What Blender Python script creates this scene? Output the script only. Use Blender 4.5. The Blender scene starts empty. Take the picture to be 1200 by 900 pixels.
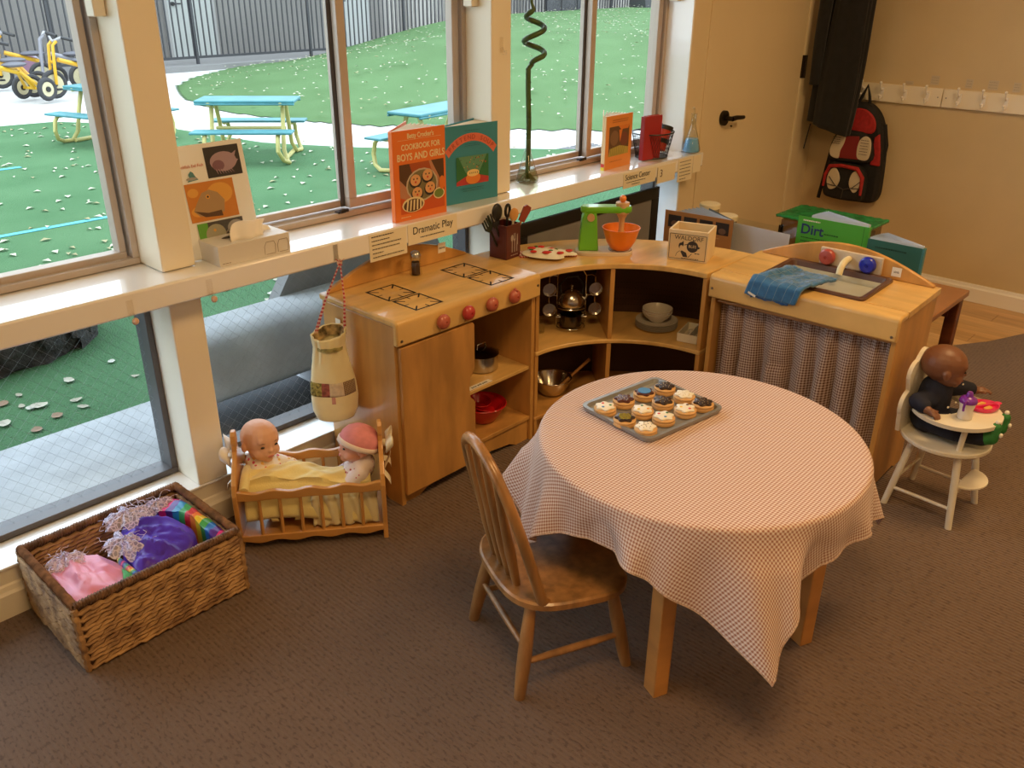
import bpy, math, random
from mathutils import Vector, Matrix
PI = math.pi
random.seed(7)
C = bpy.context.scene.collection
sc = bpy.context.scene

# ---------------- camera ----------------
cam_d = bpy.data.cameras.new('camera'); cam = bpy.data.objects.new('camera', cam_d); C.objects.link(cam)
cam_d.sensor_width = 36; cam_d.lens = 30.492; cam_d.clip_end = 200; cam_d.clip_start = 0.02
_r = (0.68154357, -0.7317445, 0.0069527); _u = (0.30800148, 0.29546386, 0.90434297); _f = (0.66380227, 0.61420769, -0.42674988)
cam.matrix_world = Matrix(((_r[0], _u[0], -_f[0], 0), (_r[1], _u[1], -_f[1], 0), (_r[2], _u[2], -_f[2], 1.5), (0, 0, 0, 1)))
sc.camera = cam

# ---------------- world, sun, lamps, exposure ----------------
w = bpy.data.worlds.new('world'); sc.world = w; w.use_nodes = True
wn = w.node_tree.nodes; wn['Background'].inputs[0].default_value = (0.80, 0.90, 1.0, 1); wn['Background'].inputs[1].default_value = 4.3
sc.view_settings.view_transform = 'Standard'; sc.view_settings.look = 'None'
sc.view_settings.exposure = 0.0; sc.view_settings.gamma = 1; sc.view_settings.use_curve_mapping = False
LAMP_COL = (1.0, 0.62, 0.27)
LAMPS = [((0.6, 0.3, 2.50), 0.6, 24), ((2.9, 0.2, 2.50), 0.6, 27), ((0.6, -1.8, 2.50), 0.6, 15), ((3.3, -1.8, 2.50), 0.6, 15)]
for i, (p, s, e) in enumerate(LAMPS):
    l = bpy.data.lights.new('ceiling_lamp', 'AREA'); l.shape = 'SQUARE'; l.size = s; l.energy = e; l.color = LAMP_COL
    o = bpy.data.objects.new('ceiling_lamp_light', l); o.location = p; C.objects.link(o)

# ---------------- helpers ----------------
_m = {}
def mat(name, col, rough=0.5, metal=0.0, noise=0.0, scale=8.0, stretch=(1, 1, 1), col2=None, bump=0.0, spec=0.5, coat=0.0, sheen=0.0, bscale=None, emit=0, alpha=None):
    if name in _m: return _m[name]
    m = bpy.data.materials.new(name); m.use_nodes = True; nt = m.node_tree; b = nt.nodes['Principled BSDF']
    b.inputs['Base Color'].default_value = (*col, 1); b.inputs['Roughness'].default_value = rough; b.inputs['Metallic'].default_value = metal
    b.inputs['Specular IOR Level'].default_value = spec; b.inputs['Coat Weight'].default_value = coat; b.inputs['Sheen Weight'].default_value = sheen
    if emit: b.inputs['Emission Color'].default_value = (*col, 1); b.inputs['Emission Strength'].default_value = emit
    if noise or bump:
        tc = nt.nodes.new('ShaderNodeTexCoord'); mp = nt.nodes.new('ShaderNodeMapping'); mp.inputs['Scale'].default_value = stretch
        nt.links.new(tc.outputs['Object'], mp.inputs[0])
        nz = nt.nodes.new('ShaderNodeTexNoise'); nz.inputs['Scale'].default_value = scale; nz.inputs['Detail'].default_value = 5
        nt.links.new(mp.outputs[0], nz.inputs['Vector'])
        if noise:
            rp = nt.nodes.new('ShaderNodeValToRGB')
            c2 = col2 if col2 else tuple(c * (1 - noise) for c in col)
            c1 = col if col2 else tuple(min(1, c * (1 + noise * .5)) for c in col)
            rp.color_ramp.elements[0].color = (*c2, 1); rp.color_ramp.elements[0].position = .35
            rp.color_ramp.elements[1].color = (*c1, 1); rp.color_ramp.elements[1].position = .65
            nt.links.new(nz.outputs[0], rp.inputs[0]); nt.links.new(rp.outputs[0], b.inputs['Base Color'])
        if bump:
            src = nz
            if bscale:
                src = nt.nodes.new('ShaderNodeTexNoise'); src.inputs['Scale'].default_value = bscale; src.inputs['Detail'].default_value = 3
                nt.links.new(tc.outputs['Object'], src.inputs['Vector'])
            bp = nt.nodes.new('ShaderNodeBump'); bp.inputs['Strength'].default_value = 1; bp.inputs['Distance'].default_value = bump
            nt.links.new(src.outputs[0], bp.inputs['Height']); nt.links.new(bp.outputs[0], b.inputs['Normal'])
    _m[name] = m
    return m

def glassmat(name, tint=(1, 1, 1), refl=1.0, rough=0.02):
    if name in _m: return _m[name]
    m = bpy.data.materials.new(name); m.use_nodes = True; nt = m.node_tree; nt.nodes.clear()
    out = nt.nodes.new('ShaderNodeOutputMaterial'); mx = nt.nodes.new('ShaderNodeMixShader'); tr = nt.nodes.new('ShaderNodeBsdfTransparent')
    gl = nt.nodes.new('ShaderNodeBsdfGlossy'); fr = nt.nodes.new('ShaderNodeFresnel'); fr.inputs[0].default_value = 1.4
    tr.inputs[0].default_value = (*tint, 1); gl.inputs['Roughness'].default_value = rough
    mu = nt.nodes.new('ShaderNodeMath'); mu.operation = 'MULTIPLY'; mu.inputs[1].default_value = refl
    ge = nt.nodes.new('ShaderNodeNewGeometry'); sb = nt.nodes.new('ShaderNodeMath'); sb.operation = 'SUBTRACT'; sb.inputs[0].default_value = 1; sb.use_clamp = True; nt.links.new(ge.outputs['Backfacing'], sb.inputs[1]); m3 = nt.nodes.new('ShaderNodeMath'); m3.operation = 'MULTIPLY'; nt.links.new(fr.outputs[0], m3.inputs[0]); nt.links.new(sb.outputs[0], m3.inputs[1]); nt.links.new(m3.outputs[0], mu.inputs[0]); nt.links.new(mu.outputs[0], mx.inputs[0]); nt.links.new(tr.outputs[0], mx.inputs[1]); nt.links.new(gl.outputs[0], mx.inputs[2]); nt.links.new(mx.outputs[0], out.inputs[0])
    _m[name] = m
    return m

def gingham(name, period, ca, cb, uvname='UVMap'):
    m = bpy.data.materials.new(name); m.use_nodes = True; nt = m.node_tree; b = nt.nodes['Principled BSDF']; N = nt.nodes.new; L = nt.links.new
    uv = N('ShaderNodeUVMap'); uv.uv_map = uvname; sx = N('ShaderNodeSeparateXYZ'); L(uv.outputs[0], sx.inputs[0])
    hs = []
    for i in (0, 1):
        d = N('ShaderNodeMath'); d.operation = 'DIVIDE'; d.inputs[1].default_value = period; L(sx.outputs[i], d.inputs[0])
        f = N('ShaderNodeMath'); f.operation = 'FRACT'; L(d.outputs[0], f.inputs[0])
        g = N('ShaderNodeMath'); g.operation = 'LESS_THAN'; g.inputs[1].default_value = .5; L(f.outputs[0], g.inputs[0]); hs.append(g)
    a = N('ShaderNodeMath'); a.operation = 'ADD'; L(hs[0].outputs[0], a.inputs[0]); L(hs[1].outputs[0], a.inputs[1])
    h = N('ShaderNodeMath'); h.operation = 'MULTIPLY'; h.inputs[1].default_value = .5; L(a.outputs[0], h.inputs[0])
    rp = N('ShaderNodeMix'); rp.data_type = 'RGBA'; rp.inputs[6].default_value = (*ca, 1); rp.inputs[7].default_value = (*cb, 1)
    L(h.outputs[0], rp.inputs[0]); L(rp.outputs[2], b.inputs['Base Color']); b.inputs['Roughness'].default_value = .9; b.inputs['Specular IOR Level'].default_value = .2
    b.inputs['Sheen Weight'].default_value = .15
    _m[name] = m
    return m

def dotmat(name, base, dot, scale, size, dot2=None):
    m = bpy.data.materials.new(name); m.use_nodes = True; nt = m.node_tree; b = nt.nodes['Principled BSDF']; N = nt.nodes.new; L = nt.links.new
    tc = N('ShaderNodeTexCoord'); vo = N('ShaderNodeTexVoronoi'); vo.inputs['Scale'].default_value = scale; L(tc.outputs['Object'], vo.inputs['Vector'])
    lt_ = N('ShaderNodeMath'); lt_.operation = 'LESS_THAN'; lt_.inputs[1].default_value = size; L(vo.outputs['Distance'], lt_.inputs[0])
    mx = N('ShaderNodeMix'); mx.data_type = 'RGBA'; mx.inputs[6].default_value = (*base, 1); mx.inputs[7].default_value = (*dot, 1); L(lt_.outputs[0], mx.inputs[0])
    if dot2:
        sp = N('ShaderNodeSeparateColor'); L(vo.outputs['Color'], sp.inputs[0]); g2 = N('ShaderNodeMath'); g2.operation = 'GREATER_THAN'; g2.inputs[1].default_value = .5; L(sp.outputs[0], g2.inputs[0])
        m2 = N('ShaderNodeMix'); m2.data_type = 'RGBA'; m2.inputs[6].default_value = (*dot, 1); m2.inputs[7].default_value = (*dot2, 1); L(g2.outputs[0], m2.inputs[0]); L(m2.outputs[2], mx.inputs[7])
    L(mx.outputs[2], b.inputs['Base Color']); b.inputs['Roughness'].default_value = .9; _m[name] = m
    return m

def stripes(name, cols, axis, period, rough=.35, sheen=.3):
    m = bpy.data.materials.new(name); m.use_nodes = True; nt = m.node_tree; b = nt.nodes['Principled BSDF']; N = nt.nodes.new; L = nt.links.new
    tc = N('ShaderNodeTexCoord'); dt = N('ShaderNodeVectorMath'); dt.operation = 'DOT_PRODUCT'; dt.inputs[1].default_value = axis; L(tc.outputs['Object'], dt.inputs[0])
    d = N('ShaderNodeMath'); d.operation = 'DIVIDE'; d.inputs[1].default_value = period; L(dt.outputs['Value'], d.inputs[0])
    f = N('ShaderNodeMath'); f.operation = 'FRACT'; L(d.outputs[0], f.inputs[0])
    rp = N('ShaderNodeValToRGB'); cr = rp.color_ramp; cr.interpolation = 'CONSTANT'
    while len(cr.elements) < len(cols): cr.elements.new(.5)
    for i, c in enumerate(cols): cr.elements[i].position = i / len(cols); cr.elements[i].color = (*c, 1)
    L(f.outputs[0], rp.inputs[0]); L(rp.outputs[0], b.inputs['Base Color']); b.inputs['Roughness'].default_value = rough; b.inputs['Sheen Weight'].default_value = sheen
    _m[name] = m
    return m

def fbm(x, y, z=0.0):
    return .5 * math.sin(x * 1.7 + 1.3 * math.sin(y * 1.1 + z)) + .3 * math.sin(y * 2.9 + 1.7 * math.sin(x * 1.9 + z * 2)) + .2 * math.sin(x * 5.1 + y * 4.3 + z)

class MB:
    """collects shapes, builds ONE mesh object"""
    def __init__(s): s.v = []; s.f = []; s.mi = []; s.uv = {}; s.cur = 0; s.T = Matrix.Identity(4)
    def add(s, vs, fs, mi=None):
        b = len(s.v); T = s.T
        s.v += [tuple(T @ Vector(p)) for p in vs]
        s.f += [tuple(b + i for i in f) for f in fs]
        s.mi += [s.cur if mi is None else mi] * len(fs)
        return s
    def box(s, x0, x1, y0, y1, z0, z1, mi=None):
        v = [(x, y, z) for z in (z0, z1) for y in (y0, y1) for x in (x0, x1)]
        return s.add(v, [(0, 2, 3, 1), (4, 5, 7, 6), (0, 1, 5, 4), (2, 6, 7, 3), (0, 4, 6, 2), (1, 3, 7, 5)], mi)
    def obox(s, c, size, rot=None, mi=None):
        T = s.T; s.T = T @ Matrix.Translation(c) @ (rot.to_4x4() if rot else Matrix.Identity(4))
        a, b, d = [q / 2 for q in size]; s.box(-a, a, -b, b, -d, d, mi); s.T = T; return s
    def tube(s, pts, rad, n=10, mi=None, closed=False, caps=True):
        pts = [Vector(p) for p in pts]; k = len(pts)
        if not hasattr(rad, '__len__'): rad = [rad] * k
        vs = []; prev = None
        for i, p in enumerate(pts):
            if closed: t = pts[(i + 1) % k] - pts[i - 1]
            else: t = pts[min(i + 1, k - 1)] - pts[max(i - 1, 0)]
            t = t.normalized() if t.length > 1e-9 else Vector((0, 0, 1))
            if prev is None:
                a = Vector((0, 0, 1)) if abs(t.z) < .9 else Vector((1, 0, 0))
                u = t.cross(a).normalized()
            else: u = (prev - t * prev.dot(t)).normalized()
            prev = u; v = t.cross(u)
            for j in range(n):
                a = 2 * PI * j / n; q = p + (u * math.cos(a) + v * math.sin(a)) * rad[i]; vs.append(tuple(q))
        fs = []
        for i in range(k if closed else k - 1):
            for j in range(n):
                a = i * n + j; b = i * n + (j + 1) % n; c = ((i + 1) % k) * n + (j + 1) % n; d = ((i + 1) % k) * n + j
                fs.append((a, b, c, d))
        if not closed and caps: fs.append(tuple(range(n - 1, -1, -1))); fs.append(tuple((k - 1) * n + j for j in range(n)))
        return s.add(vs, fs, mi)
    def cyl(s, p0, p1, r0, r1=None, n=16, mi=None): return s.tube([p0, p1], [r0, r0 if r1 is None else r1], n, mi)
    def lathe(s, prof, c=(0, 0, 0), n=24, mi=None, sx=1, sy=1):
        vs = []; fs = []; k = len(prof)
        for r, z in prof:
            for j in range(n):
                a = 2 * PI * j / n; vs.append((c[0] + r * math.cos(a) * sx, c[1] + r * math.sin(a) * sy, c[2] + z))
        for i in range(k - 1):
            for j in range(n): fs.append((i * n + j, i * n + (j + 1) % n, (i + 1) * n + (j + 1) % n, (i + 1) * n + j))
        if prof[0][0] > 1e-6: fs.append(tuple(range(n - 1, -1, -1)))
        if prof[-1][0] > 1e-6: fs.append(tuple((k - 1) * n + j for j in range(n)))
        return s.add(vs, fs, mi)
    def ell(s, c, r, rot=None, n=14, m=9, mi=None):
        if not hasattr(r, '__len__'): r = (r, r, r)
        T = s.T; s.T = T @ Matrix.Translation(c) @ (rot.to_4x4() if rot else Matrix.Identity(4))
        vs = [(0, 0, -r[2])]; fs = []
        for i in range(1, m):
            a = PI * i / m - PI / 2
            for j in range(n): b = 2 * PI * j / n; vs.append((r[0] * math.cos(a) * math.cos(b), r[1] * math.cos(a) * math.sin(b), r[2] * math.sin(a)))
        vs.append((0, 0, r[2])); e = len(vs) - 1
        for j in range(n):
            fs.append((0, 1 + (j + 1) % n, 1 + j)); fs.append((e, 1 + (m - 2) * n + j, 1 + (m - 2) * n + (j + 1) % n))
        for i in range(m - 2):
            for j in range(n): fs.append((1 + i * n + j, 1 + i * n + (j + 1) % n, 1 + (i + 1) * n + (j + 1) % n, 1 + (i + 1) * n + j))
        s.add(vs, fs, mi); s.T = T; return s
    def prism(s, poly, a0, a1, ax='z', mi=None):
        """poly 2D; extruded along ax. ax 'z': (x,y); 'y': (x,z); 'x': (y,z)"""
        def P(p, t): return (p[0], p[1], t) if ax == 'z' else ((p[0], t, p[1]) if ax == 'y' else (t, p[0], p[1]))
        n = len(poly); vs = [P(p, a0) for p in poly] + [P(p, a1) for p in poly]
        fs = [tuple(range(n)), tuple(range(2 * n - 1, n - 1, -1))] + [(i, n + i, n + (i + 1) % n, (i + 1) % n) for i in range(n)]
        return s.add(vs, fs, mi)
    def grid(s, fn, nu, nv, mi=None, wrap=False, uv=None):
        b = len(s.v); vs = [fn(i / nu, j / nv) for i in range(nu if wrap else nu + 1) for j in range(nv + 1)]
        if uv:
            for i in range(nu if wrap else nu + 1):
                for j in range(nv + 1): s.uv[b + i * (nv + 1) + j] = uv(i / nu, j / nv)
        fs = []
        for i in range(nu):
            i2 = (i + 1) % nu if wrap else i + 1
            for j in range(nv): fs.append((i * (nv + 1) + j, i2 * (nv + 1) + j, i2 * (nv + 1) + j + 1, i * (nv + 1) + j + 1))
        return s.add(vs, fs, mi)
    def mesh(s, name, mats, smooth=40):
        me = bpy.data.meshes.new(name); me.from_pydata(s.v, [], s.f)
        for m in (mats if isinstance(mats, (list, tuple)) else [mats]): me.materials.append(m)
        me.polygons.foreach_set('material_index', s.mi)
        if s.uv:
            u = me.uv_layers.new(name='UVMap'); li = [0] * len(me.loops); me.loops.foreach_get('vertex_index', li)
            fl = []
            for i in li: fl += s.uv.get(i, (0, 0))
            u.data.foreach_set('uv', fl)
        me.validate(); me.update()
        if smooth:
            me.polygons.foreach_set('use_smooth', [True] * len(me.polygons)); me.set_sharp_from_angle(angle=math.radians(smooth))
        return me
    def build(s, name, mats, parent=None, smooth=40, bevel=0, solid=0, kind=None, label=None, loc=None, recalc=False):
        me = s.mesh(name, mats, smooth)
        if recalc:
            import bmesh
            bm = bmesh.new(); bm.from_mesh(me); bmesh.ops.recalc_face_normals(bm, faces=bm.faces); bm.to_mesh(me); bm.free()
        o = bpy.data.objects.new(name, me); C.objects.link(o)
        if parent: o.parent = parent
        if loc: o.location = loc
        if solid: md = o.modifiers.new('s', 'SOLIDIFY'); md.thickness = solid; md.offset = 0
        if bevel: md = o.modifiers.new('b', 'BEVEL'); md.width = bevel; md.segments = 2; md.limit_method = 'ANGLE'; md.angle_limit = math.radians(50)
        if kind: o['kind'] = kind
        if label: o['label'] = label
        return o

def tag(o, label, cat, group=None, kind=None):
    o['label'] = label; o['category'] = cat
    if group: o['group'] = group
    if kind: o['kind'] = kind
    return o
def thing(name, label, cat, loc=(0, 0, 0), rz=0, group=None):
    o = bpy.data.objects.new(name, None); C.objects.link(o); o.location = loc; o.rotation_euler = (0, 0, rz); o.empty_display_size = .05
    return tag(o, label, cat, group)
def struct(o, label=None):
    o['kind'] = 'structure'
    if label: o['label'] = label
    return o
def dup(root, loc, rz, label=None, group=None, scale=None):
    def cp(o, par):
        c = o.copy(); C.objects.link(c)
        if par: c.parent = par
        for ch in list(kids.get(o, [])): cp(ch, c)
        return c
    kids = {}
    st = [root]
    while st:
        q = st.pop(); kids[q] = list(q.children); st += kids[q]
    r = cp(root, None); r.location = loc; r.rotation_euler = (0, 0, rz)
    if label: r['label'] = label
    if group: r['group'] = group
    if scale: r.scale = scale
    return r
_fc = {}
def text(s, size, m, parent, o, x, y, depth=.0004, align='CENTER', name='lettering', off=.0005, sx=1.0, bold=0):
    """o = origin, x = reading direction, y = up direction"""
    cu = bpy.data.curves.new('t', 'FONT'); cu.body = s; cu.size = size; cu.align_x = align; cu.align_y = 'CENTER'; cu.resolution_u = 3; cu.extrude = depth / 2; cu.offset = bold
    ob = bpy.data.objects.new('t', cu); C.objects.link(ob)
    me = bpy.data.meshes.new_from_object(ob); bpy.data.objects.remove(ob)
    x = Vector(x).normalized(); y = Vector(y).normalized(); n = x.cross(y)
    M = Matrix(((x.x * sx, y.x, n.x), (x.y * sx, y.y, n.y), (x.z * sx, y.z, n.z))).to_4x4(); M.translation = Vector(o) + n * (off + depth / 2)
    me.transform(M); me.materials.clear(); me.materials.append(m); me.name = name
    t = bpy.data.objects.new(name, me); C.objects.link(t); t.parent = parent
    return t
class Frame:
    """2D drawing plane for flat print: layered thin polygons"""
    def __init__(s, o, x, y): s.o = Vector(o); s.x = Vector(x).normalized(); s.y = Vector(y).normalized(); s.n = s.x.cross(s.y); s.mb = MB(); s.mats = []; s.k = 0
    def poly(s, pts, m, lift=None):
        if m not in s.mats: s.mats.append(m)
        s.k += 1; h = .0004 + s.k * .00006 if lift is None else lift
        vs = [tuple(s.o + s.x * a + s.y * b + s.n * h) for a, b in pts]
        s.mb.add(vs, [tuple(range(len(vs)))], s.mats.index(m)); return s
    def rect(s, a0, b0, a1, b1, m): return s.poly([(a0, b0), (a1, b0), (a1, b1), (a0, b1)], m)
    def disc(s, a, b, r, m, ry=None, n=18, t0=0, t1=2 * PI):
        ry = ry or r; return s.poly([(a + r * math.cos(t0 + (t1 - t0) * i / n), b + ry * math.sin(t0 + (t1 - t0) * i / n)) for i in range(n if abs(t1 - t0 - 2 * PI) < 1e-6 else n + 1)], m)
    def build(s, name, parent): return s.mb.build(name, s.mats, parent, smooth=0)
def lines(fr, x0, x1, y, m, h=.0011, seed=0):
    """a row of small unreadable print"""
    rnd = random.Random(seed); x = x0
    while x < x1:
        wd = rnd.uniform(.003, .009); fr.rect(x, y - h / 2, min(x + wd, x1), y + h / 2, m); x += wd + .0016
def remesh_mesh(mb, name, mats, parent, voxel, smooth_it=4, loc=None):
    me = bpy.data.meshes.new(name); me.from_pydata(mb.v, [], mb.f); me.update()
    o = bpy.data.objects.new('tmp', me); C.objects.link(o)
    md = o.modifiers.new('r', 'REMESH'); md.mode = 'VOXEL'; md.voxel_size = voxel
    if smooth_it: sm = o.modifiers.new('s', 'SMOOTH'); sm.iterations = smooth_it; sm.factor = .5
    dg = bpy.context.evaluated_depsgraph_get(); m2 = bpy.data.meshes.new_from_object(o.evaluated_get(dg)); bpy.data.objects.remove(o)
    m2.name = name; m2.materials.clear()
    for m in (mats if isinstance(mats, (list, tuple)) else [mats]): m2.materials.append(m)
    m2.polygons.foreach_set('use_smooth', [True] * len(m2.polygons))
    r = bpy.data.objects.new(name, m2); C.objects.link(r); r.parent = parent
    if loc: r.location = loc
    return r

# ---------------- shared materials ----------------
M_wood = mat('maple_plywood', (.60, .31, .085), .32, noise=.20, scale=3.0, stretch=(5, 5, 1), coat=.25)
M_woodt = mat('maple_top', (.74, .46, .155), .30, noise=.16, scale=2.5, stretch=(2, 9, 2), coat=.3)
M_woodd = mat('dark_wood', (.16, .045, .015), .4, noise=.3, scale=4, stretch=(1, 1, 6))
M_edge = mat('wood_edge', (.50, .24, .07), .4, noise=.2, scale=5)
M_oak = mat('worn_oak', (.37, .175, .055), .33, noise=.35, scale=5, stretch=(7, 7, 1.2), coat=.2)
M_paint = mat('cream_paint', (.88, .80, .64), .35, noise=.03, scale=2, spec=.5)
M_white = mat('white_gloss', (.92, .90, .88), .26, noise=.02, scale=3, coat=1.0, spec=.7)
M_wall = mat('beige_wall', (.66, .52, .31), .8, noise=.05, scale=3, bump=.0006, bscale=180)
M_door = mat('door_paint', (.74, .61, .40), .5, noise=.03, scale=2, bump=.0003, bscale=150)
M_steel = mat('stainless', (.62, .60, .56), .22, 1.0, noise=.08, scale=20)
M_black = mat('black_plastic', (.012, .012, .013), .4)
M_bronze = mat('dark_bronze', (.035, .028, .022), .35, .8)
M_screw = mat('screw_metal', (.3, .28, .25), .3, 1)
M_paper = mat('paper', (.86, .82, .74), .7)
M_ink = mat('ink', (.03, .03, .035), .7)
M_alu = mat('bronze_aluminium', (.52, .44, .38), .45, .2)
M_alud = mat('dark_aluminium', (.13, .12, .12), .4, .5)
M_red = mat('red_print', (.62, .04, .03), .5)
M_orange = mat('orange_print', (.85, .17, .025), .45)
M_clearp = glassmat('clear_plastic', (.93, .95, .94), 1.2, .05)
# ================= the room =================
XR = 4.70
# floor: timber planks near the right wall, carpet over the rest
b = MB(); b.box(-2.6, XR + .05, -3.1, 2.2, -.10, -.02)
floor = struct(b.build('floor', mat('screed', (.25, .2, .15), .9), smooth=0))
pm = [mat('plank_%s' % n, c, .35, noise=.18, scale=4, stretch=(8, 1, 1), coat=.15) for n, c in (('honey', (.62, .38, .17)), ('pale', (.66, .42, .20)), ('tan', (.56, .33, .14)))]
pl = []
for m in pm:
    b = MB(); b.box(-.0585, .0585, -.447, .447, -.02, -.001); pl.append(b.mesh('plank', m, 0))
k = 0
for i in range(14):
    x = XR - .06 - i * .118
    for j in range(-1, 4):
        y = 1.72 - j * .896 - (i % 3) * .3
        o = bpy.data.objects.new('plank', pl[(i * 5 + j * 3) % 3]); o.location = (x, y, 0); o.parent = floor; C.objects.link(o)
# carpet with the curved edge
def carpet_material():
    m = bpy.data.materials.new('brown_ribbed_carpet'); m.use_nodes = True; nt = m.node_tree; N = nt.nodes.new; L = nt.links.new; bs = nt.nodes['Principled BSDF']
    tc = N('ShaderNodeTexCoord'); mp = N('ShaderNodeMapping'); mp.inputs['Scale'].default_value = (150, 62, 1); L(tc.outputs['Object'], mp.inputs[0])
    nz = N('ShaderNodeTexNoise'); nz.inputs['Scale'].default_value = 1; nz.inputs['Detail'].default_value = 2; L(mp.outputs[0], nz.inputs[0])
    n2 = N('ShaderNodeTexNoise'); n2.inputs['Scale'].default_value = 900; L(tc.outputs['Object'], n2.inputs[0])
    n3 = N('ShaderNodeTexNoise'); n3.inputs['Scale'].default_value = 2.2; n3.inputs['Detail'].default_value = 4; L(tc.outputs['Object'], n3.inputs[0])
    sx = N('ShaderNodeSeparateXYZ'); L(tc.outputs['Object'], sx.inputs[0])
    ms = N('ShaderNodeMath'); ms.operation = 'MULTIPLY'; ms.inputs[1].default_value = 2 * PI / .0125; L(sx.outputs[0], ms.inputs[0])
    sn = N('ShaderNodeMath'); sn.operation = 'SINE'; L(ms.outputs[0], sn.inputs[0])
    r1 = N('ShaderNodeValToRGB'); r1.color_ramp.elements[0].position = .36; r1.color_ramp.elements[0].color = (0, 0, 0, 1); r1.color_ramp.elements[1].position = .46; r1.color_ramp.elements[1].color = (1, 1, 1, 1); L(nz.outputs[0], r1.inputs[0])
    c1 = N('ShaderNodeMix'); c1.data_type = 'RGBA'; c1.inputs[6].default_value = (.100, .060, .040, 1); c1.inputs[7].default_value = (.165, .106, .074, 1); L(r1.outputs[0], c1.inputs[0])
    ad = N('ShaderNodeMath'); ad.operation = 'MULTIPLY_ADD'; ad.inputs[1].default_value = .05; ad.inputs[2].default_value = .9; L(sn.outputs[0], ad.inputs[0])
    a2 = N('ShaderNodeMath'); a2.operation = 'MULTIPLY_ADD'; a2.inputs[1].default_value = .5; L(n3.outputs[0], a2.inputs[0]); L(ad.outputs[0], a2.inputs[2])
    a3 = N('ShaderNodeMath'); a3.operation = 'MULTIPLY_ADD'; a3.inputs[1].default_value = .9; a3.inputs[2].default_value = -.65; L(n2.outputs[0], a3.inputs[0])
    a4 = N('ShaderNodeMath'); a4.operation = 'ADD'; L(a2.outputs[0], a4.inputs[0]); L(a3.outputs[0], a4.inputs[1])
    vm = N('ShaderNodeVectorMath'); vm.operation = 'SCALE'; L(c1.outputs[2], vm.inputs[0]); L(a4.outputs[0], vm.inputs['Scale'])
    L(vm.outputs[0], bs.inputs['Base Color']); bs.inputs['Roughness'].default_value = .9; bs.inputs['Sheen Weight'].default_value = .3; bs.inputs['Specular IOR Level'].default_value = .15
    bp = N('ShaderNodeBump'); bp.inputs['Distance'].default_value = .0008; L(sn.outputs[0], bp.inputs['Height']); L(bp.outputs[0], bs.inputs['Normal'])
    return m
edge = [(3.15, 2.13), (3.45, 1.55), (3.72, 1.2), (3.96, 1.02), (4.16, .895), (4.39, .80), (4.55, .72), (XR, .55)]
b = MB(); b.prism([(-2.5, 2.13)] + [(-2.5, -3.0), (XR, -3.0)] + edge[::-1], -.004, .006)
carpet = struct(b.build('trim_1', carpet_material(), smooth=0, recalc=True), 'brown ribbed carpet with a curved edge against the timber floor')

b = MB(); b.box(XR, XR + .1, -3.1, 2.3, -.1, 2.6); struct(b.build('wall_right', M_wall, smooth=0))
b = MB(); b.box(-2.7, -2.6, -3.1, 2.3, -.1, 2.6); struct(b.build('wall_left', M_wall, smooth=0))
b = MB(); b.box(-2.7, XR + .1, -3.2, -3.1, -.1, 2.6); struct(b.build('wall_back', M_wall, smooth=0))
b = MB(); b.box(-2.7, XR + .1, -3.2, 3.7, 2.6, 2.7); struct(b.build('ceiling', mat('ceiling_white', (.80, .74, .62), .9), smooth=0))  # carried past the window wall as an unseen eave, added to shade near turf
for i, (p, s, e) in enumerate(LAMPS):
    t = thing('ceiling_light', ['square ceiling light over the round table', 'square ceiling light over the high chair', 'square ceiling light at the back of the room', 'square ceiling light far right at the back'][i], 'light', (p[0], p[1], 2.6))
    b = MB(); b.box(-.34, .34, -.34, .34, -.06, 0); b.build('housing', M_paint, t, bevel=.004)
    b = MB(); b.box(-.31, .31, -.31, .31, -.07, -.0605); b.build('diffuser', mat('lamp_diffuser', (1, .72, .42), .6, emit=1.5), t)
# baseboards
b = MB(); b.prism([(0, 0), (.016, 0), (.016, .075), (.006, .09), (0, .09)], -3.1, 2.13, 'y')
def bb(name, M):
    me = MB(); me.T = M; me.prism([(0, 0), (.016, 0), (.016, .068), (.010, .076), (.006, .09), (0, .09)], 0, 1, 'y'); return struct(me.build(name, M_white, recalc=True, smooth=0))
bb('baseboard_right', Matrix.Translation((XR, -3.1, 0)) @ Matrix.Diagonal((-1, 5.2, 1, 1)))
# window wall: low plinth below the glass with a two-step base moulding
b = MB(); b.box(-2.6, 3.407, 2.135, 2.34, -.05, .138)
struct(b.build('wall_window', M_paint, smooth=0, bevel=.003))
b = MB(); b.prism([(2.135, 0), (2.121, 0), (2.121, .072), (2.126, .08), (2.130, .092), (2.135, .096)], -2.6, 3.407, 'x'); struct(b.build('baseboard_window', M_paint, recalc=True, smooth=0))
b = MB(); b.box(-2.6, 3.407, 2.128, 2.25, .1385, .146); struct(b.build('trim_2', M_white, bevel=.002), 'glossy white sill below the wired glass')
# solid wall right of the windows with the door in it
b = MB(); b.box(3.52, 3.56, 2.13, 2.34, 0, 2.6); b.box(4.48, XR, 2.13, 2.34, 0, 2.6); b.box(3.56, 4.48, 2.13, 2.34, 2.08, 2.6)
b.box(3.407, 3.52, 2.13, 2.34, 0, 2.6)
struct(b.build('wall_door_side', M_door, smooth=0))
b = MB(); b.box(3.395, 3.407, 2.125, 2.33, .0, 2.3); struct(b.build('trim_3', M_white, bevel=.002), 'narrow white jamb between the last window and the door wall')
b = MB(); b.box(-2.6, 3.395, 2.13, 2.34, 2.2, 2.6); struct(b.build('wall_header', M_paint, smooth=0))
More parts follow.
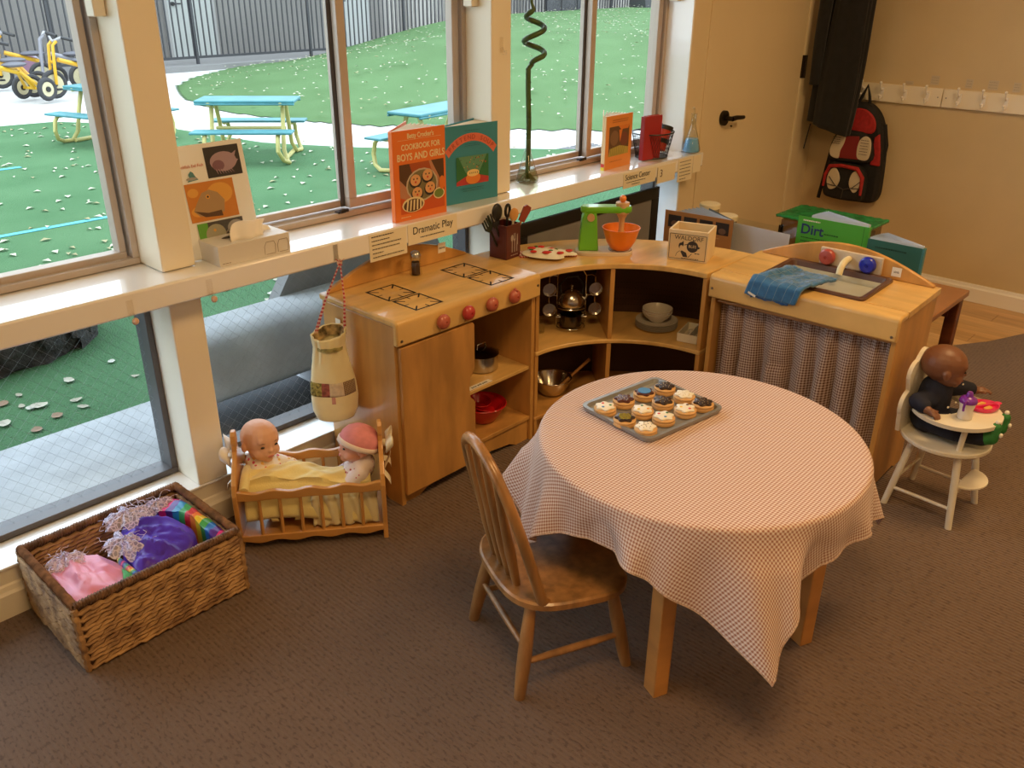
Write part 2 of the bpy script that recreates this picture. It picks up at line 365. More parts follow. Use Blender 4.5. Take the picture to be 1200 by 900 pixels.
# posts
for i, (x0, x1) in enumerate(((-1.49, -1.395), (-.265, -.17), (.965, 1.058), (2.190, 2.285))):
    b = MB(); b.box(x0, x1, 2.13, 2.30, .146, .728); b.box(x0, x1, 2.13, 2.30, .794, 2.2)
    struct(b.build('trim_%d' % (4 + i), M_paint, bevel=.004, smooth=0), 'cream painted post between window bays')
# deep glossy ledge running along all the windows
b = MB(); b.box(-2.6, 3.462, 2.05, 2.30, .730, .792)
struct(b.build('trim_8', M_white, bevel=.006), 'long glossy white ledge running under the windows')
# windows
G_up = glassmat('window_glass', (.98, .995, .99), .35); G_lo = glassmat('wired_glass', (.94, .98, 1.0), .4)
GY = 2.28
def frame_rect(b, x0, x1, z0, z1, y0, y1, t):
    b.box(x0, x1, y0, y1, z0, z0 + t); b.box(x0, x1, y0, y1, z1 - t, z1); b.box(x0, x0 + t, y0, y1, z0 + t, z1 - t); b.box(x1 - t, x1, y0, y1, z0 + t, z1 - t)
bays = [(-1.395, -.265), (-.17, .965), (1.058, 2.190), (2.285, 3.395)]
for i, (x0, x1) in enumerate(bays):
    wdw = bpy.data.objects.new('window_%d' % (i + 1), None); C.objects.link(wdw); wdw.location = (x0, GY, .79); struct(wdw)
    W = x1 - x0; xm = W * .545
    b = MB(); frame_rect(b, .0, W, .004, 1.41, -.03, .05, .018); b.build('window_frame', M_alu, wdw, bevel=.002)
    if i >= 2:
        b = MB(); frame_rect(b, .024, xm + .012, .028, 1.386, .012, .036, .022); b.box(xm - .018, xm + .012, .008, .012, .028, 1.386, 1); b.build('sash', [M_alu, M_alud], wdw, bevel=.002)
        b = MB(); frame_rect(b, xm - .005, W - .024, .028, 1.386, -.02, .006, .03); b.build('sash', M_alu, wdw, bevel=.002)
        b = MB(); b.box(.046, xm - .01, .022, .026, .05, 1.364); b.build('pane', G_up, wdw, smooth=0)
        b = MB(); b.box(xm + .025, W - .054, -.009, -.005, .058, 1.356); b.build('pane', G_up, wdw, smooth=0)
        b = MB(); b.box(xm - .06, xm - .03, -.03, -.012, .018, .027); b.box(xm - .052, xm - .02, -.034, -.026, .022, .032); b.build('sash_latch', M_black, wdw, bevel=.001)
    else:
        b = MB(); frame_rect(b, .024, W - .024, .020, 1.386, -.01, .03, .018); b.build('sash', M_alu, wdw, bevel=.002)
        b = MB(); b.box(.042, W - .042, .008, .012, .038, 1.368); b.build('pane', G_up, wdw, smooth=0)
    # blind bracket at the upper right of the reveal
    b = MB(); b.box(W - .03, W - .001, -.09, -.05, .615, 1.2); b.build('reveal_block', M_paint, wdw, bevel=.002)
    # lower wired light
    b = MB(); frame_rect(b, .0, W, -.643, -.062, -.03, .04, .018); b.build('lower_frame', M_alud, wdw, bevel=.002)
    b = MB(); b.box(.018, W - .018, .008, .013, -.625, -.08); b.build('lower_pane', G_lo, wdw, smooth=0)
    b = MB(); p = .036; hz = .545; z0 = -.625
    n = int((W + hz) / p) + 2
    for k in range(-int(hz / p) - 1, n):
        for sg in (1, -1):
            xs = k * p; xa, za, xb, zb = xs, 0, xs + hz, hz
            if sg < 0: xa, xb = xs + hz, xs
            # clip to the pane
            t0 = 0; t1 = 1; dx = xb - xa
            for lim, s_ in ((.018, 1), (W - .018, -1)):
                da = (xa - lim) * s_; db = (xb - lim) * s_
                if da < 0 and db < 0: t0 = 2; break
                if da < 0: t0 = max(t0, da / (da - db))
                if db < 0: t1 = min(t1, da / (da - db))
            if t0 >= t1: continue
            b.tube([(xa + dx * t0, .0105, z0 + hz * t0), (xa + dx * t1, .0105, z0 + hz * t1)], .00028, 3, caps=False)
    o = b.build('wire_mesh', mat('glass_wire', (.33, .34, .34), .4, .8), wdw, smooth=0); o['kind'] = 'stuff'
# door
dr = bpy.data.objects.new('door_1', None); C.objects.link(dr); dr.location = (3.56, 2.13, 0); struct(dr)
b = MB(); b.box(-.02, .90, -.006, .03, .01, 2.05); b.build('door_leaf', M_door, dr, bevel=.002)
b = MB(); b.box(.902, .918, -.012, .02, .01, 2.06); b.build('door_stop', mat('door_edge', (.80, .70, .50), .5), dr)  # paler strip, paints the highlight along the door's hinge edge
for z in (.15, 1.03, 1.9):
    b = MB(); b.box(.898, .922, -.018, -.004, z, z + .11)
    b.cyl((.91, -.02, z), (.91, -.02, z + .11), .008, n=10); b.build('hinge', M_bronze, dr)
b = MB(); b.cyl((.165, -.006, .905), (.165, -.02, .905), .034, n=24); b.cyl((.165, -.018, .905), (.165, -.06, .905), .011, n=12)
b.tube([(.165, -.055, .905), (.20, -.058, .908), (.245, -.056, .904), (.275, -.052, .902)], [.012, .011, .010, .009], 10)
b.build('door_handle', M_bronze, dr)
b = MB(); b.cyl((.245, -.006, .86), (.245, -.012, .86), .004, n=8); b.build('door_bolt', M_bronze, dr)
# coat rail with hooks on the right wall
rail = thing('coat_rail', 'white wooden coat rail with double hooks on the tan wall', 'coat rack', (XR, 1.3, .925))
b = MB(); b.box(-.016, 0, .183, .62, 0, .087); b.build('rail_board', M_paint, rail, bevel=.003)
b = MB(); b.box(-.016, 0, -1.5, .180, 0, .087); b.build('rail_board', M_paint, rail, bevel=.003)
hk = MB()
hk.obox((-.018, 0, .045), (.004, .016, .05)); hk.tube([(-.02, 0, .062), (-.035, 0, .060), (-.05, 0, .072), (-.055, 0, .092)], .0035, 8); hk.ell((-.056, 0, .096), .0075, n=10, m=6)
hk.tube([(-.02, 0, .035), (-.032, 0, .018), (-.045, 0, .018), (-.05, 0, .03)], .0032, 8); hk.ell((-.05, 0, .033), .0065, n=10, m=6)
hme = hk.mesh('coat_hook', M_white)
for y in (1.97, 1.872, 1.775, 1.66, 1.55, 1.40, 1.29, 1.19, 1.08, .97):
    o = bpy.data.objects.new('coat_hook', hme); o.location = (0, y - 1.3, 0); o.parent = rail; C.objects.link(o)
for y in (1.501, 1.462):
    b = MB(); b.cyl((-.016, y - 1.3, .045), (-.019, y - 1.3, .045), .003, n=8); b.build('screw', M_screw, rail)
for i, (y, z, sz) in enumerate(((1.655, 1.012, .04), (1.535, 1.022, .04), (1.375, 1.018, .032), (1.268, 1.020, .045), (1.165, 1.018, .032))):
    t = thing('name_tag', ['small name tag on the wall by the third coat hook', 'tall taped name label above the fourth coat hook', 'first taped name label right of the rail joint', 'widest taped name label right of the rail joint', 'rightmost taped name label above the coat rail'][i], 'label', (XR, y, z + .003))
    b = MB(); b.box(-.0015, 0, -sz / 2, sz / 2, 0, .018 if i == 0 else .042); b.build('tag_paper', mat('wall_tag', (.58, .49, .36), .5), t, smooth=0)
    fr = Frame((-.0016, sz / 2, 0), (0, -1, 0), (0, 0, 1))
    for q in range(1 if i == 0 else 3): lines(fr, .004, sz - .004, .009 + q * .012, mat('tag_ink', (.25, .2, .14), .7), seed=i * 5 + q)
    fr.build('printed_lines', t)
# ================= outdoors =================
def grass_mat(name, c1, c2):
    return mat(name, c1, .9, noise=1, col2=c2, scale=1.3, bump=.01, bscale=120, spec=.1)
M_turf = grass_mat('artificial_turf', (.088, .185, .088), (.066, .150, .068)); M_turfm = grass_mat('mound_turf', (.100, .180, .076), (.084, .152, .062))
M_pave = mat('pale_pavement', (.52, .52, .51), .9, noise=.05, scale=2)
M_conc = mat('grey_concrete', (.43, .435, .45), .85, noise=.16, scale=6, bump=.001, bscale=90)
b = MB(); b.box(-14, 34, 2.34, 22, -.2, -.03); struct(b.build('floor_outside', M_pave, smooth=0), 'pale concrete paving of the yard')
near = [(-14, 10.5), (3.27, 10.5), (3.8, 10.42), (4.3, 9.7), (4.49, 9.13), (4.6, 8.3), (4.70, 7.69), (5.1, 6.96), (5.6, 6.3), (6.19, 5.75), (6.62, 5.26), (7.1, 4.6), (8, 3.6), (9.4, 2.6), (9.4, 2.34)]
b = MB(); b.prism([(-14, 3.06)] + near[:-1][:13] + [(9.4, 3.06)], -.03, .0)
o = struct(b.build('floor_turf', M_turf, smooth=0, recalc=True), 'green artificial turf strip beside the building')
b = MB(); b.box(-14, 10, 2.34, 3.06, -.04, .002); struct(b.build('floor_strip', M_conc, smooth=0), 'grey concrete strip along the foot of the windows')
# turf mound
bound = [(6.7, 12.9), (6.33, 12.36), (6.05, 11.7), (5.85, 11.1), (5.70, 10.5), (5.68, 9.9), (5.78, 9.3), (6.0, 8.5), (6.5, 7.58), (6.94, 6.97), (7.4, 6.45), (7.84, 6.0), (8.3, 5.4), (8.9, 4.6), (9.8, 3.8), (11, 3.2), (34, 3.0)]
bound = [(9.4, 14.8), (8.6, 14.5), (7.7, 13.9), (7.2, 13.45)] + bound
poly = bound + [(34, 14.8)]
def inside(x, y):
    c = False; n = len(poly)
    for i in range(n):
        x1, y1 = poly[i]; x2, y2 = poly[(i + 1) % n]
        if (y1 > y) != (y2 > y) and x < (x2 - x1) * (y - y1) / (y2 - y1) + x1: c = not c
    return c
def dist(x, y):
    d = 1e9
    for i in range(len(bound) - 1):
        x1, y1 = bound[i]; x2, y2 = bound[i + 1]; dx, dy = x2 - x1, y2 - y1
        t = max(0, min(1, ((x - x1) * dx + (y - y1) * dy) / (dx * dx + dy * dy)))
        d = min(d, math.hypot(x - x1 - t * dx, y - y1 - t * dy))
    return d
def mh(x, y):
    if not inside(x, y): return -.02
    d = dist(x, y); t = min(1, d / 5.5)
    return .02 + .66 * (t * t * (3 - 2 * t)) ** .8 + (.10 * max(0, min(1, (x - 14) / 8)))
b = MB(); nx, ny = 150, 62
def mp_(u, v):
    x = 5.4 + 28.6 * u ** 1.5; y = 3.0 + 11.8 * v; return (x, y, mh(x, y))
b.grid(mp_, nx, ny)
# drop the faces wholly outside the mound
keep = [(f, m) for f, m in zip(b.f, b.mi) if any(b.v[i][2] > 0 for i in f)]
b.f = [k_[0] for k_ in keep]; b.mi = [k_[1] for k_ in keep]
struct(b.build('floor_mound', M_turfm, smooth=60), 'low rounded mound of bright green artificial turf')
# painted blue play lines on the turf
M_line = mat('blue_line_paint', (.06, .33, .42), .7)
for i, (x0, y0, x1, y1, wd) in enumerate(((-3, 5.90, 2.75, 5.93, .055), (-3, 8.02, 2.60, 8.08, .06), (2.98, 6.22, 3.30, 6.02, .05), (3.02, 6.05, 3.12, 6.24, .05))):
    d = Vector((x1 - x0, y1 - y0, 0)); n = Vector((-d.y, d.x, 0)).normalized() * wd / 2
    b = MB(); b.prism([(x0 + n.x, y0 + n.y), (x0 - n.x, y0 - n.y), (x1 - n.x, y1 - n.y), (x1 + n.x, y1 + n.y)], .001, .004)
    q = b.build('painted_line', M_line, smooth=0, recalc=True); q.parent = o
# yard wall and doors of the building across the yard
M_stucco = mat('taupe_stucco', (.19, .178, .165), .9, noise=.12, scale=.5); M_pale = mat('pale_siding', (.31, .29, .27), .9, noise=.1, scale=1)
b = MB(); b.box(-6, 13.3, 16.3, 16.6, -.05, 4.0, 0); b.box(13.3, 34, 16.3, 16.6, -.05, 4.0, 1); struct(b.build('wall_yard', [M_stucco, M_pale], smooth=0), 'plain rendered wall of the building across the yard')
b = MB(); b.box(-6, 11.2, 14.6, 16.3, -.03, .06); struct(b.build('trim_9', mat('kerb_grey', (.19, .185, .18), .9), smooth=0), 'raised grey kerb under the fence')
for i, x in enumerate((8.28, 12.0)):
    d = bpy.data.objects.new('door_%d' % (2 + i), None); C.objects.link(d); d.location = (x, 16.3, .06); struct(d)
    b = MB(); b.box(0, .88, -.05, 0, 0, 2.05); b.build('door_leaf', mat('yard_door_white', (.36, .37, .35), .6), d, smooth=0)
    b = MB(); b.box(-.06, 0, -.06, 0, 0, 2.1); b.box(.88, .94, -.06, 0, 0, 2.1); b.box(-.06, .94, -.06, 0, 2.05, 2.12); b.build('door_casing', mat('yard_casing', (.28, .27, .26), .6), d, smooth=0)
    b = MB(); b.cyl((.10, -.05, .92), (.10, -.1, .92), .035, n=10); b.tube([(.10, -.1, .92), (.24, -.1, .92)], .014, 8); b.build('door_handle', M_black, d)
# siding battens on the pale part so it reads as upright boards
bt = MB(); bt.box(-.028, .028, -.03, 0, 0, 3.2); btm = bt.mesh('batten', mat('batten_white', (.40, .38, .35), .8), 0)
wy = bpy.data.objects['wall_yard']
for i in range(150):
    o = bpy.data.objects.new('batten', btm); o.location = (13.5 + i * .13, 16.3, 0); o.parent = wy; C.objects.link(o)
# metal fence with round pickets
fence = thing('metal_fence', 'dark metal picket fence in front of the far building', 'fence', (3.0, 14.9, 0))
M_fence = mat('fence_paint', (.035, .035, .04), .5)
pk = MB(); pk.box(-.010, .010, -.010, .010, .16, 1.9); pkm = pk.mesh('picket', M_fence, 0)
for i in range(226):
    o = bpy.data.objects.new('picket', pkm); o.location = (i * .108, 0, 0); o.parent = fence; C.objects.link(o)
for z in (.15, 1.82): b = MB(); b.box(-.2, 25, -.022, .022, z, z + .04); b.build('fence_rail', M_fence, fence, smooth=0)
po = MB(); po.box(-.022, .022, -.022, .022, -.03, 2.0); pom = po.mesh('fence_post', M_fence, 0)
for i in range(11):
    o = bpy.data.objects.new('fence_post', pom); o.location = (.30 + i * 2.35, -.02, 0); o.parent = fence; C.objects.link(o)
# dark mesh gate and things by the right hand fence
g = thing('mesh_gate', 'dark perforated metal gate in the far fence', 'gate', (17.1, 14.80, .3))
b = MB(); frame_rect(b, 0, 1.85, 0, 1.7, -.03, .03, .06); b.box(.55, .60, -.03, .03, .06, 1.64); b.box(1.15, 1.20, -.03, .03, .06, 1.64); b.box(.6, 1.15, -.03, .03, .16, .2); b.build('gate_frame', M_fence, g, smooth=0)
for i, (x0, x1) in enumerate(((.06, .55), (.60, 1.15), (1.20, 1.79))):
    b = MB(); b.box(x0, x1, -.008, .008, .06, 1.64); b.build('mesh_panel', mat('gate_mesh', (.055, .055, .06), .7, noise=.6, scale=30), g, smooth=0)
t = thing('planter', 'dark trough planter with a leafy shrub by the far fence', 'planter', (20.9, 14.3, .66))
b = MB(); b.prism([(-.8, .28), (.75, .28), (.65, -.2), (-.7, -.2)], -.25, .25, 'y'); b.build('trough', mat('planter_dark', (.05, .05, .055), .7), t, recalc=True)
b = MB()
for i in range(420):
    a = random.uniform(0, 2 * PI); r = random.random() ** .5 * .3; z = random.uniform(.2, 1.3); c = Vector((.25 + r * math.cos(a) * (1.3 - z * .3), r * math.sin(a), z))
    d = Vector((random.gauss(0, 1), random.gauss(0, 1), random.gauss(0, 1))).normalized() * .07; e = d.cross(Vector((random.gauss(0, 1), 1, .3))).normalized() * .035
    b.add([tuple(c - d), tuple(c + e), tuple(c + d), tuple(c - e)], [(0, 1, 2, 3)])
b.build('foliage', mat('shrub_leaf', (.10, .26, .08), .7), t, smooth=0)
b = MB(); b.tube([(.25, 0, .2), (.28, .02, .8), (.22, 0, 1.3)], .025, 6); b.build('stem', M_edge, t)
t = thing('yard_board', 'dark blue board with white shapes at the far right of the fence', 'board', (22.9, 14.3, .66))
b = MB(); b.box(-.45, .45, -.03, .03, -.1, .85); b.build('board_panel', mat('navy_board', (.02, .025, .06), .6), t, smooth=0)
b = MB(); b.box(-.6, -.48, -.05, .05, -.3, 1.3); b.box(-.6, .6, -.06, .06, .88, .98); b.build('timber_frame', mat('grey_timber', (.35, .30, .22), .8), t, smooth=0)
fr = Frame((-.45, -.031, -.1), (1, 0, 0), (0, 0, 1)); fr.disc(.55, .25, .11, M_paper, n=8); fr.disc(.65, .55, .09, M_paper, n=8, ry=.05); fr.build('white_shapes', t)
# drain grate in the paving
t = thing('drain_grate', 'dark slotted drain grate set in the white paving', 'grate', (6.8, 5.3, -.028))
for i in range(9): b = MB(); b.box(-.25, .25, -.22 + i * .05, -.20 + i * .05, 0, .012); b.build('grate_bar', mat('grate_metal', (.16, .16, .17), .6), t, smooth=0)

# picnic tables: curved planks of blue over bent yellow tube
M_blue = mat('picnic_blue', (.045, .20, .23), .5, noise=.2, scale=4); M_yel = mat('picnic_yellow', (.42, .38, .13), .5)
def make_picnic(label, loc, rz, L_=.85):
    t = thing('picnic_table', label, 'picnic table', loc, rz, 'blue picnic tables in the yard')
    W_ = .34
    b = MB(); b.box(-L_ / 2, L_ / 2, -W_ / 2, W_ / 2, .485, .51); b.box(-L_ / 2, L_ / 2, -W_ / 2 - .004, -W_ / 2 + .02, .47, .487); b.box(-L_ / 2, L_ / 2, W_ / 2 - .02, W_ / 2 + .004, .47, .487); b.build('table_top', M_blue, t, bevel=.008)
    for s in (-1, 1):
        b = MB(); b.box(-L_ / 2, L_ / 2, s * .34 - .09, s * .34 + .09, .265, .285); b.build('bench', M_blue, t, bevel=.006)
    for sx in (-1, 1):
        b = MB()
        x = sx * (L_ / 2 - .12)
        for sy in (-1, 1):
            b.tube([(x, sy * .06, .48), (x, sy * .13, .30), (x, sy * .19, .10), (x + sx * .03, sy * .24, .02), (x + sx * .06, sy * .32, .018), (x + sx * .03, sy * .40, .05), (x, sy * .44, .13), (x, sy * .42, .22), (x, sy * .38, .262), (x, sy * .28, .262)], .019, 8)
        b.tube([(x, -.24, .018), (x, .24, .018)], .019, 8)
        b.tube([(x, -.17, .478), (x, .17, .478)], .017, 8)
        b.build('leg_frame', M_yel, t)
    b = MB(); b.tube([(-L_ / 2 + .12, 0, .26), (L_ / 2 - .12, 0, .26)], .014, 8); b.build('stretcher', M_yel, t)
    return t
p0 = make_picnic('blue picnic table on the turf seen above the animal photo sheet', (4.22, 7.07, 0), math.radians(-44))
dup(p0, (3.75, 8.75, 0), math.radians(-72), 'blue picnic table half hidden by the left window post')
dup(p0, (5.02, 5.52, 0), math.radians(10), 'blue picnic table seen above the cookbooks')

# tricycles
def make_trike(label, loc, rz, col=(.55, .30, .012), loc_name='yellow'):
    m = mat('trike_' + loc_name, col, .4); t = thing('tricycle', label, 'tricycle', loc, rz, 'ride-on trikes parked by the fence')
    tire = mat('tyre', (.03, .03, .033), .7); hub = mat('hub_cream', (.48, .43, .27), .6)
    def wheel(x, y, r):
        b = MB(); b.tube([(x + (r - .028) * math.cos(2 * PI * i / 20), y, r + (r - .028) * math.sin(2 * PI * i / 20)) for i in range(20)], .028, 8, closed=True); wo = b.build('wheel', tire, t)
        b = MB(); b.cyl((x, y - .015, r), (x, y + .015, r), r - .05, n=16); b.cyl((x, y - .03, r), (x, y + .03, r), .03, n=10, mi=1); b.build('hub', [hub, M_black], wo)
    wheel(.0, 0, .16); wheel(.62, -.2, .13); wheel(.62, .2, .13)
    b = MB()
    b.tube([(.62, -.2, .13), (.62, .2, .13)], .015, 8); b.tube([(.62, 0, .13), (.50, 0, .30), (.30, 0, .36), (.10, 0, .42)], .026, 8); b.tube([(.62, -.14, .13), (.45, -.02, .33)], .017, 8); b.tube([(.62, .14, .13), (.45, .02, .33)], .017, 8); b.build('frame', m, t)
    b = MB()
    for s in (-1, 1): b.tube([(0, s * .05, .16), (.02, s * .05, .36), (.05, s * .045, .58), (.10, s * .05, .62)], .018, 8)
    b.tube([(.03, -.05, .40), (.03, .05, .40)], .018, 8); b.build('fork', m, t)
    b = MB(); b.tube([(.20, -.22, .63), (.12, -.12, .66), (.08, 0, .62), (.12, .12, .66), (.20, .22, .63)], .013, 8); hb = b.build('handlebar', mat('trike_grey', (.35, .35, .37), .4), t)
    for s in (-1, 1): b = MB(); b.tube([(.12, s * .13, .66), (.22, s * .24, .625)], .018, 8); b.build('grip', M_black, hb)
    b = MB(); b.ell((.42, 0, .40), (.15, .10, .03)); b.build('seat', mat('trike_seat', (.10, .10, .12), .5), t)
    for s in (-1, 1):
        b = MB(); b.obox((0, s * .09, .16 + s * .05), (.06, .05, .02)); b.build('pedal', M_black, t)
    t.scale = (1.1, 1.1, 1.12)
    return t
make_trike('yellow tricycle parked nearest the window post', (4.60, 12.35, .0), math.radians(8))
make_trike('yellow tricycle with black seat at the far left of the yard', (3.98, 13.22, 0), math.radians(-31), (.52, .27, .015), 'amber')
make_trike('grey tricycle standing behind the yellow ones', (4.92, 13.55, 0), math.radians(-15), (.24, .24, .27), 'silver')
make_trike('yellow tricycle farthest right, behind the picnic table', (5.22, 13.00, 0), math.radians(5), (.56, .32, .02), 'lemon')
make_trike('small yellow tricycle cut off by the left picture edge', (3.72, 12.15, 0), math.radians(20), (.54, .32, .012), 'gold')
make_trike('yellow tricycle with upright fork behind the black seat', (4.50, 13.95, 0), math.radians(-10), (.56, .31, .012), 'ochre')
t = thing('ride_on_disc', 'pink and purple ride-on toy disc among the tricycles', 'toy', (5.02, 14.25, 0), math.radians(-40))
b = MB(); b.cyl((0, -.02, .22), (0, .02, .22), .18, n=24); b.build('disc', mat('toy_pink', (.26, .14, .20), .5), t)
b = MB(); b.tube([(.182 * math.cos(a * PI / 10), 0, .22 + .182 * math.sin(a * PI / 10)) for a in range(20)], .02, 6, closed=True); b.build('rim', mat('toy_grey', (.3, .28, .34), .5), t)

# grey concrete bench right outside the middle window
t = thing('concrete_bench', 'rounded grey concrete bench with sloping back outside the window', 'bench', (1.17, 2.75, 0))
b = MB()
sec = [(.00, .36), (-.06, .365), (-.12, .34), (-.16, .28), (-.17, .22), (-.15, .15), (-.10, .11), (.02, .10), (.10, .10), (.12, .30), (.10, .355)]
vs = []; fs = []; n = len(sec); xs = [0, .02, .05, .09, .14, 1.62]
sc_ = [.75, .88, .95, .985, 1, 1]
for x, k in zip(xs, sc_):
    for y, z in sec: vs.append((x, y * k, .23 + (z - .23) * k))
for i in range(len(xs) - 1):
    for j in range(n): fs.append((i * n + j, i * n + (j + 1) % n, (i + 1) * n + (j + 1) % n, (i + 1) * n + j))
fs.append(tuple(range(n))); fs.append(tuple((len(xs) - 1) * n + j for j in range(n))); b.add(vs, fs)
b.build('seat_beam', M_conc, t, smooth=50, recalc=True)
b = MB(); b.box(.62, .95, -.10, .10, .0, .10); b.box(1.25, 1.55, -.10, .10, 0, .10); b.build('pier', mat('pier_concrete', (.33, .33, .34), .9, noise=.1, scale=5), t)
b = MB(); b.prism([(.53, .30), (.68, .52), (.81, .63), (.90, .655), (1.30, .655), (1.46, .30)], .10, .16, 'y'); b.build('bench_back', mat('bench_back_grey', (.24, .235, .23), .85, noise=.12, scale=7), t, recalc=True)
b = MB(); b.prism([(1.22, 2.60), (1.24, 2.42), (1.77, 2.38), (1.77, 2.88), (1.3, 2.9)], .003, .008)  # flat dark sheet that paints the shade under the bench
tag(b.build('rubber_mat', mat('dark_rubber', (.03, .032, .036), .8), smooth=0, recalc=True), 'dark rubber mat on the ground beneath the concrete bench', 'mat')
# dark mulch mound
t_ = MB()
def rock(u, v):
    a = u * 2 * PI; k = min(1, v * 1.25); r = 1 - max(0, (v - .55) / .45) ** 2 * .98 if v > .55 else 1
    x = -.1 + 1.56 * math.copysign(abs(math.cos(a)) ** .4, math.cos(a)) * r; y = 4.1 + .42 * math.copysign(abs(math.sin(a)) ** .7, math.sin(a)) * r
    q = .02 * fbm(x * 22, y * 22, v * 9) + .014 * fbm(x * 61, y * 57, v * 30)
    return (x + q, y + q * 1.4, -.03 + .22 * min(1, v / .62) + q * .9)
t_.grid(rock, 130, 26, wrap=True)
tag(t_.build('mulch_mound', mat('dark_mulch', (.035, .028, .026), .75, noise=.5, scale=30, bump=.01, bscale=60), smooth=60), 'low dark mound of rubber mulch on the turf outside the left window', 'mound')
# fallen leaves
lf = []
for k in range(4):
    b = MB(); rnd = random.Random(k); n = 9; L1 = rnd.uniform(.026, .036); W1 = L1 * rnd.uniform(.45, .8); vs = []; cur = rnd.uniform(.2, .7)
    for i in range(n):
        a = 2 * PI * i / n; r = rnd.uniform(.8, 1.1); x = L1 * math.cos(a) * r; y = W1 * math.sin(a) * r; vs.append((x, y, .004 + cur * (x * x + y * y) * 14 + rnd.uniform(0, .003)))
    vs.append((0, 0, .003)); b.add(vs, [(i, (i + 1) % n, n) for i in range(n)])
    lf.append(b.mesh('fallen_leaf', mat('leaf_%d' % k, [(.46, .42, .33), (.54, .52, .45), (.27, .16, .09), (.38, .34, .25)][k], .7), 0))
spots = [(i, random.uniform(.35, 1.75), random.uniform(3.12, 3.75)) for i in range(26)] + [(i, random.uniform(1.3, 2.6), random.uniform(3.3, 4.6)) for i in range(16)]
for i, x, y in spots:
    if y > 3.62 and x < 1.5: y -= .42
    o = bpy.data.objects.new('fallen_leaf', lf[(i * 7) % 4]); o.location = (x, y, .001); o.rotation_euler = (0, 0, random.uniform(0, 6)); s = random.uniform(.6, 1.05); o.scale = (s, s, s); C.objects.link(o)
    tag(o, ['cream', 'white', 'brown', 'tan'][(i * 7) % 4] + ' dry fallen leaf lying on the dark green turf near the glass', 'leaf', ['cream', 'white', 'brown', 'tan'][(i * 7) % 4] + ' fallen leaves near the glass')
b = MB(); rnd = random.Random(5)
def leaf(x, y, z, s):
    a = rnd.uniform(0, 6.3); c, d = math.cos(a) * s, math.sin(a) * s
    b.add([(x + c, y + d, z + .006), (x - d * .6, y + c * .6, z + .016), (x - c, y - d, z + .006), (x + d * .6, y - c * .6, z + .014)], [(0, 1, 2, 3)], rnd.choice((0, 0, 0, 1)))
for i in range(800):
    x = rnd.uniform(-1, 7); y = rnd.uniform(4.6, 10.3)
    ok = x < 3.8 + max(0, (10.3 - y)) * .62
    if ok: leaf(x, y, 0, rnd.uniform(.018, .038))
for i in range(2000):
    x = rnd.uniform(5.8, 20); y = rnd.uniform(4, 14.5); z = mh(x, y)
    if z > 0: leaf(x, y, z + .02 + .002 * x, rnd.uniform(.02, .042))
tag(b.build('leaf_litter', [mat('litter_pale', (.50, .50, .38), .8), mat('litter_tan', (.30, .28, .15), .8)], smooth=0), 'pale leaf litter scattered over the turf and the mound', 'leaves', kind='stuff')
# ================= furniture =================
def carcass(t, W, D, back):
    """side panels, top frame and apron shared by the play stove and play sink; local x right, y back"""
    for x in (0, W - .016):
        b = MB(); b.prism([(0, .0), (.06, 0), (.09, .018), (D - .09, .018), (D - .06, 0), (D, 0), (D, .60), (0, .60)], x, x + .016, 'x')
        b.build('side_panel', M_wood, t, bevel=.0025, smooth=0, recalc=True)
def arch(W, z0, zs, zp, n=18, x0=.012, bump=1.0):
    pts = [(x0, z0)] + [(x0 + (W - 2 * x0) * i / n, zs + (zp - zs) * math.sin(PI * i / n) ** bump) for i in range(n + 1)] + [(W - x0, z0)]
    return pts
stove = thing('play_stove', 'wooden play stove with painted burners and red knobs', 'play stove', (1.44, 1.79, 0))
W = .605; carcass(stove, W, .335, 1)
b = MB(); b.prism([(-.020, .543), (0, .543), (0, .600), (.345, .600), (.345, .621), (-.006, .621), (-.014, .618), (-.019, .612), (-.020, .604)], -.004, W + .004, 'x'); b.build('stove_top', M_woodt, stove, bevel=.006, recalc=True)
b = MB(); b.prism(arch(W, .621, .628, .706), .312, .328, 'y'); b.build('backsplash', M_wood, stove, bevel=.003, recalc=True)
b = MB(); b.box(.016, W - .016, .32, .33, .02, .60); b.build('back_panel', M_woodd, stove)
b = MB(); b.box(.285, .300, .005, .32, .02, .60); b.build('divider', M_wood, stove, bevel=.002)
b = MB(); b.box(.300, W - .016, .008, .32, .277, .290); b.build('shelf', M_woodt, stove, bevel=.002)
b = MB(); b.box(.300, W - .016, .003, .32, .085, .100); b.build('bottom_shelf', M_wood, stove, bevel=.002)
b = MB(); b.prism([(.016, .0), (.07, .0), (.11, .02), (.20, .03), (W - .20, .03), (W - .11, .02), (W - .07, 0), (W - .016, 0), (W - .016, .084), (.016, .084)], .010, .022, 'y'); b.build('plinth', M_wood, stove, recalc=True, bevel=.002)
dpoly = [(.010, .045), (.300, .045), (.306, .05), (.306, .262), (.300, .272), (.286, .285), (.281, .32), (.286, .355), (.300, .372), (.306, .382), (.306, .528), (.300, .536), (.010, .536)]
b = MB(); b.prism(dpoly, -.016, -.001, 'y'); b.build('oven_door', mat('maple_door', (.56, .28, .08), .36, noise=.28, scale=2.6, stretch=(5, 5, 1.2), coat=.2), stove, bevel=.0025, recalc=True, smooth=0)
M_burn = mat('burner_paint', (.02, .018, .016), .6)
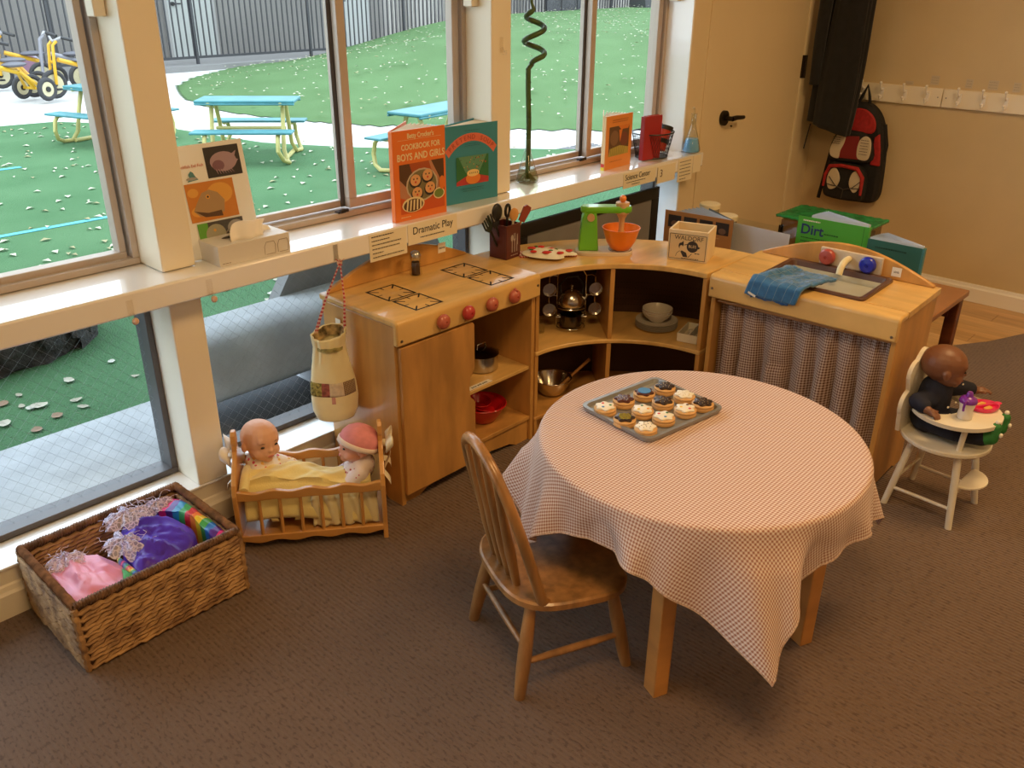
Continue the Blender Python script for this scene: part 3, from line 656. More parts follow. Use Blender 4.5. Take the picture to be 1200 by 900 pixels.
def burner(x0, y0, s, t):
    fr = Frame((0, 0, .621), (1, 0, 0), (0, 1, 0))
    w_ = .0062
    fr.rect(x0, y0, x0 + s, y0 + w_, M_burn); fr.rect(x0, y0 + t - w_, x0 + s, y0 + t, M_burn); fr.rect(x0, y0, x0 + w_, y0 + t, M_burn); fr.rect(x0 + s - w_, y0, x0 + s, y0 + t, M_burn)
    cx, cy = x0 + s / 2, y0 + t / 2
    for sx in (-1, 1):
        for sy in (-1, 1):
            a = (cx + sx * .05, cy + sy * .05); e = (cx + sx * .026, cy + sy * .026); fr.poly([(a[0] - .0020, a[1] + .0020 * sx * sy), (e[0] - .0016, e[1] + .0016 * sx * sy), (e[0] + .0016, e[1] - .0016 * sx * sy), (a[0] + .0020, a[1] - .0020 * sx * sy)] if sx * sy < 0 else [(a[0] - .0020, a[1] + .0020), (a[0] + .0020, a[1] - .0020), (e[0] + .0016, e[1] - .0016), (e[0] - .0016, e[1] + .0016)], M_burn)
    for dx, dy in ((1, 0), (-1, 0), (0, 1), (0, -1)):
        a0, a1 = .034, s / 2; ex, ey = abs(dy) * .0017, abs(dx) * .0017
        xs = sorted((cx + dx * a0, cx + dx * a1)); ys = sorted((cy + dy * a0, cy + dy * a1)); fr.rect(xs[0] - ex, ys[0] - ey, xs[1] + ex, ys[1] + ey, M_burn)
    fr.build('painted_burner', stove)['kind'] = 'stuff'
for x0 in (.098, .408):
    burner(x0, .012, .108, .110); burner(x0 - .004, .128, .110, .115)
for i, x in enumerate((.165, .268, .370, .472)):
    b = MB(); b.T = Matrix.Translation((x, -.020, .580)) @ Matrix.Rotation(PI / 2, 4, 'X')
    b.lathe([(.0, 0), (.013, 0), (.021, .004), (.0235, .011), (.021, .018), (.012, .024), (.004, .025), (.003, .020), (0, .020)], n=20)
    if i == 3: b.lathe([(.008, 0), (.003, .010), (0, .016)], (0, .021, .010), 8)
    k_ = b.build('knob', mat('knob_red_%d' % (i == 1), (.50, .045, .04) if i == 1 else (.50, .12, .075), .35, coat=.3), stove)
for x, y, z in ((.012, -.0205, .56), (W - .012, -.0205, .585)):
    b = MB(); b.cyl((x, y, z), (x, y - .002, z), .0042, n=12); b.build('screw', M_screw, stove)
def sticker(parent, o, x, y, w_, h, s, size, label=None):
    x = Vector(x).normalized(); y = Vector(y).normalized(); fr = Frame(o, x, y); fr.rect(-w_ / 2, -h / 2, w_ / 2, h / 2, M_paper); q = fr.build('sticker', parent)
    if s: text(s, size, M_ink, q, o, x, y, off=.0009)
    return q
sticker(stove, (.478, .312, .668), (1, 0, 0), (0, 0, 1), .034, .034, 'stove', .012)
sticker(stove, (-.0045, .255, .545), (0, -1, 0), (0, 0, 1), .024, .03, '', .01)
fr = Frame((.31, .012, .2905), (1, 0, 0), (0, 1, 0)); fr.rect(0, 0, .105, .022, M_paper); q = fr.build('shelf_label', stove); text('pots and pans', .013, M_ink, q, (.362, .023, .2905), (1, 0, 0), (0, 1, 0), off=.001)

# corner unit
cu = thing('corner_shelf', 'curved wooden corner shelf unit between stove and sink', 'shelf unit', (2.055, 1.392, 0))
def sector(r0, r1, z0, z1, a0=.4, a1=89.6, n=28):
    p = [(r1 * math.cos(math.radians(a0 + (a1 - a0) * i / n)), r1 * math.sin(math.radians(a0 + (a1 - a0) * i / n))) for i in range(n + 1)]
    p += [(r0 * math.cos(math.radians(a1 - (a1 - a0) * i / n)), r0 * math.sin(math.radians(a1 - (a1 - a0) * i / n))) for i in range(n + 1)]
    b = MB(); vs = []; fs = []; m = n + 1
    for z in (z0, z1):
        for i in range(m): vs.append((*p[i], z))
        for i in range(m): vs.append((*p[2 * n + 1 - i], z))
    for i in range(n):
        fs += [(i, i + 1, m + i + 1, m + i), (2 * m + i + 1, 2 * m + i, 3 * m + i, 3 * m + i + 1), (i + 1, i, 2 * m + i, 2 * m + i + 1), (m + i, m + i + 1, 3 * m + i + 1, 3 * m + i)]
    fs += [(0, m, 3 * m, 2 * m), (n, 2 * m + n, 3 * m + n, m + n)]
    return b.add(vs, fs)
sector(.398, .708, .592, .612).build('unit_top', M_woodt, cu, bevel=.003, recalc=True)
sector(.400, .690, .316, .331).build('shelf', M_woodt, cu, bevel=.003, recalc=True)
sector(.402, .690, .065, .080).build('bottom_shelf', M_wood, cu, bevel=.003, recalc=True)
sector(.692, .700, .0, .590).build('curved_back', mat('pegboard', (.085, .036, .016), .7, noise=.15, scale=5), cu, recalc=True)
sector(.430, .445, .0, .063).build('plinth', M_wood, cu, recalc=True)
for a, nm in ((1.6, 'side_panel'), (47, 'divider'), (88.4, 'side_panel')):
    b = MB(); b.T = Matrix.Rotation(math.radians(a), 4, 'Z'); b.box(.404, .690, -.008, .008, .0 if nm[0] == 's' else .081, .315); b.box(.404, .690, -.008, .008, .332, .591); b.build(nm, M_wood, cu, bevel=.002)
hb = MB()
for a in range(52, 88, 3): pass
for i, a in enumerate([x_ * .9 for x_ in range(6, 96)]):
    if abs(a - 47) < 2: continue
    for z in ([.36 + .022 * q for q in range(5)] if True else []):
        ca, sa = math.cos(math.radians(a)), math.sin(math.radians(a)); c = Vector((.6915 * ca, .6915 * sa, z)); t1 = Vector((-sa, ca, 0)) * .0018; t2 = Vector((0, 0, .0018))
        hb.add([tuple(c - t1), tuple(c - t2), tuple(c + t1), tuple(c + t2)], [(0, 1, 2, 3)])
o = hb.build('peg_holes', mat('hole_black', (.008, .005, .003), .9), cu, smooth=0); o['kind'] = 'stuff'

# play sink
sink = thing('play_sink', 'wooden play sink with brown basin and checked curtain', 'play sink', (2.452, 1.370, 0), math.radians(-88))
carcass(sink, W, .335, 1)
bx0, bx1, by0, by1 = .135, .465, .055, .30
b = MB(); b.prism([(-.020, .543), (0, .543), (0, .600), (by0 - .002, .600), (by0 - .002, .621), (-.006, .621), (-.014, .618), (-.019, .612), (-.020, .604)], -.004, W + .004, 'x')
b.build('apron', M_woodt, sink, bevel=.006, recalc=True)
b = MB(); b.box(-.004, bx0, by0 - .002, .345, .600, .621); b.box(bx1, W + .004, by0 - .002, .345, .600, .621); b.box(bx0, bx1, by1, .345, .600, .621); b.build('sink_top', M_woodt, sink, bevel=.001)
b = MB(); b.prism(arch(W, .621, .628, .706), .322, .338, 'y'); b.build('backsplash', M_wood, sink, bevel=.003, recalc=True)
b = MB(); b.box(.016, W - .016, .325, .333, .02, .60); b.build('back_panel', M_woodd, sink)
b = MB(); b.box(.016, W - .016, .05, .32, .085, .100); b.build('bottom_shelf', M_wood, sink)
b = MB()
def rr(x0, x1, y0, y1, r, z, n=5):
    pts = []
    for cx, cy, a in ((x1 - r, y1 - r, 0), (x0 + r, y1 - r, 90), (x0 + r, y0 + r, 180), (x1 - r, y0 + r, 270)):
        for i in range(n + 1): q = math.radians(a + 90 * i / n); pts.append((cx + r * math.cos(q), cy + r * math.sin(q), z))
    return pts
def loft(b, rings, close_end=True, close_start=False, mi=None):
    n = len(rings[0]); vs = [p for r in rings for p in r]; fs = []
    for i in range(len(rings) - 1):
        for j in range(n): fs.append((i * n + j, i * n + (j + 1) % n, (i + 1) * n + (j + 1) % n, (i + 1) * n + j))
    if close_end: fs.append(tuple((len(rings) - 1) * n + j for j in range(n)))
    if close_start: fs.append(tuple(range(n - 1, -1, -1)))
    b.add(vs, fs, mi)
e = .010
loft(b, [rr(bx0 - e, bx1 + e, by0 - e, by1 + e, .02, .6212), rr(bx0 - e, bx1 + e, by0 - e, by1 + e, .02, .628), rr(bx0 - e + .004, bx1 + e - .004, by0 - e + .004, by1 + e - .004, .018, .631), rr(bx0 + .006, bx1 - .006, by0 + .006, by1 - .006, .014, .629), rr(bx0 + .012, bx1 - .012, by0 + .012, by1 - .012, .014, .612)], close_end=False)
b.build('basin_rim', mat('basin_brown', (.10, .048, .033), .35), sink)
b = MB(); loft(b, [rr(bx0 + .012, bx1 - .012, by0 + .012, by1 - .012, .014, .612), rr(bx0 + .016, bx1 - .016, by0 + .016, by1 - .016, .02, .592), rr(bx0 + .03, bx1 - .03, by0 + .028, by1 - .028, .02, .588)]); b.build('basin', mat('basin_grey', (.42, .41, .33), .35), sink, solid=.002)
fpl = MB(); fpl.box(.222, .428, .309, .3215, .630, .686); fp = fpl.build('faucet_plate', mat('pale_wood', (.66, .55, .42), .5, noise=.08), sink, bevel=.002)
for x, c, nm in ((.250, (.42, .07, .055), 'hot'), (.385, (.01, .02, .42), 'cold')):
    b = MB(); b.T = Matrix.Translation((x, .309, .658)) @ Matrix.Rotation(PI / 2, 4, 'X'); b.lathe([(0, 0), (.022, 0), (.027, .005), (.027, .013), (.022, .019), (.006, .021), (.004, .018), (0, .018)], n=22); b.build('knob', mat('knob_' + nm, c, .3, coat=.3), sink)
b = MB(); b.tube([(.320, .310, .664), (.320, .285, .664), (.320, .262, .658), (.320, .246, .645), (.320, .240, .626)], [.010, .0105, .011, .011, .0105], 12); b.build('faucet', mat('faucet_ivory', (.78, .68, .42), .4), sink)
sticker(sink, (.472, .322, .648), (1, 0, 0), (0, 0, 1), .030, .030, 'sink', .011)
for x, y, z in ((.010, -.0205, .575), (W - .012, -.0205, .56)):
    b = MB(); b.cyl((x, y, z), (x, y - .002, z), .0042, n=12); b.build('screw', M_screw, sink)
b = MB(); b.cyl((.016, .018, .525), (W - .016, .036, .525), .006, n=10); b.build('curtain_rod', M_edge, sink)
M_curt = gingham('checked_curtain', .0090, (.58, .46, .39), (.13, .05, .035))
def curt(u, v):
    x = .020 + (W - .04) * u; z = .532 - .49 * v; g = .25 + .75 * min(1, v * 2.2)
    ph = u * 46 + 1.3 * math.sin(u * 9) + v * 1.2 * math.sin(u * 5)
    y = .040 + g * (.021 * math.sin(ph) + .009 * math.sin(u * 23 + 2) + .004 * math.sin(u * 101)) + (.010 * math.exp(-((v - .36) / .03) ** 2) * math.exp(-((u - .40) / .07) ** 2))
    if v < .09: y += .003 * math.sin(u * 190)
    return (x + .010 * math.sin(ph + 1.2) * g * math.sin(PI * u) ** .3, y, z)
b = MB(); b.grid(curt, 300, 36, uv=lambda u, v: (u * 1.05, v * .49)); b.build('curtain', M_curt, sink, smooth=80)

# low table behind the sink
lt = thing('display_table', 'low brown wooden table behind the play sink', 'table', (2.84, .80, 0))
b = MB(); b.box(0, .42, 0, 1.06, .475, .497); b.build('table_top', mat('brown_table', (.33, .14, .05), .35, noise=.2, scale=4, coat=.2), lt, bevel=.004)
for x, y in ((.03, .03), (.385, .03), (.03, 1.02), (.385, 1.02)): b = MB(); b.box(x - .02, x + .02, y - .02, y + .02, 0, .474); b.build('leg', M_woodd, lt, bevel=.003)
b = MB(); b.box(.36, .375, .04, 1.0, .40, .474); b.build('apron', M_woodd, lt)

# round table, cloth
tb = thing('round_table', 'round wooden table hidden under a checked cloth', 'table', (1.622, .893, 0), math.radians(-23))
b = MB(); b.cyl((0, 0, .492), (0, 0, .517), .372, n=72); b.build('table_top', M_woodt, tb, bevel=.003)
for sx in (-1, 1):
    for sy in (-1, 1):
        b = MB(); x, y = sx * .212, sy * .212; b.prism([(x - .022, y - .022), (x + .014, y - .022), (x + .022, y - .014), (x + .022, y + .022), (x - .022, y + .022)], 0, .491); b.build('leg', mat('table_leg_maple', (.60, .27, .07), .35, noise=.15, scale=3, stretch=(2, 2, 5), coat=.2), tb, bevel=.003, recalc=True)
b = MB()
for a in range(4): b.T = Matrix.Rotation(a * PI / 2, 4, 'Z'); b.box(-.19, .19, .20, .215, .42, .491)
b.build('apron', M_wood, tb)
M_cloth = gingham('brown_check_cloth', .0076, (.80, .69, .64), (.36, .155, .10))
cl = thing('tablecloth', 'brown and white checked cloth draped over the round table', 'tablecloth', (1.622, .893, 0))
RT = .374; HA = .492; rot = math.radians(2)
def cloth(u, v):
    th = u * 2 * PI; d = th - rot
    cs, sn = abs(math.cos(d)), abs(math.sin(d)); rm = HA / max(cs, sn)
    c4 = math.cos(4 * (d - PI / 4))
    if v < .35: r = RT * v / .35; zz = .5195 + .0006 * fbm(r * math.cos(th) * 9, r * math.sin(th) * 9) * (r / RT); return (r * math.cos(th), r * math.sin(th), zz)
    s = (rm - RT) * (v - .35) / .65; k = min(1, s / .10)
    fl = .17 + .11 * c4 * k + k * (.22 * math.sin(9 * th + .6 * math.sin(2 * th) + 2.1) + .10 * math.sin(21 * th + 1.0)) * (.55 + .45 * math.sin(3 * th + 1) ** 2)
    fl = max(-.05, min(.62, fl)); rb = .012
    if s < rb * 1.57: a = s / rb; r = RT + rb * math.sin(a) * (.6 + fl); z = .5195 - rb * (1 - math.cos(a))
    else: q = s - rb * 1.57; r = RT + rb * (.6 + fl) + q * fl; z = .5195 - rb - q * math.sqrt(1 - fl * fl)
    tw = .05 * math.sin(9 * th + .6 * math.sin(2 * th) + 2.1 + 1.3) * k * s / .2
    return (r * math.cos(th + tw), r * math.sin(th + tw), z)
def clothuv(u, v):
    th = u * 2 * PI; d = th - rot; rm = HA / max(abs(math.cos(d)), abs(math.sin(d)))
    r = RT * v / .35 if v < .35 else RT + (rm - RT) * (v - .35) / .65
    return (r * math.cos(d), r * math.sin(d))
b = MB(); b.grid(cloth, 420, 60, wrap=True, uv=clothuv); ob = b.build('cloth', M_cloth, cl, smooth=80, solid=.0012)
b = MB(); b.tube([(cloth(i / 300, 1.0)) for i in range(300)], .0022, 5, closed=True); b.build('hem', mat('cloth_hem', (.60, .42, .33), .9, noise=.4, scale=200), cl)

# child's windsor chair
ch = thing('child_chair', 'worn wooden child chair with hoop and spindle back', 'chair', (1.294, 1.072, 0), math.radians(-23.8))
SZ = .262
def seatpt(a, k=1.0):
    c, s = math.cos(a), math.sin(a); x = (.150 * abs(c) ** .62 * (1 if c > 0 else -1)); y = (.175 + .016 * (x / .15)) * abs(s) ** .62 * (1 if s > 0 else -1)
    return x * k, y * k
b = MB(); rings = []
for k, z in ((.90, -.026), (1.0, -.018), (1.0, -.004), (.97, 0), (.85, -.002), (.6, -.006), (.3, -.008), (.02, -.008)):
    rings.append([(*seatpt(2 * PI * i / 40, k), SZ + z) for i in range(40)])
loft(b, rings, True, True); b.build('seat', M_oak, ch)
for sx in (-1, 1):
    for sy in (-1, 1):
        top = Vector((sx * .100, sy * .115, SZ - .02)); bot = Vector((sx * .140, sy * .147, 0)); b = MB(); pts = [bot + (top - bot) * t_ for t_ in (0, .12, .35, .6, .85, 1)]; b.tube(pts, [.0125, .0145, .0165, .0165, .014, .012], 12); b.build('leg', M_oak, ch)
for sy in (-1, 1):
    f = .36; x = .140 - .04 * f; y = sy * (.147 - .032 * f); b = MB(); b.tube([(-x, y, .095), (-x / 2, y, .095), (0, y, .095), (x / 2, y, .095), (x, y, .095)], [.0065, .0085, .0092, .0085, .0065], 10); b.build('stretcher', M_oak, ch)
b = MB(); x = -.140 + .04 * .5; b.tube([(x, -.13, .13), (x, 0, .13), (x, .13, .13)], [.006, .0085, .006], 10); b.build('stretcher', M_oak, ch)
hoop = []
for i in range(33):
    a = PI * i / 32; y = .155 * math.cos(a); k = max(0, math.sin(a)); z = SZ + .342 * k ** .62
    if abs(y) > .1: y = math.copysign(.1 + (abs(y) - .1) * .8, y)
    hoop.append((-.075 - .095 * (z - SZ) / .342 - .012, -y * (1.0 + .0 * z), z))
b = MB(); b.tube([(hoop[0][0] + .012, hoop[0][1], SZ - .01)] + hoop[:] + [(hoop[-1][0] + .012, hoop[-1][1], SZ - .01)], .0125, 12); b.build('hoop', M_oak, ch)
for i, y in enumerate((-.066, -.022, .022, .066)):
    zt = SZ + .342 * math.sin(math.acos(min(1, abs(y) / .155))) ** .62 - .004
    b = MB(); p0 = Vector((-.112, y * .95, SZ - .006)); p1 = Vector((-.087 - .095 * (zt - SZ) / .342, y * 1.25, zt)); b.tube([p0, p0.lerp(p1, .3), p0.lerp(p1, .6), p1], [.009, .0125, .0105, .007], 10); b.build('spindle', M_oak, ch)

# white doll high chair
hc = thing('doll_high_chair', 'white wooden doll high chair beside the play sink', 'doll chair', (2.594, .607, 0), math.radians(-3))
M_hc = mat('high_chair_white', (.83, .78, .66), .38, noise=.04, scale=10)
for sx in (-1, 1):
    for sy in (-1, 1):
        b = MB(); top = Vector((sx * .066, sy * .066, .236)); bot = Vector((sx * .104, sy * .100, 0)); b.tube([bot, bot.lerp(top, .3), bot.lerp(top, .55), top], [.0098, .0105, .0112, .0105], 12); b.build('leg', M_hc, hc)
b = MB(); b.cyl((0, 0, .236), (0, 0, .250), .128, n=40); b.build('seat', M_hc, hc, bevel=.003)
for s in (-1, 1):
    b = MB(); b.cyl((s * .094, -.09, .065), (s * .094, .09, .065), .0055, n=10); b.build('stretcher', M_hc, hc)
b = MB(); b.cyl((-.085, .084, .10), (.085, .084, .10), .005, n=10); b.build('stretcher', M_hc, hc)
b = MB(); P = [(.072 * math.cos(a) , -.082 + .062 * math.sin(a)) for a in [PI + PI * i / 14 for i in range(15)]]; b.prism(P, .128, .136); b.build('footrest', M_hc, hc, bevel=.002, recalc=True)
b = MB(); b.box(-.07, .07, -.09, -.078, .108, .134); b.build('footrest_rail', M_hc, hc, bevel=.002)
tc_ = [(.130 * math.cos(a), -.012 + .125 * math.sin(a)) for a in [math.radians(130 + 280 * i / 34) for i in range(35)]]
ti = [(.083 * math.cos(a), .045 + .070 * math.sin(a)) for a in [math.radians(360 + 30 - 240 * i / 20) for i in range(21)]]
b = MB(); b.prism(tc_ + ti, .328, .340); b.build('tray', M_hc, hc, recalc=True, smooth=30)
for s in (-1, 1): b = MB(); b.cyl((s * .074, -.066, .249), (s * .080, -.072, .329), .0085, n=12); b.build('tray_post', M_hc, hc)
pan = [(-.085, .250)]
for c, r, a0, a1 in (((-.060, .335), .045, 215, 100), ((-.045, .43), .042, 190, 90), ((.0, .462), .038, 140, 40), ((.045, .43), .042, 90, -10), ((.060, .335), .045, 80, -35)):
    for i in range(9): a = math.radians(a0 + (a1 - a0) * i / 8); pan.append((c[0] + r * math.cos(a), c[1] + r * math.sin(a)))
pan.append((.085, .250))
b = MB(); b.prism(pan, .108, .120, 'y'); b.T = Matrix.Identity(4); bo = b.build('back_panel', M_hc, hc, recalc=True, smooth=0)
# ================= things on the ledge =================
LZ = .792
LY = 2.05
M_clay = mat('label_card', (.84, .76, .58), .55)
# animal photo sheet in a clear stand
sh = thing('photo_sheet', 'sheet of sea animal photos in a clear stand beside the post', 'sign', (1.170, 2.165, LZ), 0)
lean = Vector((-.03, .17, 1)).normalized()
b = MB(); b.T = Matrix.Rotation(-math.atan2(.045, .29), 4, 'X'); b.box(-.098, .112, 0, .002, .002, .300); b.build('paper_sheet', mat('photo_paper', (.92, .89, .86), .4), sh, smooth=0)
b = MB(); b.T = Matrix.Rotation(-math.atan2(.045, .29), 4, 'X'); b.box(-.102, .116, -.0030, -.0012, 0, .304); b.box(-.102, .116, -.05, .03, 0, .002); b.build('clear_stand', glassmat('acrylic', (.98, .99, .99), .5), sh, smooth=0)
R = Matrix.Rotation(-math.atan2(.045, .29), 3, 'X')
fr = Frame(R @ Vector((-.098, -.0005, .002)), (1, 0, 0), R @ Vector((0, 0, 1)))
c_ = lambda n, c: mat('pr_' + n, c, .5)
br, or_, or2, gr, dk, lg, pk, bl = c_('brown', (.10, .045, .02)), c_('amber', (.62, .22, .03)), c_('gold', (.75, .36, .06)), c_('green', (.12, .38, .04)), c_('dark', (.03, .025, .03)), c_('grey', (.36, .34, .33)), c_('mauve', (.42, .28, .33)), c_('teal', (.08, .25, .28))
fr.rect(.092, .206, .196, .286, dk); fr.disc(.145, .245, .040, pk, .026); fr.disc(.128, .236, .018, c_('plum', (.22, .10, .14)), .014); fr.poly([(.15, .25), (.188, .27), (.178, .25), (.190, .245), (.172, .226), (.15, .225)], pk)
for q in range(7): fr.poly([(.118 + q * .007, .226), (.121 + q * .007, .226), (.124 + q * .008, .213), (.123 + q * .008, .213)], pk)
fr.rect(.018, .098, .160, .200, or_); fr.disc(.115, .165, .038, or2, .028); fr.disc(.045, .125, .022, or2, .014); fr.disc(.038, .175, .016, or2, .012); fr.poly([(.030, .128), (.045, .150), (.062, .172), (.085, .178), (.108, .168), (.125, .145), (.118, .115), (.075, .108), (.045, .112)], c_('fish', (.42, .26, .12))); fr.poly([(.032, .128), (.070, .118), (.110, .120), (.112, .104), (.06, .108)], br); fr.disc(.078, .160, .006, or2); fr.disc(.078, .160, .003, dk)
fr.rect(.030, .028, .166, .093, c_('slate', (.07, .065, .06))); fr.rect(.030, .028, .060, .093, gr); fr.disc(.080, .058, .030, c_('fish2', (.38, .35, .25)), .028); fr.disc(.142, .066, .026, lg, .022); fr.poly([(.050, .045), (.072, .040), (.085, .030), (.055, .030)], dk); fr.disc(.078, .070, .004, or2); fr.disc(.150, .070, .003, dk)
fr.poly([(.030, .205), (.062, .208), (.055, .217), (.050, .228), (.044, .232), (.036, .224), (.038, .214)], bl); fr.disc(.044, .212, .016, lg, .004)
fr.build('printed_photos', sh)
text('Rockfish Eel Fish', .0115, mat('caption_red', (.60, .15, .08), .6), sh, R @ Vector((-.052, -.0012, .246)), (1, 0, 0), R @ Vector((0, 0, 1)))
# tissue box
tbx = thing('tissue_box', 'white tissue box with a pulled tissue on the ledge', 'tissue box', (1.095, 2.071, LZ), math.radians(-1))
b = MB(); b.box(0, .218, 0, .108, 0, .055); b.build('carton', mat('tissue_carton', (.76, .72, .66), .5, noise=.04, scale=5), tbx, bevel=.0015)
fr = Frame((0, 0, 0), (1, 0, 0), (0, 0, 1)); ol = c_('box_line', (.22, .16, .10))
def outline(fr, pts, w_, m):
    for i in range(len(pts) - 1):
        a, b_ = Vector(pts[i]), Vector(pts[i + 1]); n = Vector((-(b_ - a).y, (b_ - a).x)).normalized() * w_ / 2; fr.poly([tuple(a + n), tuple(a - n), tuple(b_ - n), tuple(b_ + n)], m)
for x0 in (.137, .178): outline(fr, [(x0, .006), (x0, .028), (x0 + .006, .040), (x0 + .030, .040), (x0 + .034, .028), (x0 + .032, .006), (x0 + .004, .006)], .0012, ol)
lines(fr, .008, .034, .007, ol, .0016); fr.build('printed_lines', tbx)
fr = Frame((.109, .054, .055), (1, 0, 0), (0, 1, 0)); fr.disc(0, .012, .060, dk, .016); fr.build('slot', tbx)
def tis(u, v):
    x = -.045 + .10 * u + .012 * math.sin(v * 5); y = .010 - .045 * v + .008 * math.sin(u * 9); z = .056 + .052 * math.sin(PI * min(1, v * .8 + .1)) * (1 - .25 * abs(u - .4)) - .018 * v; return (.109 + x, .054 + y, z)
b = MB(); b.grid(tis, 16, 12); b.build('tissue', mat('tissue_paper', (.90, .85, .78), .9), tbx, solid=.0006, smooth=80)
b = MB(); b.grid(lambda u, v: (.135 + .055 * u, .045 + .03 * v - .01 * math.sin(u * 6), .056 + .030 * math.sin(PI * v) * (1 - u * .6)), 10, 10); b.build('tissue', mat('tissue_paper', (.9, .85, .78), .9), tbx, solid=.0006, smooth=80)

# standing books: front cover plane in local x (width) z (height); back cover opens behind
def book(name_, label, loc, rz, w_, h, cover, spine, openang, th=.016, pages=(.82, .78, .68), group='books'):
    t = thing('book', label, 'book', loc, rz, group)
    b = MB(); b.box(0, w_, -.0015, .0015, 0, h); fc = b.build('front_cover', cover, t, bevel=.0006)
    b = MB(); b.box(-.003, .0, -.0015, th, 0, h); b.build('spine', spine, t, bevel=.0006)
    a = math.radians(openang); b = MB(); b.T = Matrix.Translation((0, th, 0)) @ Matrix.Rotation(a, 4, 'Z'); b.box(0, w_, -.0015, .0015, 0, h); b.build('back_cover', cover, t, bevel=.0006)
    b = MB(); n = 9
    for i in range(n):
        q = a * (i + .5) / n * .92; b.T = Matrix.Translation((.001, th * (i + .5) / n, 0)) @ Matrix.Rotation(q, 4, 'Z'); b.box(0, w_ - .006, -.0008, .0008, .003, h - .004)
    b.build('pages', mat('book_pages', pages, .8), t, smooth=0)
    return t
M_ob = mat('cookbook_orange', (.80, .19, .03), .4, coat=.15)
bk = book('a', 'orange cookbook for boys and girls standing open on the ledge', (1.716, 2.088, LZ), math.radians(-1), .212, .278, M_ob, M_ob, 36)
fr = Frame((0, -.0016, 0), (1, 0, 0), (0, 0, 1)); cream = c_('cream', (.80, .66, .38))
fr.rect(.018, .248, .195, .2488, cream)
fr.rect(.020, .022, .203, .176, br); fr.rect(.020, .022, .203, .075, c_('tangerine', (.62, .10, .02)))
fr.poly([(.11, .176), (.15, .176), (.20, .09), (.203, .12), (.17, .05)], c_('skin1', (.50, .22, .12))); fr.poly([(.02, .13), (.02, .075), (.06, .06), (.05, .10)], c_('skin1', (.5, .22, .12))); fr.poly([(.06, .176), (.14, .176), (.16, .12), (.08, .12)], c_('rust', (.40, .08, .02)))
fr.disc(.110, .105, .066, c_('plate_rim', (.55, .45, .33)), .052); fr.disc(.110, .105, .060, c_('olive', (.20, .17, .08)), .047)
for x, y in ((.083, .122), (.133, .132), (.088, .082), (.142, .092)):
    fr.disc(x, y - .004, .025, dk, .021); fr.disc(x, y, .021, c_('bun', (.72, .38, .16)), .018); fr.disc(x - .007, y + .004, .0028, dk); fr.disc(x + .007, y + .004, .0028, dk); fr.disc(x, y - .006, .0035, M_red)
fr.disc(.070, .048, .046, c_('cream', (.8, .66, .38)), .024); fr.disc(.070, .046, .040, br, .020)
for q in range(5): fr.poly([(.040 + q * .014, .030), (.046 + q * .014, .030), (.052 + q * .013, .064), (.045 + q * .013, .062)], cream)
fr.disc(.178, .068, .024, cream, .018); fr.disc(.178, .068, .020, c_('leafgreen', (.16, .24, .05)), .014); fr.disc(.192, .100, .012, c_('carrot', (.75, .20, .03)), .022)
pic = fr.build('cover_picture', bk)
M_crm = mat('title_cream', (.86, .72, .42), .5)
for s, sz, z, sx in (("Betty Crocker's", .021, .259, .8), ('COOKBOOK FOR', .024, .226, .82), ('BOYS AND GIRLS', .030, .196, .84)):
    text(s, sz, M_crm, bk, (.110, -.0018, z), (1, 0, 0), (0, 0, 1), sx=sx, bold=.0005)
lf_ = Frame((0, -.0016, 0), (1, 0, 0), (0, 0, 1)); lines(lf_, .02, .06, .012, M_crm, .002); lf_.build('small_print', bk)
# teal book
M_tb = mat('teal_cover', (.04, .26, .35), .4, coat=.15); M_sb = mat('blue_spine', (.02, .17, .50), .4)
bk = book('b', 'teal picture cookbook with a pot of soup on its cover', (1.972, 2.140, LZ), math.radians(-6), .232, .258, M_tb, M_sb, 22)
fr = Frame((0, -.0016, 0), (1, 0, 0), (0, 0, 1)); sal = c_('salmon', (.72, .17, .10))
arc = [(.116 + .145 * math.cos(math.radians(140 - 100 * i / 14)), .085 + .145 * math.sin(math.radians(140 - 100 * i / 14))) for i in range(15)]
arc2 = [(.116 + .122 * math.cos(math.radians(142 - 104 * i / 14)), .082 + .122 * math.sin(math.radians(142 - 104 * i / 14))) for i in range(15)]
for i in range(14): fr.poly([arc[i], arc2[i], arc2[i + 1], arc[i + 1]], sal, lift=.0005)
fr.rect(.050, .060, .190, .155, c_('kelly', (.03, .17, .06))); fr.poly([(.060, .155), (.182, .155), (.150, .10), (.090, .10)], c_('mint', (.12, .30, .18)))
fr.poly([(.050, .060), (.190, .060), (.190, .078), (.150, .088), (.09, .088), (.050, .072)], c_('crimson', (.50, .05, .05)))
rnd = random.Random(3)
for q in range(34):
    x = rnd.uniform(.066, .176); y = rnd.uniform(.112, .152); fr.poly([(x, y), (x + .004, y + .001), (x + .002, y - .004)], [dk, or2, M_red][q % 3])
fr.disc(.120, .080, .032, c_('pot', (.80, .24, .04)), .020); fr.disc(.120, .098, .027, c_('noodle', (.85, .62, .25)), .012)
for q in range(5): x = .104 + q * .008; fr.poly([(x, .098), (x + .004, .102), (x + .003, .094)], dk)
for y in (.048, .040, .196, .190, .240): lines(fr, .075 if y < .1 else .085, .165 if y < .1 else .150, y, c_('deep_teal', (.02, .10, .12)), .0014, int(y * 1000))
fr.build('cover_picture', bk)
for i, chr_ in enumerate('PRETEND SOUP'):
    a = math.radians(136 - 92 * (i + .5) / 12); c = (.116 + .1325 * math.cos(a), .084 + .1325 * math.sin(a)); text(chr_, .021, mat('title_rust', (.42, .07, .05), .5), bk, (c[0], -.0022, c[1]), (math.sin(a), 0, -math.cos(a)), (math.cos(a), 0, math.sin(a)))
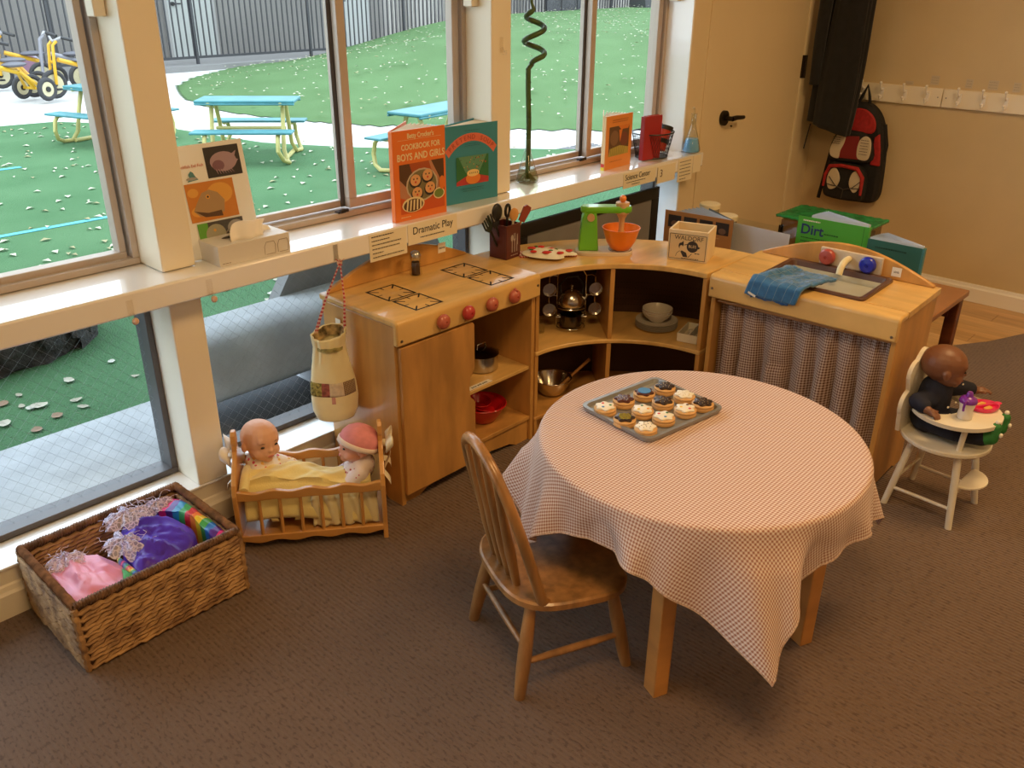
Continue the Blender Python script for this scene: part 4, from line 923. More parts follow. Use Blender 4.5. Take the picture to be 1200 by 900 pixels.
fr = Frame((-.003, 0, 0), (0, -1, 0), (0, 0, 1)); fr.rect(-.016, .004, .001, .022, c_('yellow', (.85, .70, .05))); fr.build('spine_label', bk)
# orange and brown nature book
M_on = mat('nature_orange', (.80, .29, .06), .45)
bk = book('c', 'orange picture book with brown leaves near the wire basket', (2.822, 2.118, LZ), math.radians(3), .188, .208, M_on, c_('pale_spine', (.75, .55, .3)), 34)
fr = Frame((0, -.0016, 0), (1, 0, 0), (0, 0, 1)); fr.rect(.022, .050, .165, .165, c_('bark', (.14, .07, .035))); fr.disc(.06, .12, .03, c_('bark2', (.24, .13, .07))); fr.disc(.13, .11, .028, c_('bark3', (.20, .06, .04))); fr.poly([(.022, .05), (.165, .05), (.165, .075), (.10, .088), (.03, .08)], c_('straw', (.48, .36, .08)))
for q in range(8): fr.poly([(.04 + q * .012, .052), (.044 + q * .012, .052), (.030 + q * .016, .10)], c_('reed', (.20, .22, .04)))
fr.poly([(.085, .165), (.165, .165), (.155, .15), (.105, .15)], c_('tang2', (.75, .22, .04))); fr.poly([(.09, .15), (.115, .15), (.10, .10)], c_('tang2', (.75, .22, .04)))
for y in (.182, .190): lines(fr, .04, .15, y, c_('umber', (.45, .16, .04)), .003, int(y * 999))
lines(fr, .03, .12, .030, c_('umber', (.4, .2, .1)), .002); fr.build('cover_picture', bk)
fr = Frame((-.003, 0, 0), (0, -1, 0), (0, 0, 1)); fr.rect(-.015, .0, .001, .012, c_('yellow', (.85, .7, .05))); fr.rect(-.015, .013, .001, .026, M_red); fr.build('spine_label', bk)
# flask with curly bamboo
fk = thing('glass_flask', 'glass conical flask holding a curly green bamboo stem', 'flask', (2.437, 2.185, LZ))
prof = [(0, .002), (.038, .002), (.044, .008), (.043, .020), (.032, .055), (.016, .105), (.0125, .120), (.0125, .160), (.016, .164), (.0145, .164), (.011, .160), (.011, .12), (.0145, .104), (.030, .055), (.041, .021), (.041, .010), (.036, .005), (0, .005)]
b = MB(); b.lathe(prof, n=32); b.build('flask_glass', glassmat('lab_glass', (.96, .98, .975), 2.6, .06), fk, smooth=60)
b = MB(); b.lathe([(0, .006), (.037, .006), (.040, .012), (.039, .022), (.0285, .056), (0, .056)], n=28); b.build('water', glassmat('murky_water', (.80, .82, .68), .6), fk, smooth=60)
b = MB(); rnd = random.Random(4)
for i in range(26):
    a = rnd.uniform(0, 6.28); p = Vector((0, 0, .045)); pts = [p]
    for q in range(5): a += rnd.uniform(-.9, .9); p = p + Vector((math.cos(a) * .008, math.sin(a) * .008, -.008)); p.x = max(-.026, min(.026, p.x)); p.y = max(-.026, min(.026, p.y)); p.z = max(.009, p.z); pts.append(p.copy())
    b.tube(pts, .0022, 5)
o = b.build('roots', mat('roots', (.16, .17, .05), .8), fk)
bm_ = thing('curly_bamboo', 'curly green bamboo stem rising out of the glass flask', 'bamboo', (2.437, 2.185, LZ + .02))
pts = [(0.0, 0, .0), (.004, 0, .10), (.004, 0, .20), (-.002, 0, .32), (-.003, 0, .385)]
for i in range(34):
    a = PI * .95 + i / 33 * 2 * PI * 2.15; rr_ = .034 * min(1, .3 + i / 7) * (1 if i < 27 else 1 - (i - 27) * .11); pts.append((.030 - .006 * i / 33 + rr_ * math.cos(a) * 1.25, rr_ * math.sin(a) * .9, .400 + .180 * i / 33))
pts += [(.010, 0, .600), (.004, 0, .64), (-.004, 0, .70)]
b = MB(); b.tube(pts, [.0095] * (len(pts) - 4) + [.007, .005, .003, .002], 12); b.build('stem', mat('bamboo_green', (.055, .10, .02), .45, noise=.35, scale=14), bm_)
b = MB()
for z in (.10, .16, .22, .28, .34): b.lathe([(.0098, -.0015), (.0112, 0), (.0098, .0015)], (.003 if z < .3 else -.001, 0, z), 12)
b.build('nodes', mat('bamboo_node', (.03, .055, .015), .6), bm_)
for d in ((-.05, -.01, -.02), (-.04, .01, .03)):
    b = MB(); p = Vector((.006, 0, .63)); e_ = p + Vector(d) * 1.1; s_ = Vector((0, 0, 1)).cross(Vector(d)).normalized() * .006 + Vector((0, 0, .007)); m_ = p.lerp(e_, .4); b.add([tuple(p), tuple(m_ + s_), tuple(e_), tuple(m_ - s_)], [(0, 1, 2, 3)]); b.build('leaf', mat('bamboo_leaf', (.03, .06, .015), .5), bm_, smooth=0, solid=.0006)
# wire basket with a red book and red cups
wb = thing('wire_basket', 'black wire mesh basket holding a red book on the ledge', 'basket', (3.205, 2.155, LZ))
def rim_pt(a, z): k = .066 + .022 * z / .105; return (k * 1.15 * math.cos(a), k * .95 * math.sin(a), z)
b = MB(); b.tube([rim_pt(2 * PI * i / 36, .105) for i in range(36)], .003, 6, closed=True); b.tube([rim_pt(2 * PI * i / 36, .004) for i in range(36)], .003, 6, closed=True); b.build('basket_rim', M_black, wb)
b = MB()
for i in range(48):
    for s in (1, -1): b.tube([rim_pt(2 * PI * i / 48, .004), rim_pt(2 * PI * (i + s * 1.5) / 48, .055), rim_pt(2 * PI * (i + s * 3) / 48, .105)], .0007, 3, caps=False)
b.cyl((0, 0, .001), (0, 0, .003), .066, n=30); b.build('wire_mesh', M_black, wb)['kind'] = 'stuff'
bk = thing('book', 'plain dark red book standing in the wire basket', 'book', (3.085, 2.118, LZ + .004), math.radians(-6), 'books')
b = MB(); b.box(0, .108, -.002, .0005, 0, .178); b.build('front_cover', mat('red_cover', (.36, .012, .02), .4, coat=.2), bk)
b = MB(); b.box(.002, .104, .001, .016, .003, .175); b.build('pages', mat('book_pages', (.8, .75, .6), .8), bk)
b = MB(); b.box(0, .108, .0165, .019, 0, .178); b.box(-.002, 0, -.002, .019, 0, .178); b.build('back_cover', mat('red_cover', (.36, .012, .02), .4), bk)
for i, (x, y, z, a, lab) in enumerate(((3.222, 2.128, .080, .38, 'red cup with black bands leaning in the wire basket'), (3.235, 2.178, .085, .15, 'small red tub behind the banded cup in the basket'))):
    t = thing('cup', lab, 'cup', (x, y, LZ + z - .050)); b = MB(); b.T = Matrix.Rotation(a, 4, 'Y'); b.lathe([(0, 0), (.024, 0), (.030, .10), (.027, .10), (.022, .004), (0, .004)], n=20); b.build('cup_body', mat('cup_red', (.50, .04, .02), .35), t)
    b = MB(); b.T = Matrix.Rotation(a, 4, 'Y')
    for z_ in (.03, .085): b.lathe([(.0262 + z_ * .05, z_), (.0275 + z_ * .05, z_), (.029 + z_ * .05, z_ + .018), (.028 + z_ * .05, z_ + .018)], n=20)
    b.build('black_band', M_black, t)
# blue flask
f2 = thing('glass_flask', 'glass conical flask with pale blue water at the ledge end', 'flask', (3.428, 2.155, LZ))
f2.location.x = 3.412; f2.location.y = 2.087
b = MB(); b.lathe([(r * .92, z * 1.02) for r, z in prof], n=30); b.build('flask_glass', glassmat('lab_glass', (.96, .98, .975), 2.6, .06), f2, smooth=60)
b = MB(); b.lathe([(0, .005), (.034, .005), (.0365, .012), (.026, .062), (0, .062)], n=26); b.build('blue_water', mat('blue_water', (.20, .50, .88), .1), f2, smooth=60)
b = MB(); b.ell((.0, 0, .135), (.010, .010, .014)); b.tube([(0, 0, .15), (0, 0, .185), (-.015, 0, .192)], .005, 8); b.build('glass_stopper', glassmat('lab_glass', (.96, .98, .975), 2.6, .06), f2)
# printed labels on the front edge of the ledge
def card(name_, lab, x0, x1, z0, z1, tilt=0):
    t = thing(name_, lab, 'label', (x0, LY - .0005, z0)); b = MB(); b.box(0, x1 - x0, -.0014, 0, 0, z1 - z0); b.build('card', M_clay, t, smooth=0); return t, Frame((0, -.0015, 0), (1, 0, 0), (0, 0, 1)), x1 - x0, z1 - z0
t, fr, w_, h = card('ledge_label', 'card reading Dramatic Play on the ledge edge', 1.728, 1.940, .724, .790); lines(fr, .05, .155, .018, M_ink, .003, 8); fr.build('small_print', t); text('Dramatic Play', .0335, M_ink, t, (w_ / 2, -.0016, .042), (1, 0, 0), (0, 0, 1), sx=.92)
t, fr, w_, h = card('ledge_label', 'paragraph card hanging over the ledge left of Dramatic Play', 1.575, 1.722, .703, .788)
for q in range(6): lines(fr, .008, [.095, .078, .122, .115, .05, .13][q], .076 - q * .0125, M_ink, .0032 if q == 0 else .0026, q + 20)
fr.build('small_print', t)
t, fr, w_, h = card('ledge_label', 'card reading Science Center on the ledge edge', 2.862, 3.088, .722, .782); lines(fr, .02, .15, .022, M_ink, .0028, 31); lines(fr, .055, .11, .012, M_ink, .0028, 32); fr.build('small_print', t); text('Science Center', .032, M_ink, t, (w_ * .43, -.0016, .042), (1, 0, 0), (0, 0, 1), sx=.88)
t, fr, w_, h = card('ledge_label', 'card with the number 3 on the ledge edge', 3.100, 3.236, .706, .778); fr.rect(.0, .005, .003, .068, c_('edge_shadow', (.20, .13, .08))); fr.build('dark_edge', t); text('3', .044, mat('numeral_brown', (.16, .10, .06), .6), t, (.030, -.0016, .040), (1, 0, 0), (0, 0, 1))
t, fr, w_, h = card('ledge_label', 'paragraph card hanging below the ledge near its right end', 3.258, 3.372, .688, .786)
for q in range(6): lines(fr, .010, .095 if q < 5 else .06, .085 - q * .0145, M_ink, .0026, q + 50)
fr.build('small_print', t)
t, fr, w_, h = card('ledge_label', 'blank card at the right end of the ledge edge', 3.376, 3.440, .712, .786)
# clear stick-on hooks
for x, z, y, lab in ((.832, .745, LY, 'clear hook with pink tab under the ledge, nearest the left edge'), (1.046, .748, LY, 'clear hook on the ledge just right of the left post'), (1.451, .757, LY, 'clear hook on the ledge holding the drawstring bag'), (2.235, 1.285, 2.13, 'clear hook on the middle window post')):
    t = thing('adhesive_hook', lab, 'hook', (x, y, z)); b = MB(); b.box(-.008, .008, -.003, 0, -.02, .028); b.tube([(0, -.003, -.005), (0, -.012, -.022), (0, -.020, -.022), (0, -.022, -.012)], [.006, .0055, .005, .004], 8); b.build('clear_hook', glassmat('hook_plastic', (.98, .97, .95), 2.4, .15), t)
    if y == LY: b = MB(); b.ell((.002, -.013, -.024), (.009, .006, .009)); b.build('hook_tab', mat('hook_tab', (.80, .55, .42), .4), t)
# ================= things on the kitchen units =================
# salt shaker
t = thing('shaker', 'glass shaker with steel lid and dark filling on the stove', 'shaker', (1.757, 2.052, .6215))
b = MB(); b.lathe([(0, 0), (.019, 0), (.021, .004), (.017, .030), (.0165, .048), (.015, .052), (0, .052)], n=8); b.build('jar', glassmat('shaker_glass', (.93, .92, .88), 1.3), t, smooth=20)
b = MB(); b.lathe([(0, .003), (.014, .003), (.013, .044), (0, .044)], n=14); b.build('filling', mat('pepper_brown', (.06, .03, .015), .8), t)
b = MB(); b.lathe([(.0165, .052), (.0175, .054), (.0175, .068), (.014, .076), (.006, .080), (0, .080)], n=20); b.build('lid', M_steel, t)
# utensil box
ux, uy = 2.128, 2.000
ub = thing('utensil_box', 'dark red wooden utensil box with fork and knife print', 'utensil holder', (2.094, 1.968, .6125), math.radians(4))
M_maroon = mat('maroon_wood', (.10, .016, .013), .4, noise=.12, scale=5, coat=.2)
b = MB(); w_, d_, h = .076, .076, .118
b.box(0, w_, 0, .005, 0, h); b.box(0, w_, d_ - .005, d_, 0, h); b.box(0, .005, .005, d_ - .005, 0, h); b.box(w_ - .005, w_, .005, d_ - .005, 0, h); b.box(.005, w_ - .005, .005, d_ - .005, 0, .006); b.build('box_body', M_maroon, ub, bevel=.0012)
fr = Frame((0, -.0003, 0), (1, 0, 0), (0, 0, 1)); g_ = c_('print_grey', (.42, .36, .32))
fr.rect(.028, .022, .032, .062, g_); fr.disc(.030, .072, .007, g_, .012)
for q in (-.004, 0, .004): fr.rect(.043 + q - .0009, .068, .043 + q + .0009, .088, g_)
fr.poly([(.0375, .068), (.0485, .068), (.045, .058), (.041, .058)], g_); fr.rect(.041, .022, .045, .06, g_); fr.poly([(.053, .045), (.060, .045), (.060, .085), (.056, .080)], g_); fr.rect(.053, .022, .057, .046, g_)
lines(fr, .022, .06, .012, g_, .003); fr.build('cutlery_print', ub)
def tool(name_, lab, px, py, tilt, yaw, L_, kind, m, z=.012):
    t = thing(name_, lab, 'utensil', (2.094 + px, 1.968 + py, .6125 + z), 0, 'utensils in the red box')
    R = (Matrix.Rotation(yaw, 4, 'Z') @ Matrix.Rotation(tilt, 4, 'Y')); b = MB(); b.T = R
    b.tube([(0, 0, 0), (0, 0, L_ * .5), (0, 0, L_)], [.0045, .004, .004], 8); b.build('handle', m[0], t)
    b = MB(); b.T = R
    if kind == 'spat': b.prism([(-.012, L_), (.012, L_), (.017, L_ + .045), (.014, L_ + .058), (-.006, L_ + .060), (-.015, L_ + .05)], -.003, .003, 'y')
    elif kind == 'spoon': b.ell((0, 0, L_ + .018), (.016, .005, .024))
    elif kind == 'ladle': b.ell((0, 0, L_ + .018), (.026, .010, .030))
    elif kind == 'fork':
        b.prism([(-.020, L_ + .01), (.020, L_ + .01), (.008, L_ - .008), (-.008, L_ - .008)], -.002, .002, 'y')
        for q in range(4): b.prism([(-.020 + q * .0115, L_ + .01), (-.0145 + q * .0115, L_ + .01), (-.0145 + q * .0115, L_ + .045), (-.020 + q * .0115, L_ + .045)], -.002, .002, 'y')
    elif kind == 'ring': b.tube([(.014 * math.cos(a * PI / 8), 0, L_ + .018 + .020 * math.sin(a * PI / 8)) for a in range(16)], .005, 8, closed=True)
    b.build('head', m[1], t, recalc=True)
tool('spatula', 'red rubber spatula leaning right in the utensil box', .048, .040, .50, -.25, .115, 'spat', (M_edge, mat('spatula_red', (.28, .05, .03), .5)))
tool('wooden_spoon', 'small pale wooden spoon with an orange dot in the box', .040, .025, .12, -.6, .118, 'spoon', (mat('pale_wood', (.66, .55, .42), .5), mat('spoon_tan', (.66, .33, .10), .5)))
tool('ladle', 'black plastic ladle at the left of the utensil box', .030, .045, -.22, .1, .135, 'ladle', (M_black, M_black))
tool('serving_fork', 'black slotted fork crossing the utensil box', .024, .030, -.35, -.2, .115, 'fork', (M_black, M_black))
tool('ring_utensil', 'black ring ended tool in the middle of the utensil box', .045, .048, .10, .2, .125, 'ring', (M_black, M_black))
tool('black_claw', 'black toothed tool leaning farthest left in the utensil box', .018, .045, -.55, .1, .115, 'fork', (M_black, mat('black_green', (.015, .025, .015), .5)))
# pot holders
t = thing('pot_holder', 'red checked cloth folded under the apple print mitt', 'pot holder', (2.235, 1.930, .6125))
M_rg = gingham('red_gingham', .008, (.82, .74, .62), (.55, .03, .03))
b = MB(); b.grid(lambda u, v: (-.085 + .15 * u + .04 * v, .055 - .13 * u + .06 * v - .03, .002 + .006 * (1 - (2 * v - 1) ** 2) * (1 - (2 * u - 1) ** 2)), 16, 10, uv=lambda u, v: (u * .18, v * .1)); b.build('cloth', M_rg, t, solid=.004, smooth=80)
t = thing('oven_mitt', 'cream oven mitt printed with red apples beside the utensil box', 'oven mitt', (2.235, 1.915, .622))
out = [(-.075, .02), (-.08, -.02), (-.05, -.055), (0, -.078), (.03, -.085), (.055, -.07), (.062, -.045), (.10, -.045), (.108, -.02), (.085, .0), (.05, .012), (.035, .045), (.0, .06), (-.04, .05)]
def blob(b, pts, z0, h, rings=7, nz=None, mi=None):
    n = len(pts); cx = sum(p[0] for p in pts) / n; cy = sum(p[1] for p in pts) / n; rs = []
    for r in range(rings + 1):
        k = 1 - r / rings * .97; zz = z0 + h * (1 - k ** 2.6) if r else z0
        rs.append([(cx + (p[0] - cx) * k, cy + (p[1] - cy) * k, zz + (nz(p[0] * k, p[1] * k) if nz and r else 0)) for p in pts])
    loft(b, rs, True, True, mi)
def dense(pts, k=4):
    o_ = []; n = len(pts)
    for i in range(n):
        p0, p1, p2, p3 = [Vector(pts[(i + j) % n]) for j in (-1, 0, 1, 2)]
        for q in range(k): s_ = q / k; o_.append(tuple(.5 * ((2 * p1) + (p2 - p0) * s_ + (2 * p0 - 5 * p1 + 4 * p2 - p3) * s_ ** 2 + (3 * p1 - p0 - 3 * p2 + p3) * s_ ** 3)))
    return o_
rotm = Matrix.Rotation(math.radians(-40), 4, 'Z')
b = MB(); b.T = rotm; blob(b, dense(out), 0, .014, nz=lambda x, y: .0035 * fbm(x * 90, y * 90)); b.build('mitt', mat('mitt_cream', (.84, .78, .62), .9), t, smooth=80, recalc=True)
b = MB(); b.T = rotm
for x, y, r in ((-.045, .018, .016), (.0, -.04, .018), (-.01, .03, .013), (.045, -.05, .013), (.080, -.025, .013), (.02, 0, .014), (-.045, -.025, .012)): b.ell((x, y, .0125), (r, r * .8, .004), n=12, m=6)
for x, y in ((-.028, .03), (.016, -.022), (.035, -.012), (-.05, -.005)): b.ell((x, y, .0135), (.008, .004, .003), n=8, m=5, mi=1)
b.build('apple_print', [mat('apple_red', (.58, .03, .02), .8), mat('leaf_print', (.06, .14, .03), .8)], t)['kind'] = 'stuff'
# toy mixer
mx = thing('toy_mixer', 'green wooden toy mixer with tan base on the corner unit', 'toy mixer', (2.405, 1.785, .6125), math.radians(-46))
M_green = mat('mixer_green', (.15, .50, .02), .3, coat=.3); M_beech = mat('beech', (.62, .38, .17), .45, noise=.1, scale=6)
b = MB(); loft(b, [rr(-.105, .098, -.045, .045, .040, 0), rr(-.105, .098, -.045, .045, .040, .010), rr(-.103, .096, -.043, .043, .038, .012)], True, True); b.build('base', mat('pale_wood', (.66, .55, .42), .5), mx)
b = MB(); b.prism([(-.094, .012), (-.024, .012), (-.036, .150), (-.078, .150), (-.084, .13)], -.022, .022, 'y'); b.build('column', M_green, mx, bevel=.004, recalc=True)
b = MB(); b.tube([(-.068, 0, .112), (0, 0, .114), (.060, 0, .118)], [.020, .020, .020], 4); b.T = Matrix.Identity(4)
b = MB(); loft(b, [rr(-.088, .085, -.022, .022, .021, .146), rr(-.090, .088, -.024, .024, .022, .150), rr(-.090, .088, -.024, .024, .022, .162), rr(-.086, .084, -.021, .021, .020, .168)], True, True); b.build('arm', M_green, mx)
b = MB(); b.cyl((-.056, -.020, .132), (-.056, -.032, .132), .013, n=20); b.build('pivot_button', M_beech, mx)
b = MB(); b.cyl((.055, 0, .140), (.055, 0, .180), .024, n=24); b.build('motor_cap', M_beech, mx, bevel=.002)
b = MB(); b.ell((.055, 0, .192), .0125); b.build('ball_knob', mat('ball_orange', (.85, .25, .04), .35, coat=.3), mx)
b = MB(); b.lathe([(.020, .142), (.016, .132), (.011, .122), (.009, .085), (.018, .055), (.017, .040), (0, .040)], (.055, 0, 0), 18); b.build('whisk', M_beech, mx)
b = MB(); b.tube([(.040 * math.cos(a * PI / 12) + .055, .040 * math.sin(a * PI / 12), .0122) for a in range(24)], .0016, 5, closed=True); b.build('base_ring', mat('ring_grey', (.12, .12, .13), .4), mx)
wv = mx.matrix_basis @ Vector((.055, 0, 0))
t = thing('mixing_bowl', 'bright orange plastic bowl under the toy mixer', 'bowl', (2.405 + .055 * math.cos(math.radians(-46)), 1.785 + .055 * math.sin(math.radians(-46)), .6265))
b = MB(); b.lathe([(0, 0), (.030, 0), (.036, .004), (.052, .030), (.063, .068), (.067, .078), (.064, .078), (.060, .066), (.049, .031), (.034, .008), (0, .006)], n=40); b.build('bowl_body', mat('bowl_orange', (.90, .23, .012), .3, coat=.2), t)
# wooden apple box
wbx = thing('apple_box', 'open cream wooden box with a Waldorf apple label', 'box', (2.500, 1.586, .6125), math.radians(-72))
w_, d_, h = .138, .115, .106; M_crmw = mat('cream_wood', (.78, .62, .38), .5, noise=.08, scale=6)
b = MB(); b.box(0, w_, 0, .007, 0, h); b.box(0, w_, d_ - .007, d_, 0, h); b.box(0, .007, .007, d_ - .007, 0, h); b.box(w_ - .007, w_, .007, d_ - .007, 0, h); b.box(.007, w_ - .007, .007, d_ - .007, 0, .008); b.build('box_body', M_crmw, wbx, bevel=.0012)
fr = Frame((0, -.0003, 0), (1, 0, 0), (0, 0, 1)); fr.rect(.006, .006, .132, .092, c_('label_tan', (.70, .52, .28)))
outline(fr, [(.006, .006), (.132, .006), (.132, .092), (.006, .092), (.006, .006)], .0018, dk)
fr.disc(.086, .052, .020, dk, n=24); fr.poly([(.084, .07), (.088, .07), (.092, .076), (.089, .077)], dk); fr.poly([(.105, .055), (.113, .052), (.108, .046), (.104, .049)], dk)
fr.disc(.046, .052, .008, dk, .011); fr.disc(.048, .046, .006, c_('label_tan', (.7, .52, .28)), .008); fr.poly([(.042, .058), (.054, .070), (.056, .054)], dk)
fr.poly([(.050, .036), (.066, .030), (.072, .014), (.056, .014), (.046, .032)], dk); outline(fr, [(.030, .014), (.034, .026), (.044, .034)], .0014, dk); outline(fr, [(.074, .014), (.082, .024), (.086, .028)], .002, dk); outline(fr, [(.058, .056), (.07, .060)], .0025, dk)
lines(fr, .095, .112, .030, dk, .003); lines(fr, .05, .11, .010, dk, .0022); fr.build('label_print', wbx)
text('WALDORF', .021, dk, wbx, (.072, -.001, .080), (1, 0, 0), (0, 0, 1), sx=.98, depth=.0002)
text('BLES', .0135, c_('label_tan', (.7, .52, .28)), wbx, (.086, -.0022, .053), (1, 0, 0), (0, 0, 1), depth=.0002)
# kettle stand with hanging pans
kr = thing('pan_rack', 'chrome wire pan rack with a steel kettle on the corner shelf', 'rack', (2.318, 1.856, .3315), math.radians(-42))
b = MB()
M_chr = mat('chrome', (.7, .69, .66), .12, 1.0)
b.tube([(-.052, 0, .0), (-.052, 0, .20), (-.035, 0, .228), (.035, 0, .228), (.052, 0, .20), (.052, 0, 0)], .0022, 6)
for z in (.010, .085): b.tube([(.052 * math.cos(a * PI / 12), .045 * math.sin(a * PI / 12), z) for a in range(24)], .0020, 6, closed=True)
for s in (-1, 1):
    for z in (.20, .125): b.tube([(s * .052, 0, z), (s * .070, -.004, z + .004), (s * .082, -.006, z - .002), (s * .084, -.006, z + .008)], .0018, 5)
for a in (-2, -1, 0, 1, 2): b.tube([(a * .02, -.042, .085), (a * .02, .042, .085)], .0014, 5)
b.build('wire_frame', M_chr, kr)
kt = thing('toy_kettle', 'small steel kettle on the upper tier of the pan rack', 'kettle', (2.318, 1.856, .3315 + .0875), math.radians(-42))
b = MB(); b.lathe([(0, 0), (.040, 0), (.047, .009), (.047, .026), (.038, .048), (.018, .061), (.0, .063)], n=30); b.build('body', M_steel, kt)
b = MB(); b.lathe([(0, .061), (.005, .063), (.004, .069), (.007, .077), (0, .079)], n=12); b.build('lid_knob', M_chr, kt)
b = MB(); b.tube([(-.038, 0, .040), (-.043, 0, .078), (-.020, 0, .108), (.020, 0, .108), (.043, 0, .078), (.038, 0, .040)], .0035, 8); b.build('handle', M_black, kt)
b = MB(); b.tube([(.036, 0, .018), (.052, 0, .030), (.058, 0, .042)], [.009, .006, .0045], 8); b.build('spout', M_steel, kt)
pt = thing('toy_pot', 'dark shiny pot on the lower tier of the pan rack', 'pot', (2.318, 1.856, .3315 + .0125), math.radians(-42))
b = MB(); b.lathe([(0, 0), (.036, 0), (.040, .004), (.040, .042), (.042, .044), (.038, .044), (.037, .006), (0, .005)], n=28); b.build('pot_body', mat('dark_steel', (.10, .09, .085), .15, 1), pt)
b = MB(); b.lathe([(.040, .044), (.03, .05), (0, .052)], n=28); b.build('lid', glassmat('pot_glass', (.5, .45, .4), 2), pt)
for s in (-1, 1): b = MB(); b.tube([(s * .038, -.008, .034), (s * .055, -.008, .034), (s * .055, .008, .034), (s * .038, .008, .034)], .0022, 6); b.build('handle', M_chr, pt)
def rackpt(x, y, z): a = math.radians(-42); return (2.318 + x * math.cos(a) - y * math.sin(a), 1.856 + x * math.sin(a) + y * math.cos(a), .3315 + z)
labs = ('small pan hanging top left on the rack', 'small pan hanging bottom left on the rack', 'small pan hanging top right on the rack', 'small pan hanging bottom right on the rack')
for i, (s, z) in enumerate(((-1, .20), (-1, .125), (1, .20), (1, .125))):
    t = thing('toy_pan', labs[i], 'pan', rackpt(s * .083, -.010, z - .044), math.radians(-42), 'pans on the wire rack')
    b = MB(); b.T = Matrix.Rotation(PI / 2, 4, 'X'); b.lathe([(0, 0), (.021, 0), (.0235, .006), (.0245, .016), (.0225, .016), (.020, .003), (0, .003)], n=24); b.build('pan_body', M_steel, t)
    b = MB(); b.tube([(0, -.002, .021), (0, -.002, .042)], .0025, 6); b.build('handle', M_chr, t)
t = thing('drinking_glass', 'small clear tumbler at the left end of the corner shelf', 'glass', (2.205, 1.905, .3315)); b = MB(); b.lathe([(0, 0), (.016, 0), (.020, .045), (.018, .045), (.0145, .003), (0, .003)], n=20); b.build('tumbler', glassmat('tumbler_glass', (.95, .95, .92), 1.6), t)
# plates and bowls
M_cer = mat('toy_ceramic', (.60, .56, .48), .3, coat=.3)
px_, py_ = 2.545, 1.635
def plate_mesh():
    b = MB(); b.lathe([(0, 0), (.044, 0), (.052, .003), (.076, .008), (.077, .0095), (.055, .0055), (.044, .003), (0, .003)], n=40); return b
pl0 = thing('plate', 'grey toy plate, lowest of the stack under the bowls', 'plate', (px_, py_, .3317), 0, 'stacked toy plates'); plate_mesh().build('plate_body', M_cer, pl0)
for i, lab in enumerate(('grey toy plate, second from the bottom of the stack', 'grey toy plate, middle of the stack under the bowls', 'grey toy plate, second from the top of the stack', 'grey toy plate, topmost of the stack under the bowls')):
    dup(pl0, (px_ + random.uniform(-.001, .001), py_ + random.uniform(-.001, .001), .3317 + .0052 * (i + 1)), i, lab)
b0 = thing('bowl', 'small grey toy bowl, lowest of three on the plates', 'bowl', (px_, py_, .3317 + .0245), 0, 'stacked toy bowls')
b = MB(); b.lathe([(0, 0), (.024, 0), (.028, .004), (.048, .022), (.055, .036), (.053, .037), (.045, .022), (.024, .005), (0, .004)], n=36); b.build('bowl_body', M_cer, b0)
dup(b0, (px_, py_, .3317 + .0315), 0, 'small grey toy bowl, middle of three on the plates'); dup(b0, (px_, py_, .3317 + .0385), 0, 'small grey toy bowl, topmost of three on the plates')
# cutlery tray
ct = thing('cutlery_tray', 'white divided cutlery tray beside the stacked plates', 'tray', (2.555, 1.460, .3315), math.radians(-76))
b = MB(); w_, d_, h = .120, .12, .032; b.box(-w_ / 2, w_ / 2, -d_ / 2, d_ / 2, 0, .003); 
for x in (-w_ / 2, -w_ / 6, w_ / 6, w_ / 2): b.box(x - .002, x + .002, -d_ / 2, d_ / 2, .003, h)
for y in (-d_ / 2, d_ / 2): b.box(-w_ / 2, w_ / 2, y - .002, y + .002, .003, h)
b.build('tray_body', mat('tray_white', (.70, .64, .50), .4), ct, bevel=.0008)
for i, (x, m_) in enumerate(((-.038, M_cer), (0, M_black), (.038, M_black))):
    t = thing('spoon', ['pale toy spoon in the left slot of the tray', 'black toy spoon in the middle slot of the tray', 'black toy spoon in the right slot of the tray'][i], 'spoon', (2.555 + x * math.cos(math.radians(-76)), 1.460 + x * math.sin(math.radians(-76)), .340), math.radians(-76), 'toy cutlery')
    b = MB(); b.tube([(0, -.035, 0), (0, .02, .004)], .003, 6); b.build('handle', m_, t); b = MB(); b.ell((0, .025, .006), (.010, .014, .004), n=12, m=6); b.build('spoon_bowl', m_, t)
# steel bowl and wooden spoon, bottom shelf of the corner unit
t = thing('steel_bowl', 'steel mixing bowl on the bottom of the corner unit', 'bowl', (2.250, 1.880, .0805)); b = MB(); b.lathe([(0, 0), (.030, 0), (.045, .010), (.066, .045), (.072, .066), (.075, .067), (.074, .069), (.069, .066), (.062, .044), (.042, .012), (0, .003)], n=40); b.build('bowl_body', mat('bowl_steel', (.60, .56, .48), .2, 1), t)
t = thing('wooden_spoon', 'flat wooden spoon resting in the steel bowl', 'spoon', (2.262, 1.862, .100)); b = MB(); b.tube([(0, 0, 0), (.06, -.02, .045), (.13, -.045, .095)], [.008, .005, .006], 8); b.build('handle', M_edge, t); b = MB(); b.ell((-.008, .003, -.001), (.014, .010, .006), n=12, m=6); b.build('spoon_head', M_edge, t)
